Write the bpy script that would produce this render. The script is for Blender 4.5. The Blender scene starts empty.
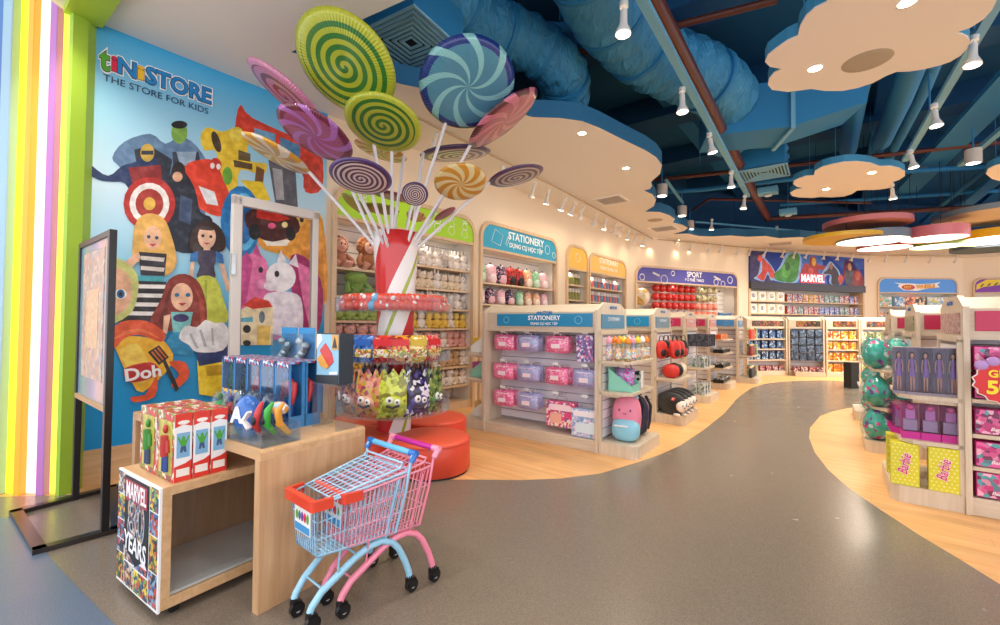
import bpy, math, random
from mathutils import Vector, Matrix
from mathutils.geometry import tessellate_polygon

PI = math.pi
R = math.radians
rnd = random.Random(11)
SC = bpy.context.scene
col = SC.collection

# ------------------------------------------------------------------ camera model (used to survey the place)
F = 440.0
PITCH, ROLL, EYE = R(1.37), R(.4), 1.4


def ray(px, py):
    x, y = (px - 500) / F, -(py - 312.5) / F
    c, s = math.cos(ROLL), math.sin(ROLL)
    x, y = x * c - y * s, x * s + y * c
    return Vector((x, math.cos(PITCH) - y * math.sin(PITCH), math.sin(PITCH) + y * math.cos(PITCH)))


def Z(px, py, z=0.0):
    d = ray(px, py)
    return Vector((0, 0, EYE)) + d * ((z - EYE) / d.z)


def D(px, py, Y):
    d = ray(px, py)
    return Vector((0, 0, EYE)) + d * (Y / d.y)


def wall_hit(px, py, w):
    """(along, up) on a wall given as (origin, direction)."""
    o, u = w
    n = Vector((-u.y, u.x))
    d = ray(px, py)
    t = n.dot(o) / n.dot(Vector((d.x, d.y)))
    P = Vector((0, 0, EYE)) + d * t
    return (Vector((P.x, P.y)) - o).dot(u), P.z


# ------------------------------------------------------------------ materials
def lin(h):
    if isinstance(h, str):
        h = h.lstrip('#')
        c = [int(h[i:i + 2], 16) / 255 for i in (0, 2, 4)]
        c = [x / 12.92 if x <= .04045 else ((x + .055) / 1.055) ** 2.4 for x in c]
    else:
        c = list(h)
    return (c[0], c[1], c[2], 1.0)


MATS = {}


def new_mat(name):
    m = bpy.data.materials.new(name)
    m.use_nodes = True
    nt = m.node_tree
    b = nt.nodes['Principled BSDF']
    return m, nt, b


def mat(c, rough=.5, metal=0, emit=0, trans=0, coat=0, bump=0, bscale=40, alpha=1, sheen=0):
    key = (str(c), rough, metal, emit, trans, coat, bump, bscale, alpha, sheen)
    if key in MATS:
        return MATS[key]
    m, nt, b = new_mat('paint')
    b.inputs['Base Color'].default_value = lin(c)
    b.inputs['Roughness'].default_value = rough
    b.inputs['Metallic'].default_value = metal
    b.inputs['Coat Weight'].default_value = coat
    b.inputs['Coat Roughness'].default_value = .08
    if sheen:
        b.inputs['Sheen Weight'].default_value = sheen
    if emit:
        b.inputs['Emission Color'].default_value = lin(c)
        b.inputs['Emission Strength'].default_value = emit
    if trans:
        b.inputs['Transmission Weight'].default_value = trans
        b.inputs['IOR'].default_value = 1.3
    if alpha < 1:
        b.inputs['Alpha'].default_value = alpha
    if bump:
        n = nt.nodes.new('ShaderNodeTexNoise')
        n.inputs['Scale'].default_value = bscale
        n.inputs['Detail'].default_value = 3
        tc = nt.nodes.new('ShaderNodeTexCoord')
        bp = nt.nodes.new('ShaderNodeBump')
        bp.inputs['Strength'].default_value = bump
        bp.inputs['Distance'].default_value = .02
        nt.links.new(tc.outputs['Object'], n.inputs['Vector'])
        nt.links.new(n.outputs['Fac'], bp.inputs['Height'])
        nt.links.new(bp.outputs['Normal'], b.inputs['Normal'])
    MATS[key] = m
    return m


def clear_mat(tint='#eef4f7', amount=.16, rough=.06):
    """thin clear plastic: mostly transparent with a glossy skin."""
    key = ('clear', tint, amount)
    if key in MATS:
        return MATS[key]
    m, nt, b = new_mat('clear_plastic')
    nt.nodes.remove(b)
    gl = nt.nodes.new('ShaderNodeBsdfGlossy')
    gl.inputs['Color'].default_value = (.95, .97, 1, 1)
    gl.inputs['Roughness'].default_value = rough
    df = nt.nodes.new('ShaderNodeBsdfDiffuse')
    df.inputs['Color'].default_value = lin(tint)
    m0 = nt.nodes.new('ShaderNodeMixShader')
    m0.inputs[0].default_value = .25
    nt.links.new(gl.outputs[0], m0.inputs[1])
    nt.links.new(df.outputs[0], m0.inputs[2])
    tr = nt.nodes.new('ShaderNodeBsdfTransparent')
    tr.inputs['Color'].default_value = lin(tint)
    lf = nt.nodes.new('ShaderNodeLayerWeight')
    lf.inputs['Blend'].default_value = .5
    lw = nt.nodes.new('ShaderNodeMath')
    lw.operation = 'POWER'
    lw.inputs[1].default_value = 3
    nt.links.new(lf.outputs['Facing'], lw.inputs[0])
    ad = nt.nodes.new('ShaderNodeMath')
    ad.operation = 'MULTIPLY_ADD'
    ad.inputs[1].default_value = .5
    ad.inputs[2].default_value = amount * .4
    mx = nt.nodes.new('ShaderNodeMixShader')
    nt.links.new(lw.outputs[0], ad.inputs[0])
    nt.links.new(ad.outputs[0], mx.inputs[0])
    nt.links.new(tr.outputs[0], mx.inputs[1])
    nt.links.new(m0.outputs[0], mx.inputs[2])
    nt.links.new(mx.outputs[0], nt.nodes['Material Output'].inputs[0])
    MATS[key] = m
    return m


def tone(c, scale=13, amt=.2):
    """printed picture colour with its own lighter and darker blotches."""
    key = ('tone', c, scale, amt)
    if key in MATS:
        return MATS[key]
    m, nt, b = new_mat('printed_ink')
    tc = nt.nodes.new('ShaderNodeTexCoord')
    nz = nt.nodes.new('ShaderNodeTexNoise')
    nz.inputs['Scale'].default_value = scale
    nz.inputs['Detail'].default_value = 5
    nt.links.new(tc.outputs['Object'], nz.inputs['Vector'])
    v = lin(c)
    dk = tuple(x * (1 - amt) for x in v[:3])
    lt = tuple(min(1, x * (1 + amt) + .03) for x in v[:3])
    r = ramp(nt, [(.32, dk), (.5, v[:3]), (.68, lt)])
    nt.links.new(nz.outputs['Fac'], r.inputs[0])
    nt.links.new(r.outputs[0], b.inputs['Base Color'])
    b.inputs['Roughness'].default_value = .45
    MATS[key] = m
    return m


def ramp(nt, stops, constant=False):
    r = nt.nodes.new('ShaderNodeValToRGB')
    el = r.color_ramp.elements
    while len(el) < len(stops):
        el.new(.5)
    for e, (p, c) in zip(el, stops):
        e.position = p
        e.color = lin(c)
    if constant:
        r.color_ramp.interpolation = 'CONSTANT'
    return r


def print_mat(cols, scale=20, rough=.35, vary=True, stretch=(1, 1, 1), coat=0, noise=0.0):
    """busy printed packaging: cells of the given colours."""
    scale = scale * 1.7
    key = ('print', tuple(cols), scale, rough, vary, stretch, coat, noise)
    if key in MATS:
        return MATS[key]
    m, nt, b = new_mat('printed_card')
    L = nt.links.new
    tc = nt.nodes.new('ShaderNodeTexCoord')
    mp = nt.nodes.new('ShaderNodeMapping')
    mp.inputs['Scale'].default_value = stretch
    if vary:
        oi = nt.nodes.new('ShaderNodeObjectInfo')
        mu = nt.nodes.new('ShaderNodeMath')
        mu.operation = 'MULTIPLY'
        mu.inputs[1].default_value = 7
        L(oi.outputs['Random'], mu.inputs[0])
        L(mu.outputs[0], mp.inputs['Location'])
    L(tc.outputs['Object'], mp.inputs['Vector'])
    nz = nt.nodes.new('ShaderNodeTexNoise')
    nz.inputs['Scale'].default_value = scale * .8
    ma = nt.nodes.new('ShaderNodeVectorMath')
    ma.operation = 'MULTIPLY_ADD'
    k = .9 / scale
    ma.inputs[1].default_value = (k, k, k)
    L(nz.outputs['Color'], ma.inputs[0])
    L(mp.outputs[0], ma.inputs[2])
    L(mp.outputs[0], nz.inputs['Vector'])
    vo = nt.nodes.new('ShaderNodeTexVoronoi')
    vo.inputs['Scale'].default_value = scale
    L(ma.outputs[0], vo.inputs['Vector'])
    sp = nt.nodes.new('ShaderNodeSeparateColor')
    L(vo.outputs['Color'], sp.inputs[0])
    n = len(cols)
    r = ramp(nt, [(i / n, c) for i, c in enumerate(cols)], True)
    L(sp.outputs[0], r.inputs[0])
    L(r.outputs[0], b.inputs['Base Color'])
    b.inputs['Roughness'].default_value = rough
    b.inputs['Coat Weight'].default_value = coat
    MATS[key] = m
    return m


def math_node(nt, op, a, b_=None, c=None):
    n = nt.nodes.new('ShaderNodeMath')
    n.operation = op
    for i, v in enumerate((a, b_, c)):
        if v is None:
            continue
        if isinstance(v, (int, float)):
            n.inputs[i].default_value = v
        else:
            nt.links.new(v, n.inputs[i])
    return n.outputs[0]


def swirl_mat(c1, c2, rim, arms, turns, radius, spiral=False, rimw=.86, duty=0.0):
    """lollipop faces: a spiral ribbon or pinwheel arms in object space."""
    m, nt, b = new_mat('lollipop_swirl')
    L = nt.links.new
    tc = nt.nodes.new('ShaderNodeTexCoord')
    sx = nt.nodes.new('ShaderNodeSeparateXYZ')
    L(tc.outputs['Object'], sx.inputs[0])
    x, y = sx.outputs[0], sx.outputs[1]
    r2 = math_node(nt, 'ADD', math_node(nt, 'MULTIPLY', x, x), math_node(nt, 'MULTIPLY', y, y))
    rr = math_node(nt, 'DIVIDE', math_node(nt, 'SQRT', r2), radius)
    an = math_node(nt, 'ARCTAN2', y, x)
    if spiral:
        ph = math_node(nt, 'MULTIPLY_ADD', rr, turns * 2 * PI, an)
    else:
        bend = math_node(nt, 'MULTIPLY_ADD', rr, -turns, an)
        ph = math_node(nt, 'MULTIPLY', bend, arms)
    s = math_node(nt, 'SINE', ph)
    st = math_node(nt, 'GREATER_THAN', s, duty)
    mx = nt.nodes.new('ShaderNodeMix')
    mx.data_type = 'RGBA'
    mx.inputs[6].default_value = lin(c1)
    mx.inputs[7].default_value = lin(c2)
    L(st, mx.inputs[0])
    out = mx.outputs[2]
    if rim:
        rm = math_node(nt, 'GREATER_THAN', rr, rimw)
        if not spiral:
            rm = math_node(nt, 'MULTIPLY', rm, math_node(nt, 'SUBTRACT', 1.0, st))
        m2 = nt.nodes.new('ShaderNodeMix')
        m2.data_type = 'RGBA'
        m2.inputs[7].default_value = lin(rim)
        L(out, m2.inputs[6])
        L(rm, m2.inputs[0])
        out = m2.outputs[2]
    L(out, b.inputs['Base Color'])
    b.inputs['Roughness'].default_value = .3
    b.inputs['Coat Weight'].default_value = .5
    b.inputs['Coat Roughness'].default_value = .1
    # fine radial pleats
    bp = nt.nodes.new('ShaderNodeBump')
    bp.inputs['Strength'].default_value = .35
    bp.inputs['Distance'].default_value = .006
    L(math_node(nt, 'SINE', math_node(nt, 'MULTIPLY', an, 90)), bp.inputs['Height'])
    L(bp.outputs[0], b.inputs['Normal'])
    return m


def wood_mat(c1, c2, rot=0, scale=3, rough=.4, planks=0, axis='X'):
    key = ('wood', c1, c2, rot, scale, rough, planks, axis)
    if key in MATS:
        return MATS[key]
    m, nt, b = new_mat('wood')
    L = nt.links.new
    tc = nt.nodes.new('ShaderNodeTexCoord')
    mp = nt.nodes.new('ShaderNodeMapping')
    mp.inputs['Rotation'].default_value = (0, 0, rot)
    L(tc.outputs['Object'], mp.inputs['Vector'])
    m2 = nt.nodes.new('ShaderNodeMapping')
    m2.inputs['Scale'].default_value = {'X': (.7, 9, 9), 'Y': (9, .7, 9), 'Z': (9, 9, .7)}[axis]
    L(mp.outputs[0], m2.inputs['Vector'])
    nz = nt.nodes.new('ShaderNodeTexNoise')
    nz.inputs['Scale'].default_value = scale
    nz.inputs['Detail'].default_value = 6
    nz.inputs['Distortion'].default_value = .6
    L(m2.outputs[0], nz.inputs['Vector'])
    r = ramp(nt, [(.3, c1), (.7, c2)])
    L(nz.outputs['Fac'], r.inputs[0])
    out = r.outputs[0]
    if planks:
        br = nt.nodes.new('ShaderNodeTexBrick')
        br.inputs['Color1'].default_value = (.92, .92, .92, 1)
        br.inputs['Color2'].default_value = (1.06, 1.04, 1, 1)
        br.inputs['Mortar'].default_value = (.8, .78, .75, 1)
        br.inputs['Scale'].default_value = 1
        br.inputs['Mortar Size'].default_value = .002
        br.inputs['Brick Width'].default_value = 1.2
        br.inputs['Row Height'].default_value = planks
        L(mp.outputs[0], br.inputs['Vector'])
        mx = nt.nodes.new('ShaderNodeMix')
        mx.data_type = 'RGBA'
        mx.blend_type = 'MULTIPLY'
        mx.inputs[0].default_value = 1
        L(out, mx.inputs[6])
        L(br.outputs[0], mx.inputs[7])
        out = mx.outputs[2]
    L(out, b.inputs['Base Color'])
    b.inputs['Roughness'].default_value = rough
    MATS[key] = m
    return m


def speckle_mat(c1, c2, scale=180, rough=.35, patch=None):
    m, nt, b = new_mat('speckled_vinyl')
    L = nt.links.new
    tc = nt.nodes.new('ShaderNodeTexCoord')
    nz = nt.nodes.new('ShaderNodeTexNoise')
    nz.inputs['Scale'].default_value = scale
    nz.inputs['Detail'].default_value = 2
    L(tc.outputs['Object'], nz.inputs['Vector'])
    r = ramp(nt, [(.35, c1), (.65, c2)])
    L(nz.outputs['Fac'], r.inputs[0])
    L(r.outputs[0], b.inputs['Base Color'])
    n2 = nt.nodes.new('ShaderNodeTexNoise')
    n2.inputs['Scale'].default_value = 3
    n2.inputs['Detail'].default_value = 4
    L(tc.outputs['Object'], n2.inputs['Vector'])
    mr = nt.nodes.new('ShaderNodeMapRange')
    mr.inputs[3].default_value = rough - .06
    mr.inputs[4].default_value = rough + .1
    L(n2.outputs['Fac'], mr.inputs[0])
    L(mr.outputs[0], b.inputs['Roughness'])
    return m


# ------------------------------------------------------------------ mesh builder
def frame_of(d):
    d = d.normalized()
    a = Vector((0, 0, 1)) if abs(d.z) < .9 else Vector((1, 0, 0))
    x = d.cross(a).normalized()
    return x, d.cross(x).normalized()


class MB:
    def __init__(s):
        s.v, s.f, s.mi, s.sm = [], [], [], []
        s.M = Matrix.Identity(4)

    def add(s, vs, fs, mi=0, smooth=False):
        o = len(s.v)
        s.v += [tuple(s.M @ Vector(v)) for v in vs]
        for f in fs:
            s.f.append(tuple(i + o for i in f))
            s.mi.append(mi)
            s.sm.append(smooth)
        return s

    def box(s, x0, x1, y0, y1, z0, z1, mi=0):
        vs = [(x, y, z) for z in (z0, z1) for x, y in ((x0, y0), (x1, y0), (x1, y1), (x0, y1))]
        return s.add(vs, [(3, 2, 1, 0), (4, 5, 6, 7), (0, 1, 5, 4), (1, 2, 6, 5), (2, 3, 7, 6), (3, 0, 4, 7)], mi)

    def prism(s, poly, z0, z1, mi=0, axis='z', mi2=None):
        """extrude a 2D outline; axis z: (x,y) outline; axis y: (x,z) outline between y=z0..z1; axis x: (y,z)."""
        n = len(poly)
        area = sum(poly[i][0] * poly[(i + 1) % n][1] - poly[(i + 1) % n][0] * poly[i][1] for i in range(n))
        if area < 0:
            poly = poly[::-1]
        mk = {'z': lambda a, b, h: (a, b, h), 'y': lambda a, b, h: (a, h, b), 'x': lambda a, b, h: (h, a, b)}[axis]
        vs = [mk(a, b, z0) for a, b in poly] + [mk(a, b, z1) for a, b in poly]
        fs = [tuple(range(n))[::-1], tuple(range(n, 2 * n))]
        sd = [(i, (i + 1) % n, n + (i + 1) % n, n + i) for i in range(n)]
        if axis == 'y':
            fs, sd = [f[::-1] for f in fs], [f[::-1] for f in sd]
        s.add(vs, fs, mi)
        s.add(vs, sd, mi if mi2 is None else mi2)
        return s

    def lathe(s, prof, n=24, mi=0, c=(0, 0, 0), smooth=True, caps=True):
        vs, fs = [], []
        for r, z in prof:
            for k in range(n):
                a = 2 * PI * k / n
                vs.append((c[0] + r * math.cos(a), c[1] + r * math.sin(a), c[2] + z))
        for i in range(len(prof) - 1):
            for k in range(n):
                k2 = (k + 1) % n
                fs.append((i * n + k, i * n + k2, (i + 1) * n + k2, (i + 1) * n + k))
        s.add(vs, fs, mi, smooth)
        if not caps:
            return s
        if prof[0][0] > 1e-5:
            s.add(vs[:n], [tuple(range(n))[::-1]], mi)
        if prof[-1][0] > 1e-5:
            s.add(vs[-n:], [tuple(range(n))], mi)
        return s

    def tube(s, pts, r, n=8, mi=0, caps=True, closed=False):
        pts = [Vector(p) for p in pts]
        m = len(pts)
        rs = r if isinstance(r, (list, tuple)) else [r] * m
        vs, fs = [], []
        x = None
        for i, p in enumerate(pts):
            a = pts[i - 1] if i else (pts[-1] if closed else p)
            b = pts[i + 1] if i < m - 1 else (pts[0] if closed else p)
            d = (b - a).normalized()
            if x is None:
                x, y = frame_of(d)
            else:
                x = (x - d * x.dot(d))
                x = x.normalized() if x.length > 1e-6 else frame_of(d)[0]
                y = d.cross(x)
            for k in range(n):
                t = 2 * PI * k / n
                vs.append(p + (x * math.cos(t) + y * math.sin(t)) * rs[i])
        for i in range(m if closed else m - 1):
            j = (i + 1) % m
            for k in range(n):
                k2 = (k + 1) % n
                fs.append((i * n + k, i * n + k2, j * n + k2, j * n + k))
        s.add(vs, fs, mi, n > 4)
        if caps and not closed:
            s.add(vs[:n], [tuple(range(n))[::-1]], mi)
            s.add(vs[-n:], [tuple(range(n))], mi)
        return s

    def cyl(s, p0, p1, r0, r1=None, n=12, mi=0):
        return s.tube([p0, p1], [r0, r0 if r1 is None else r1], n, mi)

    def ell(s, c, rx, ry=None, rz=None, nu=14, nv=9, mi=0, power=1.0):
        ry = rx if ry is None else ry
        rz = rx if rz is None else rz
        sp = lambda v: math.copysign(abs(v) ** power, v)
        vs, fs = [(c[0], c[1], c[2] - rz)], []
        for j in range(1, nv):
            b = -PI / 2 + PI * j / nv
            for i in range(nu):
                a = 2 * PI * i / nu
                vs.append((c[0] + rx * sp(math.cos(b)) * sp(math.cos(a)), c[1] + ry * sp(math.cos(b)) * sp(math.sin(a)), c[2] + rz * sp(math.sin(b))))
        vs.append((c[0], c[1], c[2] + rz))
        for i in range(nu):
            fs.append((0, 1 + (i + 1) % nu, 1 + i))
            fs.append((len(vs) - 1, 1 + (nv - 2) * nu + i, 1 + (nv - 2) * nu + (i + 1) % nu))
        for j in range(nv - 2):
            for i in range(nu):
                i2 = (i + 1) % nu
                fs.append((1 + j * nu + i, 1 + j * nu + i2, 1 + (j + 1) * nu + i2, 1 + (j + 1) * nu + i))
        return s.add(vs, fs, mi, True)

    def pillow(s, w, h, d, mi=0, nu=10, nv=8, c=(0, 0, 0), top_jag=0, edge=.03):
        """puffed bag standing in the xz plane, thickness along y, base at z=c.z."""
        vs, fs = [], []
        for side in (-1, 1):
            for j in range(nv + 1):
                for i in range(nu + 1):
                    u, t = i / nu, j / nv
                    e = (1 - (2 * u - 1) ** 4) * (1 - (2 * t - 1) ** 4)
                    x = (u - .5) * w
                    z = t * h
                    if top_jag and j == nv:
                        z += top_jag * (.2 + .8 * abs(math.sin(i * 2.2 + 1)))
                        x *= 1.05
                    vs.append((c[0] + x, c[1] + side * (d / 2 * e + .001), c[2] + z))
        n = (nu + 1) * (nv + 1)
        for k in (0, 1):
            for j in range(nv):
                for i in range(nu):
                    a = k * n + j * (nu + 1) + i
                    q = (a, a + 1, a + nu + 2, a + nu + 1)
                    fs.append(q if k == 0 else q[::-1])
        return s.add(vs, fs, mi, True)

    def build(s, name, mats, parent=None, bevel=0, seg=2, sub=0):
        me = bpy.data.meshes.new(name)
        me.from_pydata(s.v, [], s.f)
        if not isinstance(mats, (list, tuple)):
            mats = [mats]
        for m in mats:
            me.materials.append(m)
        me.polygons.foreach_set('material_index', s.mi)
        me.polygons.foreach_set('use_smooth', s.sm)
        me.update()
        o = bpy.data.objects.new(name, me)
        col.objects.link(o)
        if parent:
            o.parent = parent
        if bevel:
            b = o.modifiers.new('edge', 'BEVEL')
            b.width = bevel
            b.segments = seg
            b.limit_method = 'ANGLE'
        if sub:
            b = o.modifiers.new('smooth', 'SUBSURF')
            b.levels = b.render_levels = sub
        return o


BAD = []


def tag(o, label=None, cat=None, group=None, kind=None):
    if label:
        if not 4 <= len(label.split()) <= 16:
            BAD.append(label)
        o['label'] = label
    if cat:
        o['category'] = cat
    if group:
        o['group'] = group
    if kind:
        o['kind'] = kind
    return o


def thing(name, label, cat, loc=(0, 0, 0), rz=0, group=None):
    o = bpy.data.objects.new(name, None)
    col.objects.link(o)
    o.location = loc
    o.rotation_euler = (0, 0, rz)
    o.empty_display_size = .1
    return tag(o, label, cat, group)


def struct(mb, name, mats, **k):
    return tag(mb.build(name, mats, **k), kind='structure')


def kids(o):
    return [c for c in CH.get(o.name, [])]


CH = {}


def dup(root, loc, rz=0, label=None, group=None, scale=None, mats=None, rot=None, cat=None):
    def rec(o, p):
        c = o.copy()
        col.objects.link(c)
        if p:
            c.parent = p
        for k in o.children:
            rec(k, c)
        return c
    r = rec(root, None)
    r.location = loc
    r.rotation_euler = rot or (0, 0, rz)
    if scale:
        r.scale = scale if isinstance(scale, (tuple, list)) else (scale,) * 3
    if label:
        tag(r, label)
    if group:
        r['group'] = group
    if cat:
        r['category'] = cat
    return r


class Once:
    """hands out the prototype itself first, then copies of it."""
    def __init__(s, proto):
        s.p, s.used = proto, False

    def put(s, loc, rz=0, label=None, group=None, scale=None, rot=None, cat=None):
        if not s.used:
            s.first = s.p
            s.used = True
            o = s.p
            o.location = loc
            o.rotation_euler = rot or (0, 0, rz)
            if scale:
                o.scale = scale if isinstance(scale, (tuple, list)) else (scale,) * 3
            if cat:
                o['category'] = cat
            tag(o, label, None, group)
            return o
        return dup(s.p, loc, rz, label, group, scale or (1, 1, 1), rot=rot, cat=cat)


def text(s, size, loc, rot, m, parent=None, ext=.002, bold=0.0, name='lettering', align='CENTER', fit=None, sx=1.0, spacing=1.0, shear=0):
    c = bpy.data.curves.new(name, 'FONT')
    c.body = s
    c.size = size
    c.extrude = ext
    c.offset = bold * size
    c.align_x = align
    c.align_y = 'CENTER'
    c.space_character = spacing
    c.shear = shear
    c.resolution_u = 3
    c.materials.append(m)
    tmp = bpy.data.objects.new(name + '_curve', c)
    me = bpy.data.meshes.new_from_object(tmp)
    bpy.data.objects.remove(tmp)
    bpy.data.curves.remove(c)
    if fit:
        xs = [v.co.x for v in me.vertices]
        sx = fit / (max(xs) - min(xs))
    o = bpy.data.objects.new(name, me)
    col.objects.link(o)
    o.location = loc
    o.rotation_euler = rot
    o.scale = (sx, 1, 1)
    if parent:
        o.parent = parent
    return o


ORD = ['first', 'second', 'third', 'fourth', 'fifth', 'sixth', 'seventh', 'eighth', 'ninth', 'tenth', 'eleventh', 'twelfth',
       'thirteenth', 'fourteenth', 'fifteenth', 'sixteenth', 'seventeenth', 'eighteenth', 'nineteenth', 'twentieth']


def nth(k, n=None, end='left'):
    if k == 0:
        return 'leftmost'
    if n is not None and k == n - 1:
        return 'rightmost'
    return ORD[k] + ' from left'


def rounded(x0, x1, z0, z1, r, n=6, bottom=False):
    """rectangle with rounded corners, as a 2D loop."""
    p = []
    cs = [(x1 - r, z1 - r, 0), (x0 + r, z1 - r, 90)]
    if bottom:
        cs += [(x0 + r, z0 + r, 180), (x1 - r, z0 + r, 270)]
    for cx, cz, a in cs:
        for k in range(n + 1):
            t = R(a + 90 * k / n)
            p.append((cx + r * math.cos(t), cz + r * math.sin(t)))
    if not bottom:
        p += [(x0, z0), (x1, z0)]
    return p


def curvy(p, k=3):
    """round off a traced outline."""
    n, out = len(p), []
    if n < 6 or n > 15:
        return p
    for i in range(n):
        a, b, c, d = [Vector(p[(i + j) % n]) for j in (-1, 0, 1, 2)]
        for j in range(k):
            t = j / k
            out.append(tuple(.5 * ((2 * b) + (c - a) * t + (2 * a - 5 * b + 4 * c - d) * t * t + (3 * b - a - 3 * c + d) * t ** 3)))
    return out


def tess(loops):
    L3 = [[Vector((a, b, 0)) for a, b in l] for l in loops]
    flat = [v for l in L3 for v in l]
    return flat, tessellate_polygon(L3)
# ------------------------------------------------------------------ shared materials
M_CREAM = mat('#efe9df', .6)
M_WHITE = mat('#f2f2ef', .5)
M_WALL = mat('#f1e0c6', .75)
M_OAK = wood_mat('#c99f70', '#dcb68a', axis='X')
M_OAKZ = wood_mat('#c2956a', '#d6ae84', axis='Z')
M_FRAME = wood_mat('#d2b48e', '#e0c6a4', axis='Z')
M_GOND = wood_mat('#c9b8a2', '#d8cab6', axis='Z', scale=4)
M_GONDX = wood_mat('#c9b8a2', '#d8cab6', axis='X', scale=4)
M_SLAT = mat('#f4f0f6', .45)
M_GAP = mat('#a39a9c', .7)
M_BLACK = mat('#17171a', .35)
M_DARK = mat('#0d0f14', .5)
M_CLEAR = clear_mat()
M_BLUEV = mat('#2581b6', .65)
M_BLUED = mat('#08466e', .8)
M_BLUEL = mat('#5fa9cc', .6)
M_RED = mat('#d8302c', .35)
M_BROWN = mat('#5f2a1b', .4)
M_CHROME = mat('#c8ccd0', .25, metal=1)
M_BULB = mat('#fff1dc', .4, emit=5)
M_FIX = mat('#e3e0da', .4)

# ------------------------------------------------------------------ floor
mb = MB()
mb.box(-9, 24, -4, 20, -.1, 0)
struct(mb, 'floor', wood_mat('#d9a368', '#eabd83', rot=R(40), scale=2.2, rough=.38, planks=.14))

PATH = [(118, 483.5), (75, 495), (-60, 499), (-60, 560), (-300, 900)]
inner = [(1180, 900), (1060, 640), (1000, 585), (960, 560), (920, 536), (880, 510), (848, 488), (828, 470), (815, 453), (809, 438), (810, 428), (820, 416), (834, 411), (848, 408), (880, 404), (930, 396),
         (930, 383), (870, 382), (857, 382), (824, 380.5), (800, 381), (780, 382), (765, 384), (752, 388), (743, 394), (736, 400), (724, 414), (704, 430), (680, 446), (660, 455), (640, 462), (600, 474),
         (560, 479), (520, 480.5), (470, 480), (430, 480), (300, 480), (200, 480)]
pts = [Z(*p) for p in PATH[:4]] + [Vector((-6, -3, 0)), Vector((3.2, -3, 0))] + [Z(*p) for p in inner[1:]]
mb = MB()
mb.prism([(p.x, p.y) for p in pts], .0, .004)
struct(mb, 'floor', speckle_mat('#70675c', '#897e70', rough=.22))
pts = [Z(*p, .004) for p in [(48, 555), (60, 569), (78, 588), (115, 625), (128, 640)]]
mb = MB()
mb.prism([(p.x, p.y) for p in pts] + [(-1.2, -2.9), (-5.9, -2.9), (-5.9, 3.3)] + [(Z(16, 519).x, Z(16, 519).y)], .004, .006)
struct(mb, 'floor', speckle_mat('#4f6076', '#68798e', rough=.3))

# ------------------------------------------------------------------ walls
V2 = lambda a, b: Vector((a, b))
WLL = (V2(-3.54, 3.67), V2(.633, .774).normalized())
SP0, SP1, MV1, HW1, RT1 = V2(3.64, 12.45), V2(8.0, 14.5), V2(13.6, 16.26), V2(17.3, 16.4), V2(23.0, 14.6)
WSP = (SP0, (SP1 - SP0).normalized())
WMV = (SP1, (MV1 - SP1).normalized())
WHW = (MV1, (HW1 - MV1).normalized())
WRT = (HW1, (RT1 - HW1).normalized())
ZC = 3.96


def wall_frame(w):
    return math.atan2(w[1].y, w[1].x)


def on_wall(w, s, z, out=0.0):
    n = V2(-w[1].y, w[1].x)      # into the wall
    p = w[0] + w[1] * s - n * out
    return Vector((p.x, p.y, z))


def make_wall(name, w, s0, s1, openings, h=ZC, m=None, thick=.5):
    out = [(s0, 0), (s1, 0), (s1, h), (s0, h)]
    loops = [out] + [rounded(*o) for o in openings]
    flat, tris = tess(loops)
    mb = MB()
    n = len(flat)
    for t in tris:
        a, b, c = [flat[i] for i in t]
        ar = (b.x - a.x) * (c.y - a.y) - (c.x - a.x) * (b.y - a.y)
        t = t if ar > 0 else t[::-1]
        mb.add([(flat[i].x, 0, flat[i].y) for i in t], [(0, 1, 2)])
    mb.add([(s0, thick, 0), (s1, thick, 0), (s1, thick, h), (s0, thick, h)], [(0, 1, 2, 3)])
    for l in loops[1:]:
        k = len(l)
        mb.add([(x, 0, z) for x, z in l] + [(x, thick - .01, z) for x, z in l], [(i, (i + 1) % k, k + (i + 1) % k, k + i) for i in range(k)])
    o = struct(mb, name, m or M_WALL)
    o.location = (w[0].x, w[0].y, 0)
    o.rotation_euler = (0, 0, wall_frame(w))
    return o


BAYS = {   # wall, s0, s1, z top
    'plush': (WLL, 2.27, 4.88, 3.17),
    'stationery': (WLL, 5.0, 7.5, 3.2),
    'yellow_small': (WLL, 7.88, 8.88, 3.2),
    'yellow': (WLL, 8.92, 11.1, 3.14),
    'sport': (WSP, .22, 4.55, 3.1),
    'cars': (WHW, .35, 3.45, 3.2),
    'right': (WRT, .25, 4.2, 3.2),
}
op = lambda k: (BAYS[k][1], BAYS[k][2], .0, BAYS[k][3], .3)
make_wall('wall_left', WLL, -.03, 11.34, [op(k) for k in ('plush', 'stationery', 'yellow_small', 'yellow')])
make_wall('wall_back', WSP, 0, (SP1 - SP0).length, [op('sport')])
make_wall('wall_back', WMV, 0, (MV1 - SP1).length, [(.26, 5.62, .0, 2.85, .05)])
make_wall('wall_back', WHW, 0, (HW1 - MV1).length, [op('cars')])
make_wall('wall_right', WRT, 0, (RT1 - HW1).length, [op('right')])

# blue plenum walls above the ceiling
mb = MB()
ring = [V2(-6, 3.4), V2(-3.54, 3.67), SP0, SP1, MV1, HW1, RT1, V2(23, 0)]
for a, b in zip(ring[1:-2], ring[2:-1]):
    n = V2(-(b - a).y, (b - a).x).normalized() * .3
    q = [a + n, b + n, b + n * 1.5, a + n * 1.5]
    mb.prism([(p.x, p.y) for p in q], ZC - .05, 6.0)
struct(mb, 'wall_upper', M_BLUED)

# baseboard under the mural
mb = MB()
mb.box(0, 2.2, -.02, 0, 0, .3)
o = struct(mb, 'baseboard_left', M_OAK)
o.location = (WLL[0].x, WLL[0].y, 0)
o.rotation_euler = (0, 0, wall_frame(WLL))

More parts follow.
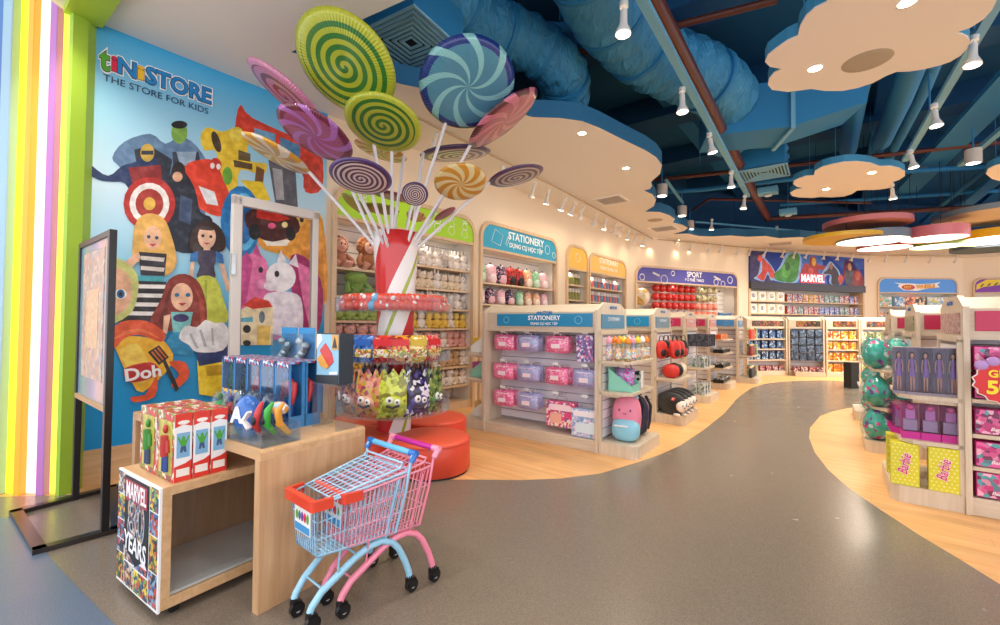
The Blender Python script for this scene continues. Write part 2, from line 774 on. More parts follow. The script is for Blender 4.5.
# ------------------------------------------------------------------ ceiling
HOLE = [(405, 0), (291, 52), (401, 84), (440, 92), (490, 103), (532, 117), (560, 118), (582, 121), (600, 128), (622, 139), (645, 150), (656, 157), (662, 165), (660, 174), (651, 182),
        (652, 186), (650, 189), (644, 190.5), (652, 194), (656, 200), (654, 206), (645, 211.5), (660, 212), (669, 215), (675, 219), (673, 222.5), (682, 224.5), (688, 228), (684, 231),
        (673, 234), (688, 233.5), (699, 236), (712, 236.5), (730, 235.5), (747, 236.8), (766, 236), (779, 238.2), (800, 237), (822, 240), (845, 239), (870, 242.5), (900, 241.5), (930, 246), (965, 244.5), (1000, 248)]


def smooth_loop(p, it=1):
    return p


h = [Z(*p, ZC) for p in HOLE]
A_, B_ = h[0], h[1]
ext = A_ + (A_ - B_) * 4.5
hole = [(ext.x, ext.y)] + [(p.x, p.y) for p in h] + [(22.6, 13.2), (22.6, ext.y)]
outer = [(-3.62, 3.66), (3.5, 12.55), (7.9, 14.6), (13.5, 16.36), (17.3, 16.5), (23, 14.7), (23, -3), (-3.5, -3), (-3.62, 3.0)]
flat, tris = tess([outer, hole])
mb = MB()
for t in tris:
    a, b, c = [flat[i] for i in t]
    ar = (b.x - a.x) * (c.y - a.y) - (c.x - a.x) * (b.y - a.y)
    t = t if ar < 0 else t[::-1]
    mb.add([(flat[i].x, flat[i].y, ZC) for i in t], [(0, 1, 2)])
k = len(hole)
M_CEIL = mat('#f1eee8', .8)
mb.add([(x, y, ZC) for x, y in hole] + [(x, y, ZC + .22) for x, y in hole], [(i, (i + 1) % k, k + (i + 1) % k, k + i) for i in range(k)], 1)
struct(mb, 'ceiling', [M_CEIL, mat('#1f668f', .6)])
# the structural slab of the open void
mb = MB()
mb.box(-6, 24, -3, 20, 6.0, 6.2)
struct(mb, 'ceiling', mat('#0c5a88', .85, bump=.3, bscale=3))

# ------------------------------------------------------------------ shop-front portal at the left: coloured light strips
M_LIME = mat('#b7d433', .5)
bars = [
    ('#3f78b8', -4.7, -4.06, 3.60, 0, 'deep blue side panel'),
    ('#9fc4d6', -4.06, -3.98, 3.52, 0, 'pale blue strip'),
    ('#f2ee2c', -3.98, -3.865, 3.58, .8, 'bright yellow light strip'),
    ('#f2a22c', -3.865, -3.815, 3.53, .3, 'orange strip'),  # opaque fin; its faint emission stands in for the neighbouring strips' light
    ('#ffcfce', -3.815, -3.685, 3.58, .8, 'pinkish white light strip'),
    ('#b272b8', -3.685, -3.625, 3.53, .12, 'purple strip'),  # opaque fin as well, with spill from its neighbours put in as emission
    ('#f0f048', -3.625, -3.515, 3.58, .75, 'lemon yellow light strip'),
]
portal = thing('portal_frame', 'shop entrance surround of glowing yellow, orange, pink and lime vertical strips', 'portal', (0, 0, 0))
for c, x0, x1, y, e, lab in bars:
    mb = MB()
    mb.box(x0, x1, y, 3.9, 0, 5.0)
    o = mb.build('light_strip', mat(c, .45, emit=e), portal, bevel=.006)
    o['label'] = lab
mb = MB()
mb.prism([(-3.515, 3.52), (-3.485, 3.52), (-3.455, 3.62), (-3.51, 3.80), (-3.515, 3.9)], 0, 5.0)
o = mb.build('side_post', mat('#9fc63c', .5), portal)
o['label'] = 'lime green side post'
mb = MB()
p = Vector((-3.50, 3.62)); q = Vector((.8, -.6)); nn = Vector((.6, .8)) * .12
c4 = [p - nn, p + q * 3 - nn, p + q * 3 + nn, p + nn]
mb.prism([(a.x, a.y) for a in c4], 3.9, 5.0)
o = mb.build('lintel', mat('#a9cc3c', .5), portal)
o['label'] = 'lime green overhead beam'
# ------------------------------------------------------------------ shelving bays set into the walls
def bay(key, label, sign_z, sign_col, shelves, depth=.42, name='shelving_bay', slat=True, dividers=(), lights=True):
    w, s0, s1, top = BAYS[key]
    a = wall_frame(w)
    p = on_wall(w, s0, 0)
    t = thing(name, label, 'shelving', p, a)
    W = s1 - s0
    # rounded timber surround
    mb = MB()
    rr = .3
    outer = rounded(0, W, 0, top, rr, 8)
    inner = rounded(.06, W - .06, 0, top - .06, rr - .05, 8)
    m = len(outer) - 2
    vs, fs = [], []
    order_o = [outer[-1]] + outer[:-1] if False else outer
    # walk both arches from right foot to left foot
    ao = [(W, 0)] + outer[:-2] + [(0, 0)]
    ai = [(W - .06, 0)] + inner[:-2] + [(.06, 0)]
    n = len(ao)
    for (x, z), (u, v) in zip(ao, ai):
        vs += [(x, -.05, z), (u, -.05, v), (u, .06, v), (x, .0, z)]
    for i in range(n - 1):
        b, c = 4 * i, 4 * (i + 1)
        fs += [(b, c, c + 1, b + 1), (b + 1, c + 1, c + 2, b + 2), (b + 3, c + 3, c, b)]
    mb.add(vs, fs)
    mb.build('surround', M_FRAME, t)
    # header sign
    si = [(x, z) for x, z in inner if z > sign_z]
    si = si + [(.06, sign_z), (W - .06, sign_z)]
    mb = MB()
    mb.prism(si, -.03, .02, axis='y')
    sign = mb.build('header_sign', sign_col, t)
    mb = MB()
    mb.box(.06, W - .06, -.045, .03, sign_z - .04, sign_z)
    mb.build('sign_rail', M_FRAME, t)
    # slatted back and sides
    mb = MB()
    z = .12
    while z < sign_z - .05:
        mb.box(.05, W - .05, depth, depth + .012, z, min(z + .135, sign_z))
        z += .15
    mb.box(.05, W - .05, depth + .012, depth + .02, .1, sign_z, 1)
    mb.box(.045, .06, .02, depth, 0, sign_z)
    mb.box(W - .06, W - .045, .02, depth, 0, sign_z)
    mb.box(.05, W - .05, .02, depth, sign_z, sign_z + .02)
    mb.build('slatted_back', [M_CREAM, M_GAP], t)
    mb = MB()
    mb.box(.05, W - .05, .0, depth, 0, .12)
    mb.build('plinth', M_FRAME, t)
    for x0, x1, z in shelves:
        mb = MB()
        mb.box(x0 + .065, x1 - .065, .03, depth, z - .03, z)
        mb.build('shelf', M_FRAME, t)
    for x in dividers:
        mb = MB()
        mb.box(x - .012, x + .012, .05, depth, .12, sign_z)
        mb.build('divider', M_CREAM, t)
    if lights:  # spots without fixtures below the header, lighting the goods
        for k in range(int(W / .6)):
            l = bpy.data.lights.new('bay_fill_spot', 'SPOT')
            l.energy = 3
            l.color = (1, .86, .72)
            l.spot_size = R(125)
            l.spot_blend = .6
            l.shadow_soft_size = .05
            if k % 2 and W > 3:
                continue
            o = bpy.data.objects.new('bay_fill_spot', l)
            col.objects.link(o)
            o.parent = t
            o.location = (.4 + k * (W - .8) / max(1, int(W / .6) - 1), .12, sign_z - .06)
            o.rotation_euler = (R(8), 0, 0)
    return t, sign, a


FACE = (R(90), 0, 0)
WTXT = mat('#ffffff', .5)


def doodle(parent, pts, m, y=-.034, r=.006, closed=True, name='doodle'):
    mb = MB()
    mb.tube([(x, y, z) for x, z in pts], r, 4, closed=closed)
    return mb.build(name, m, parent)


def circle(cx, cz, r, n=14):
    return [(cx + r * math.cos(2 * PI * k / n), cz + r * math.sin(2 * PI * k / n)) for k in range(n)]


PW = 2.61
plush_shelves = [(0, 1.3, 2.1), (0, 1.3, 1.74), (0, 1.3, 1.42), (0, 1.3, 1.1), (0, 1.3, .78), (0, 1.3, .45)] + [(1.3, PW, z) for z in (2.27, 1.93, 1.62, 1.31, 1.0, .69, .38)]
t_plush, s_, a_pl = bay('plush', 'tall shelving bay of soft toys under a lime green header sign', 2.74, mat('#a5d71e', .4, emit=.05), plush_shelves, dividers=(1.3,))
for cx in (.42, 1.75, 2.05, 2.35):     # white line drawings of toy animals
    mb = MB()
    zc = 2.92
    for q in (circle(cx, zc - .05, .07), circle(cx, zc + .06, .055), circle(cx - .035, zc + .14, .025, 8), circle(cx + .035, zc + .14, .025, 8)):
        mb.tube([(x, -.034, z) for x, z in q], .005, 4, closed=True)
    mb.build('line_drawing', WTXT, s_)
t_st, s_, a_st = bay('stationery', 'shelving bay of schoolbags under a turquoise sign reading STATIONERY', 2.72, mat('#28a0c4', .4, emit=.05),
                     [(0, 2.5, z) for z in (2.12, 1.74, 1.3, .9, .45)])
text('STATIONERY', .2, (1.37, -.034, 3.02), FACE, WTXT, s_, bold=.015)
text('DỤNG CỤ HỌC TẬP', .12, (1.37, -.034, 2.85), FACE, WTXT, s_, bold=.02)
doodle(s_, [(.3, 2.85), (.55, 2.8), (.62, 3.0), (.4, 3.08)], WTXT)
doodle(s_, [(.7, 2.84), (.78, 3.02), (.83, 3.0), (.74, 2.82)], WTXT)
doodle(s_, circle(2.1, 2.93, .09), WTXT)
doodle(s_, circle(2.35, 2.85, .06), WTXT)
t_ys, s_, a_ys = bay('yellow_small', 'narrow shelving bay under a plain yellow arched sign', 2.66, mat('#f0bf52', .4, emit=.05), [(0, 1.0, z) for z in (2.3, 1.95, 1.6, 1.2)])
doodle(s_, circle(.5, 2.92, .1), WTXT)
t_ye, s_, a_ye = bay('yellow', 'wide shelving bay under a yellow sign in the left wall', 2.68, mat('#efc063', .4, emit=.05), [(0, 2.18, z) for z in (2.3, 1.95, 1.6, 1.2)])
text('STATIONERY', .19, (1.1, -.034, 2.98), FACE, WTXT, s_, bold=.012)
text('DỤNG CỤ HỌC TẬP', .11, (1.1, -.034, 2.81), FACE, WTXT, s_, bold=.012)
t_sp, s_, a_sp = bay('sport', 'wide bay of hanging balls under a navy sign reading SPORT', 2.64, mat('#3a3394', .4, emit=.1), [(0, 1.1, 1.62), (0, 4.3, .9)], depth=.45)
text('SPORT', .22, (2.35, -.034, 2.92), FACE, WTXT, s_, bold=.02)
text('ĐỒ THỂ THAO', .12, (2.35, -.034, 2.755), FACE, WTXT, s_, bold=.02)
for cx, cz, r in ((.25, 2.75, .09), (1.1, 2.72, .13), (1.45, 2.92, .07), (3.3, 2.74, .1), (3.95, 2.84, .11), (3.62, 2.7, .09)):
    doodle(s_, circle(cx, cz, r), WTXT, r=.014)
doodle(s_, [(.65, 2.9), (.9, 2.82)], WTXT, r=.03, closed=False)
doodle(s_, [(3.2, 2.92), (3.5, 2.82)], WTXT, r=.03, closed=False)
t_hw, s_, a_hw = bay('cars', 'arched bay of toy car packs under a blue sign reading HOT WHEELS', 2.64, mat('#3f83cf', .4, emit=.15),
                     [(0, 3.1, z) for z in (2.12, 1.66, 1.2, .8)], depth=.45)
mb = MB()    # flame shape with the lettering
fl = [(.65, 3.0), (.85, 2.93), (.78, 2.86), (1.0, 2.72), (1.5, 2.7), (2.1, 2.82), (2.4, 2.84), (2.3, 2.94), (2.42, 3.04), (2.15, 2.98), (1.6, 2.95), (1.2, 2.98), (.95, 2.97)]
mb.prism(fl, -.036, -.03, axis='y')
mb.build('flame_shape', mat('#f4f2ea', .4), s_)
mb = MB()
mb.prism([(1.18 + .26 * math.cos(k * .45), 2.83 + .1 * math.sin(k * .45)) for k in range(14)], -.04, -.036, axis='y')
mb.build('flame_oval', mat('#c8342c', .4), s_)
text('HOT', .13, (1.15, -.044, 2.83), FACE, mat('#f7c928', .4), s_, bold=.03)
text('WHEELS', .19, (1.85, -.040, 2.86), (R(90), R(-3), 0), mat('#c8481c', .4), s_, bold=.07)
text('WHEELS', .19, (1.85, -.044, 2.86), (R(90), R(-3), 0), mat('#f2b81e', .4), s_, bold=.03)
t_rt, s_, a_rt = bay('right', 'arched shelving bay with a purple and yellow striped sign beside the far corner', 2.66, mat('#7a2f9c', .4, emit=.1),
                     [(0, 3.95, z) for z in (1.72, 1.2, .8)], depth=.45)
mb = MB()
mb.prism([(.1, 2.75), (.3, 2.85), (2.2, 3.12), (2.6, 3.14), (.4, 3.12), (.12, 2.95)], -.036, -.03, axis='y')
mb.build('yellow_stripe', mat('#f2d72c', .4), s_)
for k in range(9):
    mb = MB()
    mb.prism([(.2 + k * .2, 2.85 + k * .022), (.26 + k * .2, 2.87 + k * .022), (.34 + k * .2, 2.97 + k * .02), (.28 + k * .2, 2.96 + k * .02)], -.042, -.036, axis='y')
    mb.build('black_dash', M_BLACK, s_)

# the long poster bay
t_mv = thing('poster_shelving_bay', 'long shelving wall below a wide dark blue poster reading MARVEL', 'shelving', on_wall(WMV, .26, 0), wall_frame(WMV))
MW = 5.36
mb = MB()
mb.box(0, MW, -.06, 0, 2.84, 3.86)
poster = mb.build('poster', mat('#1c3f9e', .7), t_mv)
mb = MB()
mb.box(0, MW, -.1, .05, 2.6, 2.84)
band = mb.build('dark_band', mat('#2a1c22', .3), t_mv)
for q in ((-.02, .05), (MW - .05, MW + .02)):
    mb = MB()
    mb.box(*q, -.04, .45, 0, 2.6)
    mb.build('side_frame', M_FRAME, t_mv)
mb = MB()
z = .1
while z < 2.5:
    mb.box(.05, MW - .05, .44, .45, z, z + .135)
    z += .15
mb.box(.05, MW - .05, .452, .46, .1, 2.6, 1)
mb.build('slatted_back', [M_CREAM, M_GAP], t_mv)
for z in (2.2, 1.78, 1.36, .95):
    mb = MB()
    mb.box(.05, MW - .05, -.02, .44, z - .03, z)
    mb.build('shelf', M_FRAME, t_mv)


def blob(cx, cz, pts, sx=1.0, sz=1.0):
    return [(cx + x * sx, cz + z * sz) for x, z in pts]


def flat(parent, shapes, name, y=-.062, axis='y'):
    """one flat printed figure: a list of (outline, colour), later ones on top."""
    mb, ms = MB(), []
    for i, (pl, c) in enumerate(shapes):
        m = tone(c, 6)
        if m not in ms:
            ms.append(m)
        mb.prism(curvy(pl), y - .0015 * (i + 1), y, axis='y', mi=ms.index(m))
    return mb.build(name, ms, parent)


def ov(cx, cz, rx, rz=None, n=16, rot=0):
    rz = rx if rz is None else rz
    c, s = math.cos(rot), math.sin(rot)
    return [(cx + rx * math.cos(2 * PI * k / n) * c - rz * math.sin(2 * PI * k / n) * s, cz + rx * math.cos(2 * PI * k / n) * s + rz * math.sin(2 * PI * k / n) * c) for k in range(n)]


# generic action figures in the poster's colours
flat(poster, [([(.0, 2.85), (.0, 3.86), (.5, 3.86), (.9, 3.2), (1.0, 2.85)], '#2a1c5c')], 'dark_sky_shape', -.0605)
flat(poster, [([(1.9, 2.85), (2.2, 3.86), (3.2, 3.86), (3.5, 2.85)], '#2f6fd0'), ([(3.6, 3.86), (4.4, 3.3), (5.36, 3.5), (5.36, 3.86)], '#2450b8')], 'bright_sky_shape', -.0605)
flat(poster, [([(.15, 2.95), (.35, 3.1), (.5, 3.7), (.75, 3.55), (1.0, 3.3), (1.15, 3.0), (.9, 2.9), (.75, 3.1), (.6, 2.87), (.4, 2.87)], '#8fb4ec'),
              ([(.3, 3.0), (.5, 3.2), (.52, 3.62), (.72, 3.5), (.95, 3.3), (1.08, 3.05), (.9, 2.98), (.75, 3.2), (.6, 2.9), (.45, 2.9)], '#c43a2c'), (ov(.42, 3.62, .1, .12), '#c8452e')], 'red_figure')
flat(poster, [([(.95, 3.0), (1.3, 3.4), (1.6, 3.86), (2.2, 3.86), (2.25, 3.4), (2.05, 2.87), (1.2, 2.87)], '#8fb4ec'),
              ([(1.0, 3.1), (1.35, 3.35), (1.7, 3.8), (2.15, 3.84), (2.15, 3.4), (1.95, 2.9), (1.2, 2.9)], '#3d8a34'), (ov(1.55, 3.25, .2, .25), '#57a844'), (ov(1.62, 3.4, .12, .15), '#2b6427')], 'green_figure')
flat(poster, [([(2.3, 3.1), (2.4, 3.55), (2.6, 3.5), (2.7, 3.78), (2.95, 3.78), (3.0, 3.55), (3.4, 3.5), (3.3, 3.35), (3.05, 3.35), (3.05, 3.1)], '#a8302a'), (ov(2.85, 3.62, .1, .15), '#e0b04a'), (ov(2.7, 3.3, .12, .1), '#c9504a')], 'red_robot')
flat(poster, [([(3.2, 3.2), (3.45, 3.5), (3.65, 3.68), (3.9, 3.5), (4.1, 3.3), (4.15, 2.87), (3.6, 2.87), (3.6, 3.2), (3.35, 3.1)], '#8fb4ec'),
              ([(3.3, 3.22), (3.55, 3.42), (3.68, 3.62), (3.8, 3.5), (4.02, 3.3), (4.1, 2.87), (3.7, 2.87), (3.68, 3.2)], '#3a3040'), (ov(3.68, 3.5, .08, .12), '#a06a52'), (ov(4.15, 3.05, .14, .17), '#c8564e')], 'dark_figure')
flat(poster, [([(4.45, 2.87), (4.3, 3.6), (4.65, 3.8), (4.95, 3.5), (5.2, 3.3), (5.3, 2.87)], '#8e2a26'), ([(4.4, 2.87), (4.4, 3.4), (4.75, 3.4), (4.75, 2.87)], '#4a4a58'), (ov(4.6, 3.52, .1, .14), '#c08a60'), (ov(5.0, 3.2, .14, .16), '#b4503a')], 'caped_figure')
mb = MB()
mb.box(2.2, 3.32, -.085, -.065, 2.86, 3.2)
lg = mb.build('logo_plate', mat('#d8404e', .35, emit=.15), poster)
text('MARVEL', .35, (2.76, -.088, 3.02), FACE, mat('#ffffff', .4, emit=.5), lg, bold=.02, sx=.86)
# ------------------------------------------------------------------ free-standing gondolas (all on the same grid)
GX, GY = Vector((.8, -.6, 0)), Vector((.6, .8, 0))
GA = math.atan2(-.6, .8)


def gpt(o, x, y, z):
    return Vector((o[0], o[1], 0)) + GX * x + GY * y + Vector((0, 0, z))


def end_profile(d, zf=1.55, zt=1.64, ch=.17):
    return [(-.02, 0), (d + .02, 0), (d + .02, zf), (d - ch, zt), (ch, zt), (-.02, zf)]


def gondola(label, origin, L, d=.8, front_sign='#1b7ba6', end_sign='#3a7c9e', caps=('right',), shelves=((1.0), (.67)), ang=GA, front_shelves=(), group=None, hooks=(), end_shelves=None, words=None, sx0=.2):
    """origin: the floor point under the front right-hand corner; the body runs to x=-L."""
    t = thing('display_gondola', label, 'shop shelving', (origin[0], origin[1], 0), ang, group)
    for x0 in (-L, -.035):
        mb = MB()
        mb.prism(end_profile(d), x0, x0 + .035, axis='x')
        mb.build('end_panel', M_GOND, t, bevel=.004)
    # spine with slatted faces
    mb = MB()
    for y, sgn in ((d / 2 - .04, -1), (d / 2 + .04, 1)):
        z = .16
        while z < 1.3:
            mb.box(-L + .035, -.035, min(y, y + sgn * .012), max(y, y + sgn * .012), z, z + .088)
            z += .1
    mb.box(-L + .035, -.035, d / 2 - .04, d / 2 + .04, .12, 1.32, 1)
    mb.build('slatted_spine', [M_SLAT, M_GAP], t)
    mb = MB()
    mb.box(-L + .03, -.03, .0, d, 0, .13)
    mb.build('plinth', M_GONDX, t, bevel=.006)
    # header box
    mb = MB()
    mb.prism([(.03, 1.3), (d - .03, 1.3), (d - .03, 1.535), (d - .17, 1.625), (.17, 1.625), (.03, 1.535)], -L + .035, -.035, axis='x')
    hd = mb.build('header_box', M_GONDX, t)
    for y, yy in ((.03, .018), (d - .03, d - .018)):
        mb = MB()
        mb.box(-L + sx0, -.08, min(y, yy), max(y, yy), 1.365, 1.515)
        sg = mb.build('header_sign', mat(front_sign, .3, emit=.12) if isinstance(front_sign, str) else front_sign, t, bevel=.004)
        if y < .1 and words:
            text(words[0], .075, (-L / 2 + .1, .012, 1.462), FACE, WTXT, sg, ext=.001, bold=.02)
            text(words[1], .04, (-L / 2 + .1, .012, 1.395), FACE, WTXT, sg, ext=.001, bold=.01)
            text('tiNi STORE', .045, (-L / 2 + .1, .026, 1.525), FACE, mat('#1c6fc0', .4), hd, ext=.001, bold=.03)
        if y < .1 and L > 1:
            doodle(sg, circle(-L + .35, 1.44, .04, 10), mat('#7fc4de', .4), y=.016, r=.003)
            doodle(sg, circle(-.25, 1.44, .045, 10), mat('#7fc4de', .4), y=.016, r=.003)
    for x0, z in front_shelves:
        mb = MB()
        mb.box(-L + .04, -.04, -.0, d / 2 - .05, z - .03, z)
        mb.build('shelf', M_GONDX, t, bevel=.004)
    for x, z in hooks:
        mb = MB()
        mb.tube([(x - .03, d / 2 - .06, z), (x - .03, .07, z)], .0035, 5)
        mb.tube([(x + .03, d / 2 - .06, z), (x + .03, .07, z)], .0035, 5)
        mb.tube([(x - .03, .07, z), (x - .03, .065, z + .03), (x + .03, .065, z + .03), (x + .03, .07, z)], .0035, 5)
        mb.box(x - .035, x + .035, .05, .06, z + .015, z + .045, 1)
        mb.build('peg_hook', [M_CHROME, mat('#e8eef2', .3)], t)
    for side in caps:
        s = 1 if side == 'right' else -1
        x_in = 0 if s > 0 else -L
        X = lambda q: x_in + s * q
        # end face: slats, posts and small header
        mb = MB()
        z = .16
        while z < 1.26:
            mb.box(min(X(.001), X(.014)), max(X(.001), X(.014)), .05, d - .05, z, z + .088)
            z += .1
        mb.box(min(X(0), X(.004)), max(X(0), X(.004)), .04, d - .04, .12, 1.3, 1)
        mb.build('slatted_end', [M_SLAT, M_GAP], t)
        mb = MB()
        for y in (.0, d - .045):
            mb.box(min(X(0), X(.03)), max(X(0), X(.03)), y, y + .045, .12, 1.3)
        mb.box(min(X(0), X(.03)), max(X(0), X(.03)), 0, d, 1.28, 1.33)
        mb.build('end_trim', M_GOND, t)
        mb = MB()
        mb.box(min(X(.0), X(.012)), max(X(.0), X(.012)), .07, d - .07, 1.345, 1.505)
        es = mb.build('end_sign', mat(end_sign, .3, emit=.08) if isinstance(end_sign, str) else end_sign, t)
        if s > 0:
            text('STATIONERY', .06, (X(.014), d / 2, 1.45), (R(90), 0, R(90)), mat('#e4eef4', .4), es, ext=.001)
            text('tiNi STORE', .045, (X(.006), d / 2, 1.585), (R(90), 0, R(90)), mat('#1c6fc0', .4), es, ext=.001, bold=.02)
        else:
            text('tiNi STORE', .045, (X(.006), d / 2, 1.585), (R(90), 0, R(-90)), mat('#1c6fc0', .4), es, ext=.001, bold=.02)
        # plinth and shelves with clipped corners
        def plan(dep, c=.1):
            q = [(0, 0), (dep - c, 0), (dep, c), (dep, d - c), (dep - c, d), (0, d)] if s > 0 else [(0, 0), (dep - c, 0), (dep, c), (dep, d - c), (dep - c, d), (0, d)]
            return [(X(a), b) for a, b in q]
        mb = MB()
        mb.prism(plan(.42, .05), 0, .13)
        mb.build('end_plinth', M_GOND, t, bevel=.008)
        for z in (end_shelves if end_shelves is not None else (1.0, .67)):
            mb = MB()
            mb.prism(plan(.36, .08), z - .03, z)
            for y in (.03, d - .05):
                mb.prism([(X(.02), z - .03), (X(.3), z - .03), (X(.2), z - .055), (X(.02), z - .06)], y, y + .015, axis='y')
            mb.build('end_shelf', M_GOND, t, bevel=.003)
    return t


G = {}
P1, P2, P3, P4, P5 = (1.07, 4.78), (2.22, 6.34), (3.38, 8.04), (4.6, 9.7), (5.75, 10.65)
L1 = 1.6
hk = [(x, z) for z in (1.27, .9, .56) for x in (-1.33, -.97, -.56, -.19)]
G[1] = gondola('nearest shop gondola with a blue STATIONERY header above hanging pink and lilac pouches', P1, L1, caps=('right', 'left'), hooks=hk, words=('STATIONERY', 'DỤNG CỤ HỌC TẬP'))
G[2] = gondola('second shop gondola in the left row, black and red bags on its end', P2, L1, caps=('right',), front_sign='#1c83b0', end_sign='#5a8096', end_shelves=(.63,))
G[3] = gondola('third shop gondola in the left row, crimson header and grey bags on its end', P3, L1, caps=('right',), front_sign='#b8244e', end_sign='#c98a86', end_shelves=(.62,))
G[4] = gondola('fourth shop gondola in the left row, crimson header and black trays on its end', P4, L1, caps=('right',), front_sign='#b8244e', end_sign='#c08078', end_shelves=(1.08, .78, .46))
G[5] = gondola('fifth shop gondola in the left row, red bottles on its end shelves', P5, 1.5, caps=('right',), front_sign='#3f7fb4', end_sign='#4f86ac', end_shelves=(1.06, .66))
pm = print_mat(['#2b2320', '#6b3a26', '#a06a2c', '#3c4a2a', '#8a2f2a'], 14)


def seg(a, b, label, **k):
    a, b = Vector(a), Vector(b)
    return gondola(label, (b.x, b.y), (b - a).length, ang=math.atan2(b.y - a.y, b.x - a.x), d=.6, **k)


FS = tuple((0, z) for z in (1.02, .74, .44))
G[6] = seg((6.75, 12.05), (8.0, 12.28), 'far gondola of navy blister packs behind the curve of the walkway', caps=(), front_sign=pm, front_shelves=FS)
G[7] = seg((8.06, 12.3), (8.86, 12.02), 'far gondola with dark hanging packs at the end of the walkway', caps=(), front_sign=pm, front_shelves=())
G[8] = seg((8.9, 12.02), (9.75, 11.92), 'far gondola with orange and yellow toy packs at the walkway end', caps=(), front_sign=pm, front_shelves=FS)
G[9] = seg((9.8, 11.95), (11.0, 12.1), 'farthest gondola with green and white packs near the black bollard', caps=(), front_sign=pm, front_shelves=FS)
# right-hand row: the body runs to the right of its left post
Q1, Q2, Q3 = (3.49, 3.32), (4.40, 4.66), (5.6, 6.3)


def rgond(q, L, label, **k):
    o = (q[0] + .8 * L, q[1] - .6 * L)
    return gondola(label, o, L, caps=('left',), sx0=.07, **k)


FSR = ((0, .86), (0, .6), (0, .36))
G[11] = rgond(Q1, 1.6, 'nearest right-hand gondola with crimson header, dolls and yellow boxes on its end', front_sign='#b01848', end_sign=print_mat(['#b08a8a', '#c9a8a0', '#9a6a6c'], 30), end_shelves=(.85, .5), front_shelves=FSR)
G[12] = rgond(Q2, 1.6, 'middle right-hand gondola with crimson header and teal egg packs on its end', front_sign='#a01c40', end_sign=print_mat(['#7a7a5a', '#9a8a6a', '#5f6a4c'], 30), end_shelves=(.92, .5))
G[13] = rgond(Q3, 1.6, 'farthest right-hand gondola, its crimson header seen beyond the teal eggs', front_sign='#a01c40', end_sign='#b09a80', end_shelves=(.92, .5))
# ------------------------------------------------------------------ goods on the gondolas
def pouch_proto(c1, c2, c3, label):
    t = thing('zip_pouch', label, 'pouch')
    p = print_mat([c1, c1, c2, c1, c3], 34, .2, coat=.5)
    mb = MB()
    mb.pillow(.3, .185, .1, nu=12, nv=8)
    mb.build('pouch_body', p, t)
    mb = MB()
    q = rounded(-.15, .15, 0, .185, .05, 4, bottom=True)
    mb.tube([(x, 0, z) for x, z in q], .009, 5, closed=True)
    mb.build('piping', mat(c1, .3, coat=.5), t)
    mb = MB()
    mb.tube([(-.09, -.03, .155), (0, -.05, .16), (.09, -.03, .155)], .005, 5)
    mb.tube([(-.05, 0, .18), (-.045, 0, .215), (.045, 0, .215), (.05, 0, .18)], .006, 5)
    mb.build('zip_and_loop', mat('#f3eef2', .3), t)
    mb = MB()
    mb.box(-.055, .055, -.056, -.05, .05, .1)
    mb.build('front_badge', mat('#f8e9f0', .3), t)
    return t


PK = Once(pouch_proto('#ea6a9e', '#f08ab4', '#f6bcd2', 'pink plastic zip pouch hanging on the stationery gondola'))
LI = Once(pouch_proto('#a9a6d8', '#92b4dc', '#c8bce4', 'lilac plastic zip pouch hanging on the stationery gondola'))
rows = ['top', 'middle', 'bottom']
cols_ = ['first', 'second', 'third', 'fourth']
for r, z in enumerate((1.06, .69, .35)):
    for c, (x, kind) in enumerate(zip((-1.33, -.97, -.56, -.19), (PK, LI, PK, LI))):
        if (r == 0 and c == 3) or (r == 2 and c > 1):
            continue
        for k, y in enumerate((.09, .2)):
            pos = gpt(P1, x + rnd.uniform(-.01, .01), y, z)
            nm = 'pink' if kind is PK else 'lilac'
            where = ('front' if k == 0 else 'rear') + f' {nm} zip pouch on the {cols_[c]} hook of the {rows[r]} row, STATIONERY gondola'
            kind.put(pos, GA + rnd.uniform(-.05, .05), where, 'zip pouches on the stationery gondola')


def pack(name, label, cat, w, h, d, front, body, window=None, group=None):
    """printed card box with a front print, optional window part and hang tab; base at z=0, front at -y."""
    t = thing(name, label, cat, group=group)
    mb = MB()
    mb.box(-w / 2, w / 2, -d / 2, d / 2, 0, h)
    mb.build('carton', body, t, bevel=.003, seg=1)
    mb = MB()
    mb.box(-w / 2 + .004, w / 2 - .004, -d / 2 - .002, -d / 2 + .001, .004, h - .004)
    mb.build('front_print', front, t)
    if window:
        mb = MB()
        mb.prism(rounded(-w * .36, w * .36, h * .15, h * .8, min(w, h) * .12, 3, bottom=True), -d / 2 - .005, -d / 2 - .001, axis='y')
        mb.build('window', window, t)
    return t


b = pack('craft_set_box', 'pink boxed doll craft set leaning at the foot of the STATIONERY gondola', 'box', .37, .29, .09, print_mat(['#e2508e', '#f7c9d8', '#d94a6a', '#f4ead8', '#8c5a9a'], 22), mat('#df4f92', .4))
mb = MB(); mb.tube([(-.07, 0, .29), (-.06, 0, .35), (.06, 0, .35), (.07, 0, .29)], .006, 5); mb.build('handle', M_CLEAR, b)
mb = MB(); mb.prism(rounded(-.15, .15, .19, .26, .03, 3, bottom=True), -.051, -.047, axis='y', mi=0); mb.prism(rounded(-.13, .02, .04, .16, .02, 3, bottom=True), -.051, -.047, axis='y', mi=1); mb.build('label_panel', [mat('#f6dce6', .4), mat('#f0b4a0', .4)], b)
b.location = gpt(P1, -.5, .1, .2); b.rotation_euler = (0, 0, GA)
b = pack('craft_set_box', 'pale blue transparent craft case at the right foot of the STATIONERY gondola', 'box', .34, .31, .1, print_mat(['#8fb4dc', '#b9c6e6', '#d8c4e4', '#7aa0d0', '#e8edf6'], 20), mat('#9db6de', .3))
mb = MB(); mb.tube([(-.07, 0, .31), (-.06, 0, .37), (.06, 0, .37), (.07, 0, .31)], .006, 5); mb.build('handle', M_CLEAR, b)
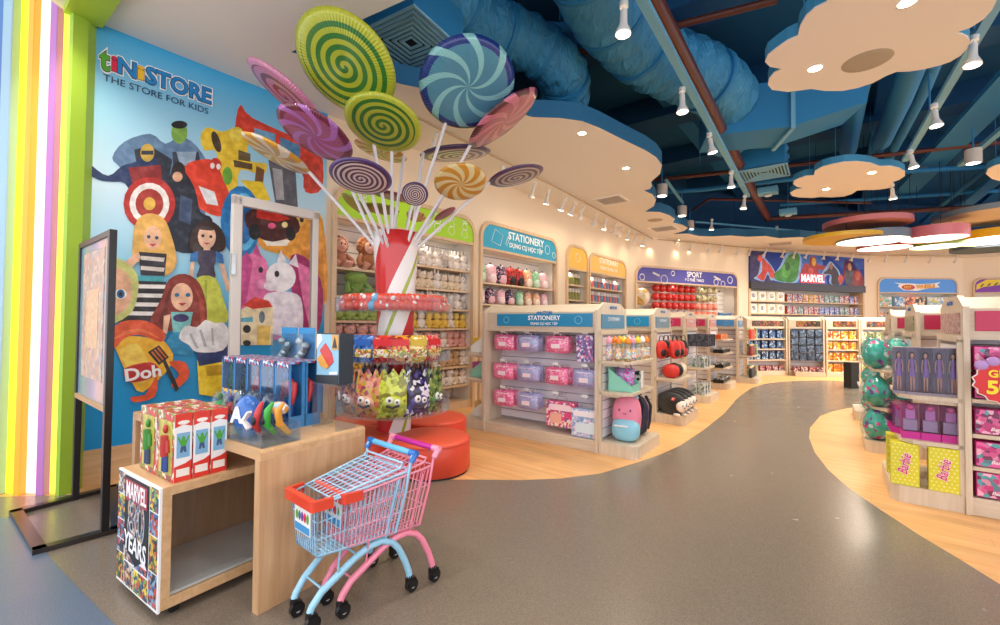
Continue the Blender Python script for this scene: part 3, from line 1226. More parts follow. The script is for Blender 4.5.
mb = MB(); mb.prism(rounded(-.12, .12, .05, .16, .03, 3, bottom=True), -.056, -.052, axis='y', mi=0); mb.prism(rounded(-.14, .14, .23, .29, .02, 3, bottom=True), -.056, -.052, axis='y', mi=1); mb.build('label_panel', [mat('#d8ecf6', .3), mat('#f2eef6', .4)], b)
b.location = gpt(P1, -.17, .08, .135); b.rotation_euler = (0, 0, GA)
b = pack('sticker_pack', 'tall violet sticker pack on the last top hook of the STATIONERY gondola', 'sticker pack', .21, .3, .03, print_mat(['#7a6fae', '#d88ab4', '#4f6fb0', '#e8e0ee', '#8a4a8a'], 24), mat('#9a86c0', .3))
b.location = gpt(P1, -.19, .07, .97); b.rotation_euler = (0, 0, GA)

# bottles on the end shelf
def bottle_proto(cap, body, label):
    t = thing('drinking_bottle', label, 'bottle')
    mb = MB(); mb.lathe([(.0, 0), (.034, 0), (.036, .01), (.036, .17), (.03, .19), (.026, .2)], 14); mb.build('flask', body, t)
    mb = MB(); mb.lathe([(.0365, .03), (.0368, .05), (.0368, .12), (.0365, .13)], 14); mb.build('printed_band', print_mat(['#f2f2f0', '#f0c86a', '#8fc4d8', '#e89ab0'], 40), t)
    mb = MB(); mb.lathe([(.03, .19), (.033, .195), (.033, .225), (.02, .245), (.0, .25)], 14); mb.ell((.0, 0, .255), .014, .014, .012, 8, 6); mb.build('cap', mat(cap, .35), t)
    return t


protos = [(Once(bottle_proto(c, clear_mat(tn, .3), 'x y z w')), nm) for c, tn, nm in (('#f08a2c', '#f2e4c4', 'orange'), ('#f2d02c', '#dff0e8', 'yellow'), ('#58c4c0', '#d6ecf4', 'teal'), ('#f0a0b8', '#e6e2f4', 'pink'), ('#f4f2ee', '#f4ead6', 'white'), ('#5fa44a', '#e8f0d8', 'green'))]
pat = [3, 0, 1, 2, 3, 0, 1, 4, 2, 5, 0, 3, 1, 4, 0]
for i in range(15):
    x, y = .09 + .1 * (i // 5), .08 + .15 * (i % 5)
    pr, nm = protos[pat[i]]
    pr.put(gpt(P1, x, y + .01 * (i // 5), 1.0), rnd.random() * 6, f'{nm}-capped bottle, {ORD[i % 5]} from front in the {("inner", "middle", "outer")[i // 5]} line on end shelf', 'drinking bottles on the end shelf')

# mint holder with a sequinned purse
t = thing('counter_display_box', 'mint green card holder with clipped front on the lower end shelf', 'display box', gpt(P1, .2, .22, .67), GA)
mb = MB()
mb.prism([(-.13, 0), (.13, 0), (.13, .1), (-.13, .26)], .1, .106, axis='y')
mb.prism([(-.13, 0), (.13, 0), (.13, .06), (-.13, .24)], -.1, -.094, axis='y')
mb.box(-.135, -.13, -.1, .106, 0, .25); mb.box(.13, .135, -.1, .106, 0, .08); mb.box(-.13, .13, -.1, .106, 0, .005)
mb.build('holder', mat('#8fd6bf', .5), t)
seq = print_mat(['#c23fa6', '#e070c8', '#3aa0b8', '#d84fb4', '#6ad0d8'], 60, .15, coat=1)
t = thing('sequin_purse', 'magenta and teal sequinned purse standing in the mint green holder', 'purse', gpt(P1, .21, .22, .68), GA)
mb = MB(); mb.pillow(.22, .24, .12); mb.build('purse_body', seq, t)
mb = MB(); mb.tube([(-.08, 0, .23), (-.05, 0, .3), (.05, 0, .3), (.08, 0, .23)], .008, 6); mb.build('strap', mat('#b84aa0', .5), t)
t = pack('boxed_toy', 'small white boxed toy with dark picture behind the sequinned purse', 'box', .14, .2, .08, print_mat(['#f2f0ec', '#2c2c30', '#c8ccc8'], 16), M_WHITE)
t.location = gpt(P1, .22, .55, .67); t.rotation_euler = (0, 0, GA)


def backpack(label, c_top, c_low, s=1.0, name='backpack', cat='backpack'):
    t = thing(name, label, cat)
    mb = MB(); mb.ell((0, 0, .26), .155, .12, .26, 18, 12, power=.85); mb.build('pack_body', mat(c_top, .5, bump=.15, bscale=20), t)
    mb = MB(); mb.ell((0, -.05, .13), .15, .11, .13, 16, 10, power=.75); mb.build('front_pocket', mat(c_low, .5, bump=.15, bscale=20), t)
    mb = MB(); mb.box(-.1, .04, -.163, -.157, .17, .186); mb.build('reflective_strip', mat('#f6f6f4', .3), t)
    mb = MB(); mb.tube([(-.05, .02, .52), (-.04, .04, .58), (.04, .04, .58), (.05, .02, .52)], .012, 6); mb.build('top_handle', M_DARK, t)
    for s_ in (-1, 1):
        mb = MB(); mb.tube([(s_ * .1, .08, .5), (s_ * .14, .19, .36), (s_ * .13, .17, .15), (s_ * .12, .1, .06)], .02, 6); mb.build('shoulder_strap', mat('#2b2838', .6), t)
    mb = MB()
    for ex in (-.06, .06):
        mb.ell((ex, -.112, .34), .01, .008, .014, 8, 6)
    mb.tube([(-.02, -.122, .31), (0, -.124, .3), (.02, -.122, .31)], .003, 4)
    mb.build('face_print', mat('#6a4a78', .5), t)
    return t


t = backpack('pink and light blue school backpack standing on the end plinth of the STATIONERY gondola', '#ec8aa6', '#8fcbe2')
for s_ in (-1, 1):
    mb = MB()
    mb.lathe([(.04, 0), (.025, .04), (.0, .065)], 10, c=(s_ * .09, 0, .46))
    mb.build('ear_flap', mat('#9fb4c6', .5), t)
t.location = gpt(P1, .22, .26, .13); t.rotation_euler = (0, 0, GA + .15)
t = backpack('dark backpack half hidden behind the pink and blue one', '#332a48', '#2a2438')
t.location = gpt(P1, .2, .62, .13); t.rotation_euler = (0, 0, GA + .1); t.scale = (.9, .8, .85)

# second gondola: red and black hanging bags, soft cat bags on the plinth
def hang_bag(c, label):
    t = thing('shoulder_bag', label, 'bag')
    mb = MB(); mb.ell((0, 0, .13), .1, .05, .13, 14, 9, power=.8); mb.build('bag_body', mat(c, .45), t)
    mb = MB(); mb.ell((0, -.035, .09), .06, .03, .06, 12, 8); mb.build('front_pocket', mat('#1d1a1e' if c != '#1d1a1e' else '#c8302a', .5), t)
    mb = MB(); mb.tube([(-.05, 0, .24), (-.03, 0, .33), (.03, 0, .33), (.05, 0, .24)], .007, 5); mb.build('strap', M_BLACK, t)
    return t


hb, hk2 = Once(hang_bag('#d2322a', 'x x x x')), Once(hang_bag('#1d1a1e', 'x x x x'))
for i in range(7):
    kind, nm = ((hb, 'red'), (hk2, 'black'))[i % 3 == 2]
    kind.put(gpt(P2, .08 + .16 * (i % 2), .08 + .11 * i, .9), GA + 1.1, f'{nm} shoulder bag, {ORD[i]} from front, hanging on the end of the second gondola', 'bags hanging on the second gondola')
for i, (c, nm) in enumerate((('#d2322a', 'red'), ('#1d1a1e', 'black'), ('#f2e2c8', 'cream'))):
    t = thing('round_purse', f'{nm} round purse on the end shelf of the second gondola', 'purse', gpt(P2, .2, .12 + .2 * i, .63), GA)
    mb = MB(); mb.ell((0, 0, .1), .12, .08, .1, 14, 10, power=.85); mb.build('purse_body', mat(c, .5), t)
    mb = MB(); mb.ell((0, 0, .1), .124, .012, .104, 14, 8); mb.build('zip_band', mat('#8a1f1c' if i == 0 else '#6a6058', .4), t)


def cat_bag(label):
    t = thing('plush_bag', label, 'plush bag')
    mb = MB(); mb.ell((0, .05, .15), .11, .26, .15, 16, 11, power=.85); mb.build('soft_body', mat('#1b1a1c', .8, bump=.4, bscale=60, sheen=.3), t)
    mb = MB(); mb.ell((0, -.15, .14), .08, .075, .09, 14, 9); mb.build('face_patch', mat('#f0e4dc', .8), t)
    mb = MB()
    for s_ in (-1, 1):
        mb.ell((s_ * .03, -.22, .15), .008, .005, .014, 8, 6)
    mb.ell((0, -.222, .12), .012, .006, .008, 8, 6)
    mb.build('face_print', M_BLACK, t)
    for s_ in (-1, 1):
        mb = MB(); mb.ell((s_ * .06, -.14, .02), .035, .06, .02, 10, 6); mb.build('paw', mat('#f0e4dc', .8), t)
    return t


cb = Once(cat_bag('x x x x'))
for i in range(4):
    cb.put(gpt(P2, .24 - .0 * i, .08 + .19 * i, .13), GA + 1.0, f'black plush bag with pale face, {ORD[i]} from the front on the second gondola plinth', 'black plush bags on the second plinth')
mb = MB()
t = thing('hair_bow', 'red spotted bow on the front black plush bag', 'bow', gpt(P2, .3, -.02, .36), GA + 1.0)
mb.ell((-.04, 0, 0), .04, .02, .025, 10, 6); mb.ell((.04, 0, 0), .04, .02, .025, 10, 6); mb.ell((0, -.01, 0), .015, .015, .015, 8, 6)
mb.build('bow', print_mat(['#d22f3a', '#d22f3a', '#d22f3a', '#f4e8e4'], 60), t)

# third gondola: grey hanging bags and bottles boxed on the plinth
gp = Once(pack('document_bag', 'x x x x', 'bag', .2, .22, .05, print_mat(['#3f4350', '#565a68', '#2f323c'], 16), mat('#3a3d48', .4)))
for i in range(8):
    gp.put(gpt(P3, .12 + .16 * (i % 2), .1 + .18 * (i // 2), 1.0 if i < 8 else .7), GA, f'dark grey document bag, {("inner", "outer")[i % 2]} one on the {ORD[i // 2]} hook of the third gondola', 'grey bags on the third gondola')
gb = Once(pack('boxed_flask', 'x x x x', 'box', .08, .2, .08, print_mat(['#d8dadc', '#9aa4ac', '#f2f2f2', '#6f8a5a'], 20), mat('#c8ccd0', .35), window=clear_mat('#dfe8ea', .25)))
for i in range(12):
    lvl = i // 6
    gb.put(gpt(P3, .13 + .14 * (i % 2), .12 + .22 * ((i % 6) // 2), (.13, .62)[lvl]), GA, f'grey boxed flask, {("inner", "outer")[i % 2]} of the {ORD[(i % 6) // 2]} pair, {("plinth", "shelf")[lvl]} of the third gondola', 'boxed flasks on the third gondola')

# fourth gondola: black trays of small toys, orange boxes on top shelf
bt = thing('toy_tray', 'x x x x', 'tray')
mb = MB(); mb.box(-.15, .15, -.1, .1, 0, .012)
for q in ((-.15, -.14, -.1, .1), (.14, .15, -.1, .1), (-.15, .15, -.1, -.09), (-.15, .15, .09, .1)):
    mb.box(*q, 0, .07)
mb.build('tray', M_BLACK, bt)
mb = MB()
for k in range(12):
    mb.ell((-.11 + .044 * (k % 6), -.05 + .1 * (k // 6), .07), .02, .03, .035, 8, 5)
tag(mb.build('small_toys', print_mat(['#2a2a2c', '#d8d4cc', '#8a8478', '#1a1a1c'], 40), bt), kind='stuff')
bt = Once(bt)
ob = Once(pack('boxed_toy', 'x x x x', 'box', .26, .1, .12, print_mat(['#d8571f', '#e8842c', '#7a2a18', '#f0b060'], 20), mat('#d8571f', .4)))
lv = ['plinth', 'lowest shelf', 'middle shelf', 'top shelf']
for k, z in enumerate((.13, .46, .78)):
    for i in range(3):
        bt.put(gpt(P4, .19, .14 + .26 * i, z), GA + PI / 2, f'black tray of small toys, {ORD[i]} from front on the {lv[k]} of the fourth gondola', 'toy trays on the fourth gondola')
for i in range(3):
    ob.put(gpt(P4, .18, .14 + .26 * i, 1.08), GA + PI / 2, f'orange boxed toy, {ORD[i]} from front on the top end shelf of the fourth gondola', 'orange boxes on the fourth gondola')

# fifth gondola: red and dark bottles
def slim(c, label):
    t = thing('slim_bottle', label, 'bottle')
    mb = MB(); mb.lathe([(0, 0), (.04, 0), (.042, .01), (.042, .15), (.02, .2), (.02, .22)], 12); mb.build('bottle_body', mat(c, .3), t)
    mb = MB(); mb.lathe([(.021, .2), (.021, .235), (0, .24)], 12); mb.build('cap', mat('#e8c8a0', .4), t)
    return t


for k, (c, nm, z) in enumerate((('#2a2624', 'black', .13), ('#8e2f2a', 'dark red', .66), ('#e2402a', 'bright red', 1.06))):
    o = Once(slim(c, 'x x x x'))
    for i in range(6):
        o.put(gpt(P5, .26, .08 + .085 * i, z), 0, f'{nm} slim bottle, {ORD[i]} from front on the {("plinth", "lower shelf", "upper shelf")[k]} of the fifth gondola', 'slim bottles on the fifth gondola', scale=(1, 1, 1.15))
gg = Once(pack('green_box', 'x x x x', 'box', .22, .26, .14, print_mat(['#9ac48a', '#c8d8b0', '#d8705a', '#7aa86a'], 14), mat('#a8c89a', .4)))
for k, z in enumerate((.13, .66, 1.06)):
    gg.put(gpt(P5, .22, .68, z), GA, f'pale green box on the {("plinth", "lower shelf", "upper shelf")[k]} beside the slim bottles', 'green boxes on the fifth gondola')


def on_g(g, x, y, z):
    o = G[g]
    return o.matrix_basis @ Vector((x, y, z))


# far gondolas: blister packs, boxes
nv = Once(pack('blister_pack', 'x x x x', 'toy pack', .19, .22, .06, print_mat(['#1f3f78', '#2f6fb0', '#14284c', '#c8d4e0', '#16386a'], 16), mat('#1c355e', .35), window=clear_mat('#d8e6f0', .2)))
bpat = print_mat(['#a83a3a', '#d8d0c8', '#3a3444', '#7a4a5a'], 26)
bb = Once(pack('boxed_toy', 'x x x x', 'box', .16, .14, .12, bpat, mat('#8a4448', .4)))
for r, z in enumerate((1.03, .75, .45)):
    for i in range(5):
        nv.put(on_g(6, -1.12 + .24 * i, .1, z), G[6].rotation_euler.z, f'navy blister pack, {ORD[i]} from left on the {ORD[r]} shelf down, bend gondola', 'navy packs on the bend gondola')
for i in range(6):
    bb.put(on_g(6, -1.14 + .2 * i, .1, .13), G[6].rotation_euler.z, f'red patterned box, {nth(i, 6)}, on the plinth below the navy packs', 'patterned boxes at the bend')
dp = Once(pack('blister_pack', 'x x x x', 'toy pack', .17, .2, .06, print_mat(['#2a3448', '#4a6a90', '#1a2030', '#8a9ab0'], 18), mat('#242c3c', .35), window=clear_mat('#d8e6f0', .2)))
for r, z in enumerate((1.08, .86, .64, .42)):
    for i in range(4):
        dp.put(on_g(7, -.7 + .19 * i, .02, z), G[7].rotation_euler.z, f'dark hanging pack, {ORD[i]} from left in row {("one", "two", "three", "four")[r]} facing the walkway end', 'dark packs facing the walkway')
for i in range(4):
    bb.put(on_g(7, -.7 + .18 * i, -.1, .13), G[7].rotation_euler.z, f'red patterned box, {nth(i, 4)}, on the jutting plinth below the dark hanging packs', 'patterned boxes at the walkway end')
mb = MB(); mb.box(-.75, -.05, -.25, 0, 0, .128); mb.build('front_plinth', M_GOND, G[7], bevel=.008)
yo = Once(pack('toy_pack', 'x x x x', 'toy pack', .17, .22, .1, print_mat(['#e8a01c', '#f2c83a', '#8a3a1c', '#e8dcc0', '#d8601c'], 16), mat('#e0a830', .4)))
gr = Once(pack('toy_pack', 'x x x x', 'toy pack', .16, .2, .1, print_mat(['#b8b45a', '#7a9a4a', '#e8e4d0', '#5a4a30'], 16), mat('#b8b890', .4)))
for r, z in enumerate((1.02, .74, .44, .13)):
    for i in range(4):
        yo.put(on_g(8, -.75 + .2 * i, .1, z), G[8].rotation_euler.z, f'orange and yellow toy pack, {nth(i, 4)}, {("top", "second", "third", "bottom")[r]} shelf at the walkway end', 'orange packs at the walkway end')
    for i in range(5):
        gr.put(on_g(9, -1.05 + .22 * i, .1, z), G[9].rotation_euler.z, f'olive and white toy pack, {ORD[i]} from left, {("top", "second", "third", "bottom")[r]} shelf of the farthest gondola', 'olive packs on the farthest gondola')

# left end shelves of the first gondola: clipped white and mint card holders
tones = [('#f2f0ec', 'white', '#e8c33a', 1.0), ('#f2f0ec', 'white', '#e8c33a', 1.0), ('#8fcdb4', 'mint', '#b04a90', .67), ('#f2f0ec', 'white', '#e0843a', .67), ('#f2f0ec', 'white', '#d8b070', .13)]
where = ['front one on the upper', 'rear one on the upper', 'front one on the lower', 'rear one on the lower', 'one at the foot of the']
for i, (c, nm, c2, z) in enumerate(tones):
    y = (.2, .55, .2, .55, .25)[i]
    t = thing('magazine_holder', f'{nm} clipped card holder, {where[i]} left end of the STATIONERY gondola', 'card holder', gpt(P1, -L1 - .2, y, z), GA, 'card holders on the left end')
    mb = MB()
    mb.prism([(-.12, 0), (.12, 0), (.12, .24), (-.12, .08)], -.09, -.084, axis='y')
    mb.prism([(-.12, 0), (.12, 0), (.12, .24), (-.12, .08)], .084, .09, axis='y')
    mb.box(.115, .12, -.09, .09, 0, .24); mb.box(-.12, -.115, -.09, .09, 0, .08); mb.box(-.12, .12, -.09, .09, 0, .005)
    mb.build('holder', mat(c, .5), t)
    mb = MB(); mb.box(-.1, .11, -.07, .07, .006, .2)
    mb.build('leaflets', mat(c2, .5), t)

# ------------------------------------------------------------------ right-hand gondolas
def doll_box(label):
    t = thing('doll_box', label, 'doll box')
    mb = MB(); mb.box(-.055, .055, .03, .035, 0, .36); mb.box(-.055, .055, -.035, .035, 0, .02); mb.box(-.055, .055, -.035, .035, .355, .362)
    mb.build('carton', mat('#8f8494', .4), t)
    mb = MB(); mb.box(-.056, .056, -.036, .03, .02, .355); mb.build('window', clear_mat('#e8e2ee', .1), t)
    mb = MB()
    mb.ell((0, 0, .295), .017, .017, .022, 10, 8, mi=0)
    mb.tube([(0, 0, .27), (0, 0, .28)], .006, 6, mi=0)
    for s_ in (-1, 1):
        mb.tube([(s_ * .022, 0, .262), (s_ * .034, -.005, .21), (s_ * .03, -.012, .17)], [.007, .006, .005], 6, mi=0)
        mb.tube([(s_ * .011, 0, .17), (s_ * .012, -.002, .1), (s_ * .012, 0, .04), (s_ * .013, -.01, .03)], [.012, .009, .006, .006], 6, mi=0)
    mb.build('doll', mat('#d9a888', .5), t)
    mb = MB(); mb.lathe([(.022, .27), (.024, .25), (.014, .215), (.024, .19), (.03, .135)], 12); mb.build('dress', mat('#8a6ab8', .5), t)
    mb = MB(); mb.ell((0, .008, .298), .024, .02, .028, 10, 8); mb.ell((0, .016, .262), .026, .012, .035, 10, 8); mb.build('hair', mat('#2c1c18', .6), t)
    return t


db = Once(doll_box('x x x x'))
for i in range(5):
    db.put(gpt(Q1, -.35 + .078 * i * 1.0, .1 + .02 * (i == 0), .85), GA, f'boxed violet-dressed doll, {nth(i, 5)}, front line of the upper end shelf', 'boxed dolls on the upper end shelf', scale=(.7, 1, 1.05))
for i in range(3):
    db.put(gpt(Q1, -.3, .25 + .14 * i, .85), GA - .6, f'boxed violet-dressed doll, {ORD[i]} behind the front line of upper end shelf', 'boxed dolls on the upper end shelf', scale=(.7, 1, 1.0))


def acc_box(label):
    t = thing('accessory_box', label, 'accessory box')
    mb = MB(); mb.box(-.06, .06, -.05, .05, 0, .05); mb.box(-.06, .06, .045, .05, .05, .24); mb.build('carton', mat('#c2258e', .4), t)
    mb = MB(); mb.box(-.058, .058, -.048, .044, .05, .24); mb.build('window', clear_mat('#f0dcec', .12), t)
    mb = MB(); mb.box(-.045, .045, -.02, .02, .055, .13, 0); mb.box(-.03, .03, -.03, .0, .135, .2, 1); mb.ell((0, -.03, .215), .03, .02, .02, 8, 6, 2)
    mb.build('accessories', [mat('#9fa4bc', .3), mat('#b48ac8', .4), mat('#c04a90', .4)], t)
    return t


ab = Once(acc_box('x x x x'))
for i in range(3):
    ab.put(gpt(Q1, -.29 + .115 * i, .1, .5), GA, f'magenta accessory box, {("left", "middle", "right")[i]} one in the front line on the lower end shelf', 'magenta boxes on the lower end shelf', scale=(.92, 1, 1.15))
for i in range(3):
    ab.put(gpt(Q1, -.32, .25 + .13 * i, .5), GA - .8, f'magenta accessory box, {ORD[i]} behind the front line on the lower end shelf', 'magenta boxes on the lower end shelf')


def yellow_box(label):
    t = thing('gift_box', label, 'box')
    mb = MB(); mb.box(-.085, .085, -.06, .06, 0, .335); mb.build('carton', mat('#d8d22e', .4), t, bevel=.003, seg=1)
    mb = MB()
    for i in range(6):
        for j in range(12):
            x = -.07 + .028 * i + (.014 if j % 2 else 0)
            if abs(x) < .08:
                mb.box(x - .005, x + .005, -.0612, -.06, .012 + j * .0275, .022 + j * .0275)
    mb.build('dots', mat('#f4f0b0', .4), t)
    text('Barbie', .085, (-.0, -.064, .17), (R(90), R(-80), 0), mat('#f6e8ee', .4), t, bold=.05, shear=.3, fit=.17)
    text('Barbie', .085, (-.0, -.066, .17), (R(90), R(-80), 0), mat('#d4287a', .4), t, bold=.01, shear=.3, fit=.16)
    return t


yb = Once(yellow_box('x x x x'))
for i, (x, y, lab) in enumerate(((-.33, .08, 'yellow dotted box with pink script, left of two at the front of the plinth'), (-.11, .06, 'yellow dotted box with pink script, beside the slatted end post on the plinth'),
                                 (-.33, .4, 'yellow dotted box with pink script, behind the left one on the plinth'))):
    yb.put(gpt(Q1, x, y, .13), GA - .05, lab, 'yellow dotted boxes on the plinth')


EGGM = print_mat(['#3cb0a2', '#3cb0a2', '#46bcae', '#3cb0a2', '#34a496', '#d84a8a', '#3cb0a2', '#c8d8dc', '#3cb0a2', '#7a4aa0'], 16, .25, coat=.6)


def egg(label):
    t = thing('surprise_egg', label, 'toy egg')
    pr = [(0, 0), (.06, .012), (.105, .06), (.125, .13), (.115, .2), (.08, .27), (.04, .305), (0, .315)]
    mb = MB(); mb.lathe(pr, 20); mb.build('shell', EGGM, t)
    mb = MB(); mb.lathe([(.05, -.0), (.14, .05), (.15, .15), (.13, .25), (.06, .33), (.02, .36), (.05, .39)], 14); mb.build('wrapper', clear_mat('#eef6f6', .06), t)
    return t


eg = Once(egg('x x x x'))
for k, z in enumerate((.13, .5, .92)):
    for i, (x, y) in enumerate(((-.31, .13), (-.12, .34), (-.02 - .09, .3))):
        if i == 2:
            continue
        eg.put(gpt(Q2, x, y, z), GA + rnd.uniform(-.5, .3), f'teal egg in clear wrap, {("front", "rear")[i]} one on the {("plinth", "lower shelf", "upper shelf")[k]} of the middle right gondola', 'teal surprise eggs', scale=(1.05, 1.05, 1.08 if k else 1.12))
for k, z in enumerate((.13, .5, .92)):
    eg.put(gpt(Q3, -.22, .2, z), GA + 1, f'teal egg in clear wrap on the {("plinth", "lower shelf", "upper shelf")[k]} of the farthest right gondola', 'teal surprise eggs', scale=(.95, .95, .95))

# pink boxes on the front shelves of the nearest right gondola
def pink_box(label):
    t = pack('playset_box', label, 'box', .2, .18, .16, print_mat(['#d83a8e', '#e86aa8', '#7a2a5a', '#58a8b0', '#f0b8d0'], 18), mat('#d02f86', .35), window=clear_mat('#f4e4ee', .15))
    text('Barbie', .035, (.02, -.09, .04), FACE, mat('#ffe6f2', .4), t, bold=.02, shear=.3)
    return t


kb = Once(pink_box('x x x x'))
for k, z in enumerate((.14, .365, .605, .865, 1.07)):
    for i in range(5):
        kb.put(gpt(Q1, .16 + .27 * i, .1, z), GA, f'pink playset box, {nth(i, 5)}, on the {("plinth", "lowest shelf", "middle shelf", "upper shelf", "upper stack")[k]} of the nearest right gondola', 'pink playset boxes at the right edge')
# sale burst sign
t = thing('sale_sign', 'red and white starburst card with yellow letters reading GIẢM 50%', 'sign', gpt(Q1, .25, -.1, 1.0), GA + .1)
st = []
for k in range(36):
    r_ = .205 if k % 2 else .19
    st.append((r_ * 1.1 * math.cos(2 * PI * k / 36), r_ * .8 * math.sin(2 * PI * k / 36)))
mb = MB(); mb.prism([(x * 1.04, z * 1.04) for x, z in st], .002, .006, axis='y'); mb.build('white_edge', M_WHITE, t)
mb = MB(); mb.prism(st, -.004, .002, axis='y'); c_ = mb.build('red_card', mat('#d3262c', .4), t)
text('GIẢM', .072, (-.06, -.007, .06), FACE, mat('#f8df2c', .4), c_, bold=.03)
text('50%', .13, (-.05, -.007, -.04), FACE, mat('#f8df2c', .4), c_, bold=.035)
mb = MB()
for k, (x, z) in enumerate(((-.12, .15), (-.05, .175), (.04, .17), (.12, .15), (-.18, .12))):
    mb.ell((x, -.004, z), .04, .01, .035, 10, 6, mi=k % 2)
mb.build('balloon_cutouts', [mat('#b48fce', .4), mat('#8cc04a', .4)], t)
mb = MB(); mb.tube([(0, .01, .15), (0, .09, .2)], .004, 5); mb.build('clip_arm', M_CLEAR, t)

# black bollard by the farthest gondola
b0 = Z(851.5, 388)
t = thing('end_bollard', 'black upright panel standing on the wood floor beside the teal eggs', 'panel', (b0.x, b0.y, 0), .1)
mb = MB(); mb.box(-.1, .1, -.1, .1, 0, .56); mb.build('black_panel', M_BLACK, t, bevel=.008)
mb = MB(); mb.box(-.11, .11, -.11, .11, .56, .575); mb.build('cap_plate', mat('#2a2a2c', .4), t)
# ------------------------------------------------------------------ soft toys in the plush bay
def in_bay(key, x, y, z):
    w, s0, s1, top = BAYS[key]
    p = on_wall(w, s0 + x, z, -y)
    return p


def plush_small(c_body, c_face, ears, label='x x x x'):
    """a sitting soft toy: body, head, ears, paws; small, so eyes are one part."""
    t = thing('plush_toy', label, 'soft toy')
    fur = mat(c_body, .9, bump=.5, bscale=80, sheen=.3)
    mb = MB()
    mb.ell((0, 0, .08), .075, .065, .085, 12, 8)
    for s_ in (-1, 1):
        mb.ell((s_ * .055, -.05, .025), .028, .045, .025, 8, 6)
        mb.ell((s_ * .07, -.02, .1), .022, .03, .045, 8, 6)
    mb.build('body', fur, t)
    mb = MB()
    mb.ell((0, -.01, .2), .072, .065, .064, 12, 9)
    for s_ in (-1, 1):
        if ears == 'long':
            mb.ell((s_ * .035, 0, .29), .017, .012, .055, 8, 6)
        elif ears == 'round':
            mb.ell((s_ * .055, 0, .255), .026, .014, .026, 8, 6)
    mb.build('head', mat(c_face, .9, bump=.5, bscale=80, sheen=.3), t)
    mb = MB()
    for s_ in (-1, 1):
        mb.ell((s_ * .026, -.072, .208), .007, .005, .008, 6, 5)
    mb.ell((0, -.077, .19), .008, .005, .006, 6, 5)
    mb.build('eyes_and_nose', M_BLACK, t)
    return t


KIN = {
    'white rabbit': Once(plush_small('#efe4da', '#f4ebe2', 'long')),
    'cream cat': Once(plush_small('#e8d2b4', '#f0dfc8', 'round')),
    'grey kitten': Once(plush_small('#b9aea6', '#e6ddd4', 'round')),
    'yellow chick': Once(plush_small('#e8c04a', '#f0d06a', 'none')),
    'pink piglet': Once(plush_small('#e8a89c', '#f0bcb0', 'round')),
    'green dinosaur': Once(plush_small('#9fb45a', '#e8cfae', 'none')),
    'beige bear': Once(plush_small('#d0a87c', '#e0c09a', 'round')),
}
right_rows = [('white rabbit', 2.27), ('cream cat', 1.93), ('grey kitten', 1.62), ('yellow chick', 1.31), ('pink piglet', 1.0), ('beige bear', .69), ('white rabbit', .38)]
for r, (kd, z) in enumerate(right_rows):
    for i in range(8):
        x = 1.42 + i * .152
        k2 = kd if (i + r) % 4 else ('grey kitten' if r == 0 else 'white rabbit' if kd != 'white rabbit' else 'cream cat')
        KIN[k2].put(in_bay('plush', x, .14 + rnd.uniform(-.02, .02), z), a_pl + rnd.uniform(-.25, .25),
                    f'{k2} soft toy, {nth(i, 8)}, {ORD[r]} right-hand shelf of the plush bay', 'soft toys in the plush bay', scale=rnd.uniform(.9, 1.0))
for r, (kd, z) in enumerate([('green dinosaur', 1.42), ('pink piglet', 1.1), ('yellow chick', .78), ('beige bear', .45)]):
    for i in range(6):
        x = .17 + i * .19
        k2 = kd if i < 4 or r else 'beige bear'
        KIN[k2].put(in_bay('plush', x, .14, z), a_pl + rnd.uniform(-.2, .2), f'{k2} soft toy, {nth(i, 6)}, {ORD[r + 2]} left-hand shelf of the plush bay', 'soft toys in the plush bay', scale=(1.15, 1.1, 1.0))
# second line of toys behind, on the two highest right shelves
for r, z in enumerate((2.27, 1.93, 1.62)):
    for i in range(7):
        KIN['cream cat' if (i + r) % 2 else 'white rabbit'].put(in_bay('plush', 1.5 + i * .155, .3, z + .0), a_pl, f'rear-line soft toy, {nth(i, 7)}, {ORD[r]} right-hand shelf of plush bay', 'soft toys in the rear line', scale=1.02)

# large curly monkey and a green frog at the left
def big_plush(name, label, c, face, z, x, frog=False, s=1.0, arm=None):
    t = thing(name, label, 'soft toy', in_bay('plush', x, .16, z), a_pl)
    t.scale = (s, s, s)
    fur = mat(c, .9, bump=1.0, bscale=45, sheen=.3)
    fm = mat(face, .9, bump=.3, bscale=60)
    mb = MB(); mb.ell((0, 0, .13), .12, .1, .13, 14, 10); mb.build('body', fur, t)
    mb = MB()
    if frog:
        mb.ell((0, -.03, .24), .17, .12, .09, 16, 10)
        for s_ in (-1, 1):
            mb.ell((s_ * .08, -.02, .33), .045, .04, .045, 10, 8)
    else:
        mb.ell((0, 0, .32), .13, .11, .12, 16, 12)
        for k in range(16):
            a = 2 * PI * k / 16
            mb.ell((.12 * math.cos(a), .0, .33 + .11 * math.sin(a)), .035, .05, .035, 8, 6)
    mb.build('head', fur, t)
    if not frog:
        mb = MB(); mb.ell((0, -.08, .31), .085, .05, .085, 12, 9); mb.ell((0, -.125, .29), .045, .035, .035, 10, 8); mb.build('face', fm, t)
    mb = MB()
    ez, ex, ey = (.34, .08, -.062) if frog else (.335, .03, -.13)
    for s_ in (-1, 1):
        mb.ell((s_ * ex, ey, ez), .012, .008, .015, 8, 6)
    mb.build('eyes', M_BLACK, t)
    for s_ in (-1, 1):
        mb = MB(); mb.tube([(s_ * .1, -.02, .2), (s_ * .17, -.08, .12), (s_ * .16, -.12, .04)], [.035, .035, .045], 8); mb.build('arm', fur, t)
        mb = MB(); mb.tube([(s_ * .07, -.05, .05), (s_ * .1, -.14, .04), (s_ * .09, -.16, .09)], [.045, .04, .05], 8); mb.build('leg', fm if not frog else fur, t)
    return t


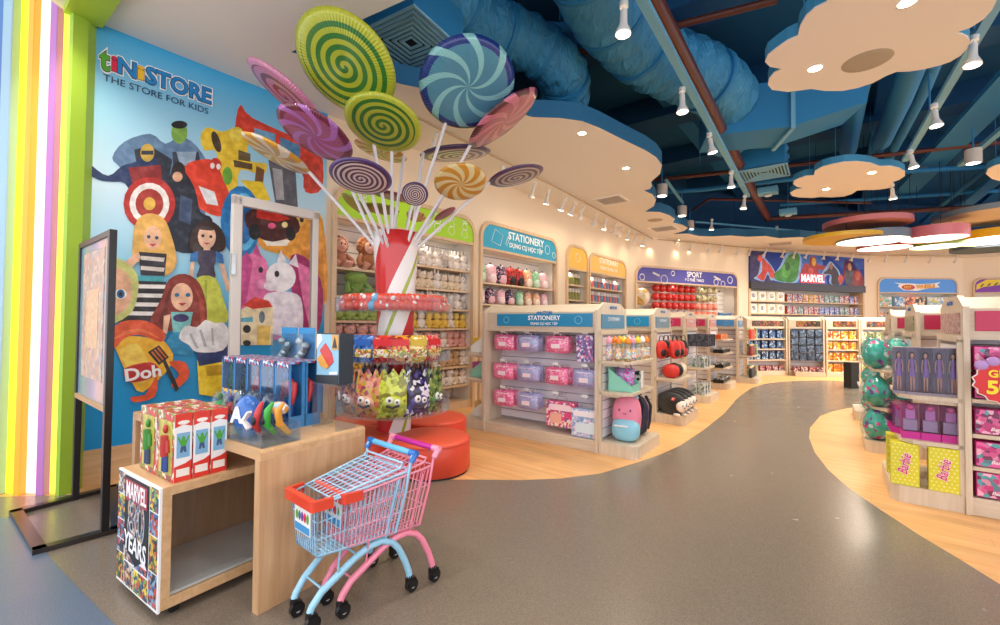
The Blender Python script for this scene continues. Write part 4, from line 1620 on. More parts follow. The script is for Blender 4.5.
big_plush('plush_monkey', 'brown curly plush monkey with pink face on the top left shelf', '#a8683a', '#e8b09a', 2.1, .62)
big_plush('plush_monkey', 'pink and brown plush monkey cut off by the left edge of the plush bay', '#b9775a', '#eab4a2', 2.1, .2, s=.9)
big_plush('plush_elephant', 'pale pink long-limbed plush lying right of the curly monkey', '#d8a090', '#e0b0a4', 2.1, 1.05, s=.95)
big_plush('plush_frog', 'green plush frog directly below the curly monkey', '#84a84a', '#a8c46a', 1.74, .45, frog=True, s=1.0)
big_plush('plush_frog', 'green plush frog right of the first frog, beside the striped column', '#94b45a', '#a8c46a', 1.74, .9, frog=True, s=.9)

# ------------------------------------------------------------------ schoolbags in the stationery bay
def schoolbag(c, c2):
    t = thing('school_bag', 'x x x x', 'school bag')
    mb = MB(); mb.ell((0, 0, .18), .13, .09, .18, 14, 10, power=.75); mb.build('bag_body', print_mat([c, c, c2, c], 30), t)
    mb = MB(); mb.ell((0, -.05, .1), .1, .06, .09, 12, 8, power=.7); mb.build('front_pocket', mat(c2, .6), t)
    mb = MB(); mb.tube([(-.03, 0, .35), (0, 0, .39), (.03, 0, .35)], .008, 5); mb.build('top_handle', M_BLACK, t)
    return t


sb = {'green': Once(schoolbag('#8cc79a', '#c8e4cc')), 'pale pink': Once(schoolbag('#eeb6c2', '#f6dfe2')), 'red': Once(schoolbag('#cf2f2c', '#1f1c20')), 'navy': Once(schoolbag('#2c2a52', '#e8b8c4')), 'orange': Once(schoolbag('#e8a878', '#f4e4d4'))}
for i, (c, x) in enumerate((('green', .22), ('pale pink', .52), ('navy', .82), ('red', 1.12), ('red', 1.38), ('orange', 1.66), ('green', 1.94), ('pale pink', 2.24))):
    sb[c].put(in_bay('stationery', x, .18, 2.12), a_st + .1, f'{c} schoolbag, {nth(i, 8)} on the top shelf of the STATIONERY bay', 'schoolbags in the stationery bay')
for i in range(8):
    c = ('pale pink', 'navy', 'pale pink', 'navy', 'green', 'orange', 'orange', 'pale pink')[i]
    sb[c].put(in_bay('stationery', .2 + .29 * i, .16, 1.74), a_st - .1, f'{c} schoolbag, {nth(i, 8)} on the second shelf of the STATIONERY bay', 'schoolbags in the stationery bay', scale=.82)
for i in range(7):
    c = ('navy', 'green', 'pale pink', 'red', 'navy', 'orange', 'green')[i]
    sb[c].put(in_bay('stationery', .2 + .33 * i, .16, 1.3), a_st, f'{c} schoolbag, {nth(i, 7)} on the third shelf of the STATIONERY bay', 'schoolbags in the stationery bay', scale=.85)

# yellow bays: white flasks with olive caps and small bright cups
def flask(c, c2):
    t = thing('vacuum_flask', 'x x x x', 'flask')
    mb = MB(); mb.lathe([(0, 0), (.05, 0), (.052, .02), (.05, .14), (.04, .17), (.0, .18)], 12); mb.build('flask_body', mat(c, .4), t)
    mb = MB(); mb.lathe([(.041, .16), (.041, .23), (.03, .25), (0, .255)], 12); mb.build('cap', mat(c2, .4), t)
    return t


fl_ = Once(flask('#8a8a3c', '#f2e8d8')); fr_ = Once(flask('#d86a6a', '#f4f0ea')); fb_ = Once(flask('#5a90b0', '#f2e2e0'))
for r, z in enumerate((2.3, 1.95, 1.6)):
    for i in range(6):
        fl_.put(in_bay('yellow_small', .16 + .135 * i, .15, z), 0, f'olive flask, {nth(i, 6)} on the {ORD[r]} shelf of the narrow yellow bay', 'flasks in the yellow bays', scale=(1, 1, 1.1))
    for i in range(12):
        k, nm = ((fl_, 'olive'), (fr_, 'red'), (fb_, 'blue'))[0 if i < 2 else 1 + i % 2]
        k.put(in_bay('yellow', .16 + .168 * i, .15, z), 0, f'{nm} flask, {nth(i, 12)} on the {ORD[r]} shelf of the wide yellow bay', 'flasks in the yellow bays', scale=(1.15, 1, 1.05))

# ------------------------------------------------------------------ balls and scooter in the sport bay
def ball(c, c2, n='x x x x'):
    t = thing('play_ball', n, 'ball')
    mb = MB(); mb.ell((0, 0, 0), .115, nu=16, nv=12); mb.build('ball', print_mat([c, c, c, c2], 9, .25, coat=.5) if c2 else mat(c, .25, coat=.6), t)
    mb = MB(); mb.tube([(0, 0, .11), (0, .02, .16)], .004, 4); mb.build('net_string', M_WHITE, t)
    return t


bl = {'red': Once(ball('#cf2b26', None)), 'olive and white': Once(ball('#d8cfa8', '#7a7a4a')), 'blue and white': Once(ball('#cfdbe4', '#4a7aa8')), 'coral': Once(ball('#e88a74', '#f2b8a4')), }
for r, z in enumerate((2.48, 2.22, 1.96, 1.7)):
    for i in range(11):
        c = 'red' if i < 7 else 'olive and white'
        if r == 3:
            c = 'red' if i < 2 else 'blue and white' if i < 6 else 'coral'
        if r == 2 and i >= 7:
            c = 'coral'
        bl[c].put(in_bay('sport', .95 + .25 * i, .16, z), a_sp, f'{c} ball, {nth(i, 11)} in the {ORD[r]} row of hanging balls', 'balls hanging in the sport bay')
t = thing('play_ball', 'large pale yellow ball above the swim ring in the SPORT bay', 'ball', in_bay('sport', .42, .2, 2.2), a_sp)
mb = MB(); mb.ell((0, 0, 0), .26, nu=20, nv=14); mb.build('ball', print_mat(['#f0e2c0', '#f4ecd8', '#e8b84a', '#e8e0d0'], 5, .3), t)
t = thing('swim_ring', 'bright yellow inflatable swim ring lying in the SPORT bay', 'swim ring', in_bay('sport', .45, .22, 1.72), a_sp)
mb = MB(); mb.tube([(.2 * math.cos(k * PI / 10), .1 * math.sin(k * PI / 10), .04 * math.sin(k * PI / 10)) for k in range(20)], .09, 10, closed=True); mb.build('ring', mat('#f0cf1c', .3, coat=.4), t)
t = thing('kick_scooter', 'blue kick scooter hanging at the right of the SPORT bay', 'scooter', in_bay('sport', 3.85, .2, 1.62), a_sp)
mb = MB(); mb.tube([(-.2, 0, .08), (-.22, 0, .4), (-.25, 0, .85)], .022, 8); mb.build('steering_post', M_CHROME, t)
mb = MB(); mb.tube([(-.25, -.14, .85), (-.25, .14, .85)], .022, 8); mb.tube([(-.38, 0, .86), (-.12, 0, .86)], .022, 8); mb.build('handlebar', M_BLACK, t)
mb = MB(); mb.prism([(-.2, .1), (.0, .06), (.4, .1), (.42, .15), (.1, .14), (-.18, .17)], -.06, .06, axis='y'); mb.build('deck', mat('#2f6fa8', .4), t)
for x in (-.2, .4):
    mb = MB(); mb.tube([(x, -.02, .06), (x, .02, .06)], .06, 14); mb.build('wheel', M_BLACK, t)

# ------------------------------------------------------------------ packs on the poster wall
def mv(x, y, z):
    return on_wall(WMV, .26 + x, z, -y)


a_mv = wall_frame(WMV)
wp = thing('round_card_pack', 'x x x x', 'toy pack')
mb = MB(); mb.box(-.16, .16, -.03, .05, 0, .3); mb.build('carton', mat('#f2e8c8', .4), wp)
mb = MB(); mb.tube([(0, -.045, .16), (0, -.03, .16)], .14, 20); mb.build('round_card', mat('#fbf7ee', .4), wp)
mb = MB(); mb.prism([(-.05, .1), (.06, .12), (.08, .2), (.0, .24), (-.07, .2)], -.05, -.045, axis='y'); mb.build('picture', print_mat(['#5a5f80', '#8a90b0', '#e0b84a', '#f4eed8'], 20), wp)
wp = Once(wp)
kinds = {'red': print_mat(['#c8483a', '#e8c8a0', '#8a2a26', '#e8e0d8', '#5a6a90'], 16), 'yellow': print_mat(['#e8b84a', '#d87a2a', '#f2e0b0', '#8a4a2a'], 14), 'green': print_mat(['#5a8a5a', '#d8d8e0', '#3a4a6a', '#8ab08a'], 18), 'blue': print_mat(['#3f5fb8', '#e8e4f0', '#8a3a5a', '#6f8fd8'], 16)}
KP = {k: Once(pack('figure_pack', 'x x x x', 'toy pack', .2, .27, .1, m, mat({'red': '#c8584a', 'yellow': '#e8b04a', 'green': '#7a9a7a', 'blue': '#5a6fb0'}[k], .4), window=clear_mat('#f0f0f4', .15))) for k, m in kinds.items()}
for r, z in enumerate((2.2, 1.78, 1.36)):
    for i in range(4):
        wp.put(mv(.28 + .4 * i, .12, z), a_mv, f'white pack with round card, {nth(i, 4)}, on the {ORD[r]} shelf below the poster', 'round card packs below the poster', scale=(1.15, 1, 1.1))
    for i in range(14):
        k = ('red', 'red', 'red', 'yellow', 'yellow', 'yellow', 'red', 'green', 'green', 'green', 'red', 'red', 'blue', 'red')[i] if r == 0 else ('red', 'red', 'green', 'red', 'red', 'red', 'blue', 'blue', 'blue', 'blue', 'green', 'green', 'red', 'blue')[i]
        KP[k].put(mv(1.88 + .25 * i, .12, z), a_mv, f'{k} figure pack, {ORD[i]} right of the round cards, {ORD[r]} shelf below the poster', 'figure packs below the poster', scale=(1.08, 1, 1 if k != 'blue' else .95))

# toy car bay
def hw(x, y, z):
    return in_bay('cars', x, y, z)


for i, (x, c, nm) in enumerate(((.42, ['#9fc4dc', '#f2f2ee', '#e8a04a', '#6fae5a'], 'pale blue'), (.98, ['#9fc4dc', '#f2f2ee', '#4a90c8'], 'blue and white'), (1.38, ['#e0703a', '#f4c8a0', '#8a3a2a'], 'orange'), (1.78, ['#e8843a', '#f4dcb8', '#3a3436'], 'yellow-orange'), (2.3, ['#9fc4dc', '#f2f2ee', '#d8d04a'], 'light blue'), (2.72, ['#8fb8d4', '#f2f2ee', '#e0a04a'], 'sky blue'))):
    t = pack('track_set_box', f'{nm} track set box, {nth(i, 6)} on the shelf under HOT WHEELS sign', 'box', .5 if i in (0, 4) else .38, .36, .2, print_mat(c, 9), mat(c[0], .4))
    t.location = hw(x, .2, 2.12); t.rotation_euler = (0, 0, a_hw)
kc = Once(pack('toy_car_pack', 'x x x x', 'toy pack', .2, .16, .1, print_mat(['#4a4448', '#c8c4c0', '#2a262c', '#6a5a58'], 16), mat('#4a4044', .4)))
kr = Once(pack('toy_car_pack', 'x x x x', 'toy pack', .22, .26, .1, print_mat(['#d8584a', '#f2e8e0', '#5a90c0', '#e8b84a'], 12), mat('#e8dcd0', .4)))
for r, z in enumerate((1.66, 1.2)):
    for i in range(11):
        k, nm = ((kr, 'bright'), (kc, 'dark'))[i > 5]
        k.put(hw(.28 + .26 * i, .16, z), a_hw, f'{nm} toy car pack, {nth(i, 11)} on the {ORD[r + 1]} shelf of the HOT WHEELS bay', 'toy car packs in the arched bay')


def toy_suv(label):
    t = thing('toy_vehicle', label, 'toy car')
    mb = MB(); mb.prism([(-.28, .07), (.28, .07), (.3, .16), (.16, .2), (.1, .3), (-.16, .3), (-.22, .2), (-.3, .18)], -.12, .12, axis='y'); mb.build('car_body', mat('#3a2a30', .3, coat=.5), t, bevel=.01)
    mb = MB(); mb.prism([(.13, .2), (.09, .28), (-.14, .28), (-.18, .2)], -.123, .123, axis='y'); mb.build('side_glass', mat('#8a96a4', .1), t)
    for x in (-.18, .18):
        for y in (-.12, .12):
            mb = MB(); mb.tube([(x, y - .03, .08), (x, y + .03, .08)], .08, 14); mb.build('wheel', M_BLACK, t)
    return t


ts = Once(toy_suv('x x x x'))
for i in range(4):
    ts.put(in_bay('right', .55 + .7 * i, .22, 1.72), wall_frame(WRT) + .1, f'dark toy off-road car, {nth(i, 4)} on the shelf under the purple striped sign', 'dark toy cars under the purple sign')
# ------------------------------------------------------------------ printed mural on the left wall
aW = wall_frame(WLL)
mural = thing('wall_mural', 'sky blue printed mural of toys with tiNi STORE lettering on the left wall', 'mural', (WLL[0].x, WLL[0].y, 0), aW)
mm, nt, b_ = new_mat('mural_print')
tc = nt.nodes.new('ShaderNodeTexCoord'); sx_ = nt.nodes.new('ShaderNodeSeparateXYZ')
nt.links.new(tc.outputs['Object'], sx_.inputs[0])
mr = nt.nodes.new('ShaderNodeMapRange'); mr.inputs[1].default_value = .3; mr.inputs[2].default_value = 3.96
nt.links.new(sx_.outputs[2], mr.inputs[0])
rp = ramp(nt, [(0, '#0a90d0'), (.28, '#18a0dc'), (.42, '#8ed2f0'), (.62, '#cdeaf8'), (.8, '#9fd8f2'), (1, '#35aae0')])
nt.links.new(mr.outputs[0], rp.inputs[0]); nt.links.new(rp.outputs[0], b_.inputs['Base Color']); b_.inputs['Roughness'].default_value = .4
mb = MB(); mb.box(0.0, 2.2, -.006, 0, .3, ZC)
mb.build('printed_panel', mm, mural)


def mp(pts, c):
    """outline read off the wall, as (along, up) on the mural plane."""
    return ([wall_hit(x, y, WLL) for x, y in pts], c)


def me(cx, cy, rx, ry, c, rot=0, n=18):
    return mp([(cx + rx * math.cos(2 * PI * k / n) * math.cos(rot) - ry * math.sin(2 * PI * k / n) * math.sin(rot), cy + rx * math.cos(2 * PI * k / n) * math.sin(rot) + ry * math.sin(2 * PI * k / n) * math.cos(rot)) for k in range(n)], c)


layer = [0]


def figure(name, shapes):
    layer[0] += 1
    return flat(mural, shapes, name, y=-.0065 - .0012 * layer[0])


def flat(parent, shapes, name, y=-.062):
    mb, ms = MB(), []
    for i, (pl, c) in enumerate(shapes):
        m = tone(c)
        if m not in ms:
            ms.append(m)
        mb.prism(curvy(pl), y - .0001 * (i + 1), y, axis='y', mi=ms.index(m))
    return mb.build(name, ms, parent)


figure('printed_red_robot', [mp([(235, 125), (240, 105), (252, 118), (300, 140), (320, 150), (322, 188), (305, 192), (300, 170), (262, 150), (236, 140)], '#d8402c'), mp([(254, 128), (275, 134), (275, 150), (254, 142)], '#6fa8d0'),
                            mp([(280, 137), (300, 146), (300, 158), (280, 150)], '#4f86b4'), mp([(268, 160), (295, 168), (298, 215), (276, 210)], '#5f6068'), mp([(272, 168), (282, 170), (284, 200), (276, 200)], '#a8a8ac'), mp([(304, 160), (320, 165), (318, 192), (303, 188)], '#c8402f')])
figure('printed_yellow_robot', [me(208, 139, 8, 11, '#f2d43a'), mp([(205, 128), (222, 132), (236, 128), (247, 138), (248, 160), (266, 164), (262, 175), (240, 170), (236, 192), (222, 185), (216, 152), (203, 150)], '#f0cd38'),
                               me(216, 142, 4, 11, '#4a3c2c', -.3), me(236, 134, 7, 7, '#f4dc5a'), mp([(238, 150), (250, 154), (250, 162), (238, 160)], '#6a5632'), mp([(233, 160), (252, 164), (252, 170), (234, 167)], '#5a4628'),
                               mp([(256, 166), (264, 170), (262, 190), (254, 186)], '#7a4f30'), mp([(240, 180), (262, 182), (270, 200), (262, 204), (250, 192)], '#f2d22c')])
figure('printed_steel_hero', [mp([(112, 158), (124, 142), (150, 134), (165, 144), (180, 137), (196, 146), (210, 170), (200, 180), (205, 215), (180, 225), (150, 210), (128, 186), (120, 168)], '#5f80a4'), mp([(134, 150), (150, 146), (172, 160), (165, 200), (140, 190)], '#28313f'),
                             mp([(172, 152), (198, 152), (206, 190), (190, 210), (175, 190)], '#30394a'), me(179, 133, 8, 11, '#7fae4a'), me(179, 125, 8, 4, '#1c1c1e'), mp([(176, 152), (196, 152), (194, 166), (180, 166)], '#8fa8c0')])
figure('printed_flying_hero', [mp([(84, 155), (92, 166), (108, 176), (122, 166), (135, 162), (150, 152), (160, 170), (165, 200), (140, 205), (125, 184), (112, 182), (98, 180), (84, 170)], '#1e3560'), me(84, 163, 5, 9, '#2a5fb0'), mp([(128, 168), (160, 165), (162, 180), (132, 184)], '#8a2a2c'),
                              me(147, 153, 7, 9, '#c8a84a'), mp([(141, 151), (153, 151), (153, 155), (141, 155)], '#2a3444'), mp([(130, 190), (150, 186), (156, 196), (138, 200)], '#3f5a84')])
figure('printed_red_hero', [mp([(184, 168), (200, 160), (214, 162), (224, 182), (230, 200), (222, 216), (205, 212), (192, 200)], '#e0442c'), me(215, 166, 6, 8, '#d8382c'), me(212, 166, 2.2, 3, '#f0f0f0'), me(218, 167, 2.2, 3, '#f0f0f0'), mp([(198, 186), (214, 192), (218, 206), (206, 204)], '#e8ecf0'), me(227, 176, 5, 9, '#6fae3c')])
figure('printed_dark_hero', [mp([(168, 178), (180, 168), (194, 188), (200, 212), (212, 220), (205, 250), (172, 250), (162, 220)], '#1f2838'), me(178, 172, 7, 10, '#2a2428'), me(177, 177, 5, 5, '#d8a888'), mp([(180, 195), (192, 200), (190, 225), (178, 220)], '#3c5070')])
figure('printed_round_disc', [me(149, 204, 26, 27, '#b8302c'), me(149, 204, 20, 21, '#ece8e4'), me(149, 204, 14, 15, '#a8362c'), me(149, 204, 6, 6.5, '#d8b04a')])
figure('printed_blue_ring', [me(240, 222, 20, 36, '#1f7cc0'), me(243, 222, 14, 29, '#5ab8e4'), me(243, 222, 10, 22, '#1a6aae')])
figure('printed_toy_dinosaur', [mp([(258, 238), (284, 240), (300, 226), (308, 214), (322, 220), (326, 300), (300, 310), (292, 262), (264, 250)], '#eaa23a'), mp([(262, 240), (290, 240), (286, 246), (266, 246)], '#f6efe0'), me(300, 220, 5, 6, '#f2c05a'), me(301, 220, 2, 2.5, '#1a1a1a'), mp([(300, 250), (322, 250), (324, 300), (304, 300)], '#d88a2c')])
figure('printed_toy_truck', [mp([(244, 216), (256, 208), (272, 209), (294, 216), (298, 232), (272, 242), (250, 232)], '#4a1f1e'), mp([(256, 210), (272, 211), (290, 219), (276, 222), (256, 218)], '#d8382c'), me(254, 232, 6, 8, '#17171a'), me(290, 234, 5, 7, '#17171a'), me(284, 225, 3, 3, '#f2e09a'), me(271, 226, 4, 3, '#e05a8a')])
figure('printed_pink_horse', [me(254, 272, 14, 19, '#e87ab0'), mp([(240, 282), (268, 285), (290, 300), (280, 340), (240, 340)], '#e070a8'), mp([(252, 253), (256, 244), (261, 258)], '#d85a9a'), mp([(238, 262), (246, 252), (252, 262), (246, 300), (238, 312)], '#c84a90'), me(260, 270, 2.4, 3, '#2a2430'), me(262, 284, 6, 5, '#f09ac4')])
figure('printed_white_horse', [mp([(290, 256), (310, 262), (322, 290), (318, 330), (300, 338), (292, 300)], '#a82a6a'), mp([(296, 262), (308, 268), (314, 292), (308, 325), (302, 300)], '#e87ab0'), me(280, 277, 15, 15, '#f4f2f6'), mp([(276, 262), (280, 250), (286, 262)], '#f4f2f6'), mp([(288, 264), (295, 254), (298, 268)], '#e4e0ea'), me(276, 274, 2.4, 3.2, '#2a2430'), me(270, 286, 7, 5, '#e8e2ec'),
                          mp([(262, 300), (272, 292), (296, 294), (302, 310), (298, 335), (262, 330)], '#e8e4f0')])
figure('printed_castle', [mp([(240, 310), (256, 300), (272, 307), (272, 345), (240, 345)], '#efe0b8'), mp([(242, 305), (254, 297), (268, 301), (272, 307), (252, 309)], '#d8402c'), mp([(240, 318), (252, 317), (252, 322), (240, 322)], '#5fb0c8'), me(261, 317, 3, 6, '#6f8090'), me(246, 329, 4, 4, '#2a2a2a'), me(246, 343, 4, 3, '#2a2a2a'), mp([(256, 325), (270, 326), (268, 345), (256, 345)], '#e8c86a')])
skin = '#e8b894'
figure('printed_blonde_doll', [mp([(134, 226), (146, 214), (162, 218), (170, 234), (176, 262), (164, 276), (140, 262), (132, 262)], '#e4b25c'), me(152, 238, 9, 12, skin), me(148, 237, 1.8, 1.8, '#2a4a6a'), me(156, 238, 1.8, 1.8, '#2a4a6a'), mp([(148, 244), (156, 244), (152, 247)], '#c83a5a'),
                              mp([(138, 252), (166, 254), (164, 276), (140, 275)], '#2c2a34'), mp([(140, 256), (164, 258), (163, 262), (140, 260)], '#d8d0c8'), mp([(140, 266), (164, 268), (163, 272), (140, 270)], '#d8d0c8'), mp([(136, 276), (164, 277), (162, 282), (136, 281)], '#3fa8b4'),
                              mp([(124, 262), (138, 252), (140, 258), (128, 272)], skin), mp([(112, 280), (165, 282), (172, 320), (112, 322)], '#201e24')] + [mp([(112, 284 + 9 * k), (170, 285 + 9 * k), (171, 289 + 9 * k), (112, 288 + 9 * k)], '#f0ece8') for k in range(4)])
figure('printed_dark_haired_doll', [mp([(189, 240), (193, 228), (202, 221), (212, 222), (221, 230), (225, 242), (220, 252), (192, 252)], '#3a2a26'), me(206, 237, 9, 12, '#ecc0a4'), me(202, 236, 1.6, 1.6, '#2a2420'), me(210, 237, 1.6, 1.6, '#2a2420'), mp([(202, 243), (210, 243), (206, 245)], '#c85060'), mp([(196, 228), (206, 223), (216, 229), (210, 231), (200, 230)], '#3a2a26'),
                                   mp([(203, 247), (209, 247), (210, 254), (202, 254)], '#ecc0a4'), mp([(194, 252), (218, 252), (213, 266), (214, 278), (196, 278), (199, 266)], '#4a4458'), mp([(190, 254), (197, 251), (197, 262), (189, 262)], '#3a78b8'), mp([(215, 251), (222, 255), (223, 264), (215, 262)], '#3a78b8'),
                                   mp([(196, 278), (214, 278), (222, 298), (226, 322), (188, 322), (191, 298)], '#c8d050'), mp([(204, 280), (206, 280), (206, 321), (202, 321)], '#a8b038'), mp([(218, 264), (223, 264), (230, 290), (226, 292)], '#ecc0a4'), mp([(190, 262), (194, 262), (190, 292), (186, 290)], '#ecc0a4')])
figure('printed_baby_face', [mp([(108, 262), (124, 262), (137, 276), (136, 300), (128, 315), (108, 320)], '#c8cc7a'), mp([(108, 270), (124, 272), (131, 286), (128, 306), (114, 316), (108, 316)], '#e0ae8c'), me(120, 294, 6, 5, '#f4f4f2'), me(120, 294, 4, 4.5, '#2a5f94'), me(120, 294, 1.8, 2.2, '#101820')])
figure('printed_red_haired_doll', [mp([(160, 300), (168, 280), (184, 274), (199, 284), (206, 310), (200, 330), (160, 330), (149, 322)], '#8a2f22'), mp([(158, 322), (166, 296), (172, 282), (168, 300), (164, 328)], '#6a2018'), mp([(200, 325), (198, 300), (192, 284), (202, 300), (204, 318)], '#a84432'), me(181, 297, 11, 14, '#f0c0a0'), me(176, 295, 2.4, 2, '#2f6f9a'), me(187, 295, 2.4, 2, '#2f6f9a'), mp([(177, 303), (186, 303), (181, 306)], '#c82f40'),
                                  mp([(170, 312), (192, 312), (188, 332), (172, 332)], '#7ac4c4'), me(180, 318, 8, 4, '#3a2f6a'), mp([(170, 332), (190, 332), (192, 356), (160, 352)], '#1f8ab8'), mp([(163, 316), (170, 314), (166, 334), (162, 332)], '#f0c0a0')])
figure('printed_clay_tub', [mp([(115, 344), (128, 336), (150, 338), (164, 342), (172, 362), (142, 392), (128, 376), (118, 356)], '#f2b82c'), mp([(119, 352), (130, 344), (140, 347), (150, 372), (140, 384), (128, 370)], '#f6cc52'),
                           mp([(109, 336), (120, 322), (146, 321), (164, 333), (160, 342), (140, 335), (124, 338), (114, 348)], '#e0562c'), mp([(112, 340), (124, 331), (142, 329), (160, 339), (140, 332), (124, 335)], '#f07a44'),
                           mp([(124, 368), (150, 362), (158, 370), (150, 378), (134, 382), (126, 380)], '#c8302c'), mp([(146, 392), (156, 376), (154, 396), (134, 402), (130, 397), (142, 395)], '#e8582c'), mp([(168, 362), (184, 362), (188, 376), (176, 388), (170, 384), (178, 374)], '#e8582c')])
figure('printed_spatula', [mp([(147, 352), (158, 345), (168, 357), (158, 365)], '#241c1c'), mp([(150, 352), (151.5, 351), (160, 361), (158.5, 362)], '#c86a2c'), mp([(153, 350), (154.5, 349), (163, 359), (161.5, 360)], '#c86a2c'), mp([(156, 348), (157.5, 347), (166, 357), (164.5, 358)], '#c86a2c'), mp([(161, 360), (164, 358), (178, 388), (175, 392)], '#241c1c')])
figure('printed_chef_hat', [mp([(196, 360), (228, 358), (236, 372), (236, 400), (198, 394)], '#f2d02c'), mp([(204, 366), (226, 364), (228, 374), (206, 376)], '#c8a01c'), mp([(194, 348), (226, 344), (230, 360), (198, 366)], '#26386a'),
                       mp([(178, 338), (184, 326), (196, 327), (204, 320), (214, 323), (223, 323), (228, 334), (222, 350), (196, 352), (188, 345)], '#e8e8ea'), mp([(198, 330), (200, 329), (206, 346), (203, 347)], '#b8b8c0'), mp([(210, 328), (212, 328), (213, 345), (211, 345)], '#b8b8c0'), mp([(188, 334), (190, 333), (198, 348), (195, 349)], '#b8b8c0')])
# lettering of the shop name
NAVY = mat('#12355c', .4)


def mural_text(s, x0, x1, py0, py1, size, m, bold, dy):
    a0, z0 = wall_hit(x0, py0, WLL)
    a1, z1 = wall_hit(x1, py1, WLL)
    return text(s, size, ((a0 + a1) / 2, -.012 - dy, (z0 + z1) / 2), (R(90), 0, 0), m, mural, ext=.001, bold=bold, fit=(a1 - a0) * (1 + .6 * bold))


letters = [('t', 99, 110, 60, 62, '#57ab35', .27), ('i', 111, 117, 64.5, 65.5, '#d8234a', .19), ('N', 117.5, 136, 68, 71, '#1585cc', .2), ('i', 137, 144, 73.5, 74.5, '#f0c02c', .18), ('STORE', 146, 210, 78, 96, '#1585cc', .21)]
for ch, x0, x1, y0, y1, c, s_ in letters:
    for colr, bd, dy in (('#f8fbfd', .1, 0), ('#10243c', .055, .003), (c, .03, .006)):
        a_ = mural_text(ch, x0 - 10 * (bd - .03), x1 + 10 * (bd - .03), y0, y1, s_, mat(colr, .4), bd, dy)
mural_text('THE STORE FOR KIDS', 103, 208, 79, 111, .085, NAVY, 0, 0)
lb, lz = wall_hit(142, 373, WLL)
text('Doh', .15, (lb, -.045, lz), (R(90), R(-6), 0), mat('#ffffff', .4), mural, ext=.001, bold=.03)

# ------------------------------------------------------------------ black poster stand on the floor
pa, pb = Z(98, 535), Z(70, 500)
a_st2 = math.atan2(pb.y - pa.y, pb.x - pa.x) + PI
st_w = (pb - pa).length
t = thing('poster_stand', 'black metal floor stand framing a pale orange poster beside the striped portal', 'poster stand', ((pa + pb) / 2 + Vector((.04, 0, 0))).xy.to_3d(), a_st2)
mb = MB(); 
for s_ in (-1, 1):
    mb.box(s_ * st_w / 2 - .025, s_ * st_w / 2 + .025, -.02, .02, .0, 2.0)
mb.box(-st_w / 2, st_w / 2, -.02, .02, 1.96, 2.0)
mb.build('upright_frame', M_BLACK, t, bevel=.003)
mb = MB(); mb.box(-st_w / 2, st_w / 2, -.022, .022, .80, .835); mb.build('bottom_rail', wood_mat('#a8845c', '#c09a6c'), t)
mb = MB(); mb.box(-st_w / 2 + .02, st_w / 2 - .02, -.008, .008, .83, 1.96); pp = mb.build('poster_panel', mat('#7fa8bc', .25, coat=.6), t)
mb = MB(); mb.box(-st_w / 2 + .14, st_w / 2 - .14, -.0115, -.008, .98, 1.9); mb.build('poster_print', print_mat(['#c09a84', '#c8a890', '#b0a4a4', '#ccb8a4', '#a8948a'], 14), pp)  # print paled to stand in for reflections in the glass over it
mb = MB(); mb.box(-.18, .18, -.014, -.0115, 1.2, 1.62); mb.build('pale_text_block', print_mat(['#d8b48a', '#ccaa88', '#dcc09c'], 24), pp)
inv = t.matrix_basis.inverted()
cs = [inv @ Z(*p) for p in ((16, 515), (39, 553), (117, 532), (112, 490))]
mb = MB()
for i in range(4):
    a, b2 = cs[i], cs[(i + 1) % 4]
    d = (b2 - a).normalized(); n_ = Vector((-d.y, d.x, 0)) * .03
    q = [a - n_ - d * .03, b2 - n_ + d * .03, b2 + n_ + d * .03, a + n_ - d * .03]
    mb.prism([(p.x, p.y) for p in q], .0061, .035)
mb.build('floor_base', mat('#2a2422', .3), t)

# ------------------------------------------------------------------ white display frame in front of the mural
fa = on_wall(WLL, 1.17, 0, .35)
t = thing('display_stand', 'tall white frame standing open in front of the mural behind the toy display', 'frame', fa, aW)
s0_, _ = wall_hit(232, 200, (V2(*on_wall(WLL, 0, 0, .35).xy), WLL[1]))
s1_, zt_ = wall_hit(318, 212, (V2(*on_wall(WLL, 0, 0, .35).xy), WLL[1]))
w0, w1 = s0_ - 1.17, s1_ - 1.17
mb = MB()
mb.box(w0, w0 + .09, -.03, .03, 0, zt_ - .01); mb.box(w1 - .07, w1, -.03, .03, 0, zt_ - .01)
mb.box(w0, w1, -.03, .03, zt_ - .1, zt_); mb.box(w0 + .09, w1 - .07, -.03, .03, .05, .12)
mb.build('white_frame', mat('#e6e2dc', .4), t, bevel=.008)
mb = MB(); mb.box(w0 + .085, w0 + .095, -.02, .02, .12, zt_ - .1); mb.box(w1 - .075, w1 - .065, -.02, .02, .12, zt_ - .1); mb.build('inner_edge', mat('#9a9088', .5), t)
mb = MB(); mb.box(w0 - .01, w0 + .03, -.045, -.03, 1.85, 2.05); mb.build('hinge', M_CHROME, t)

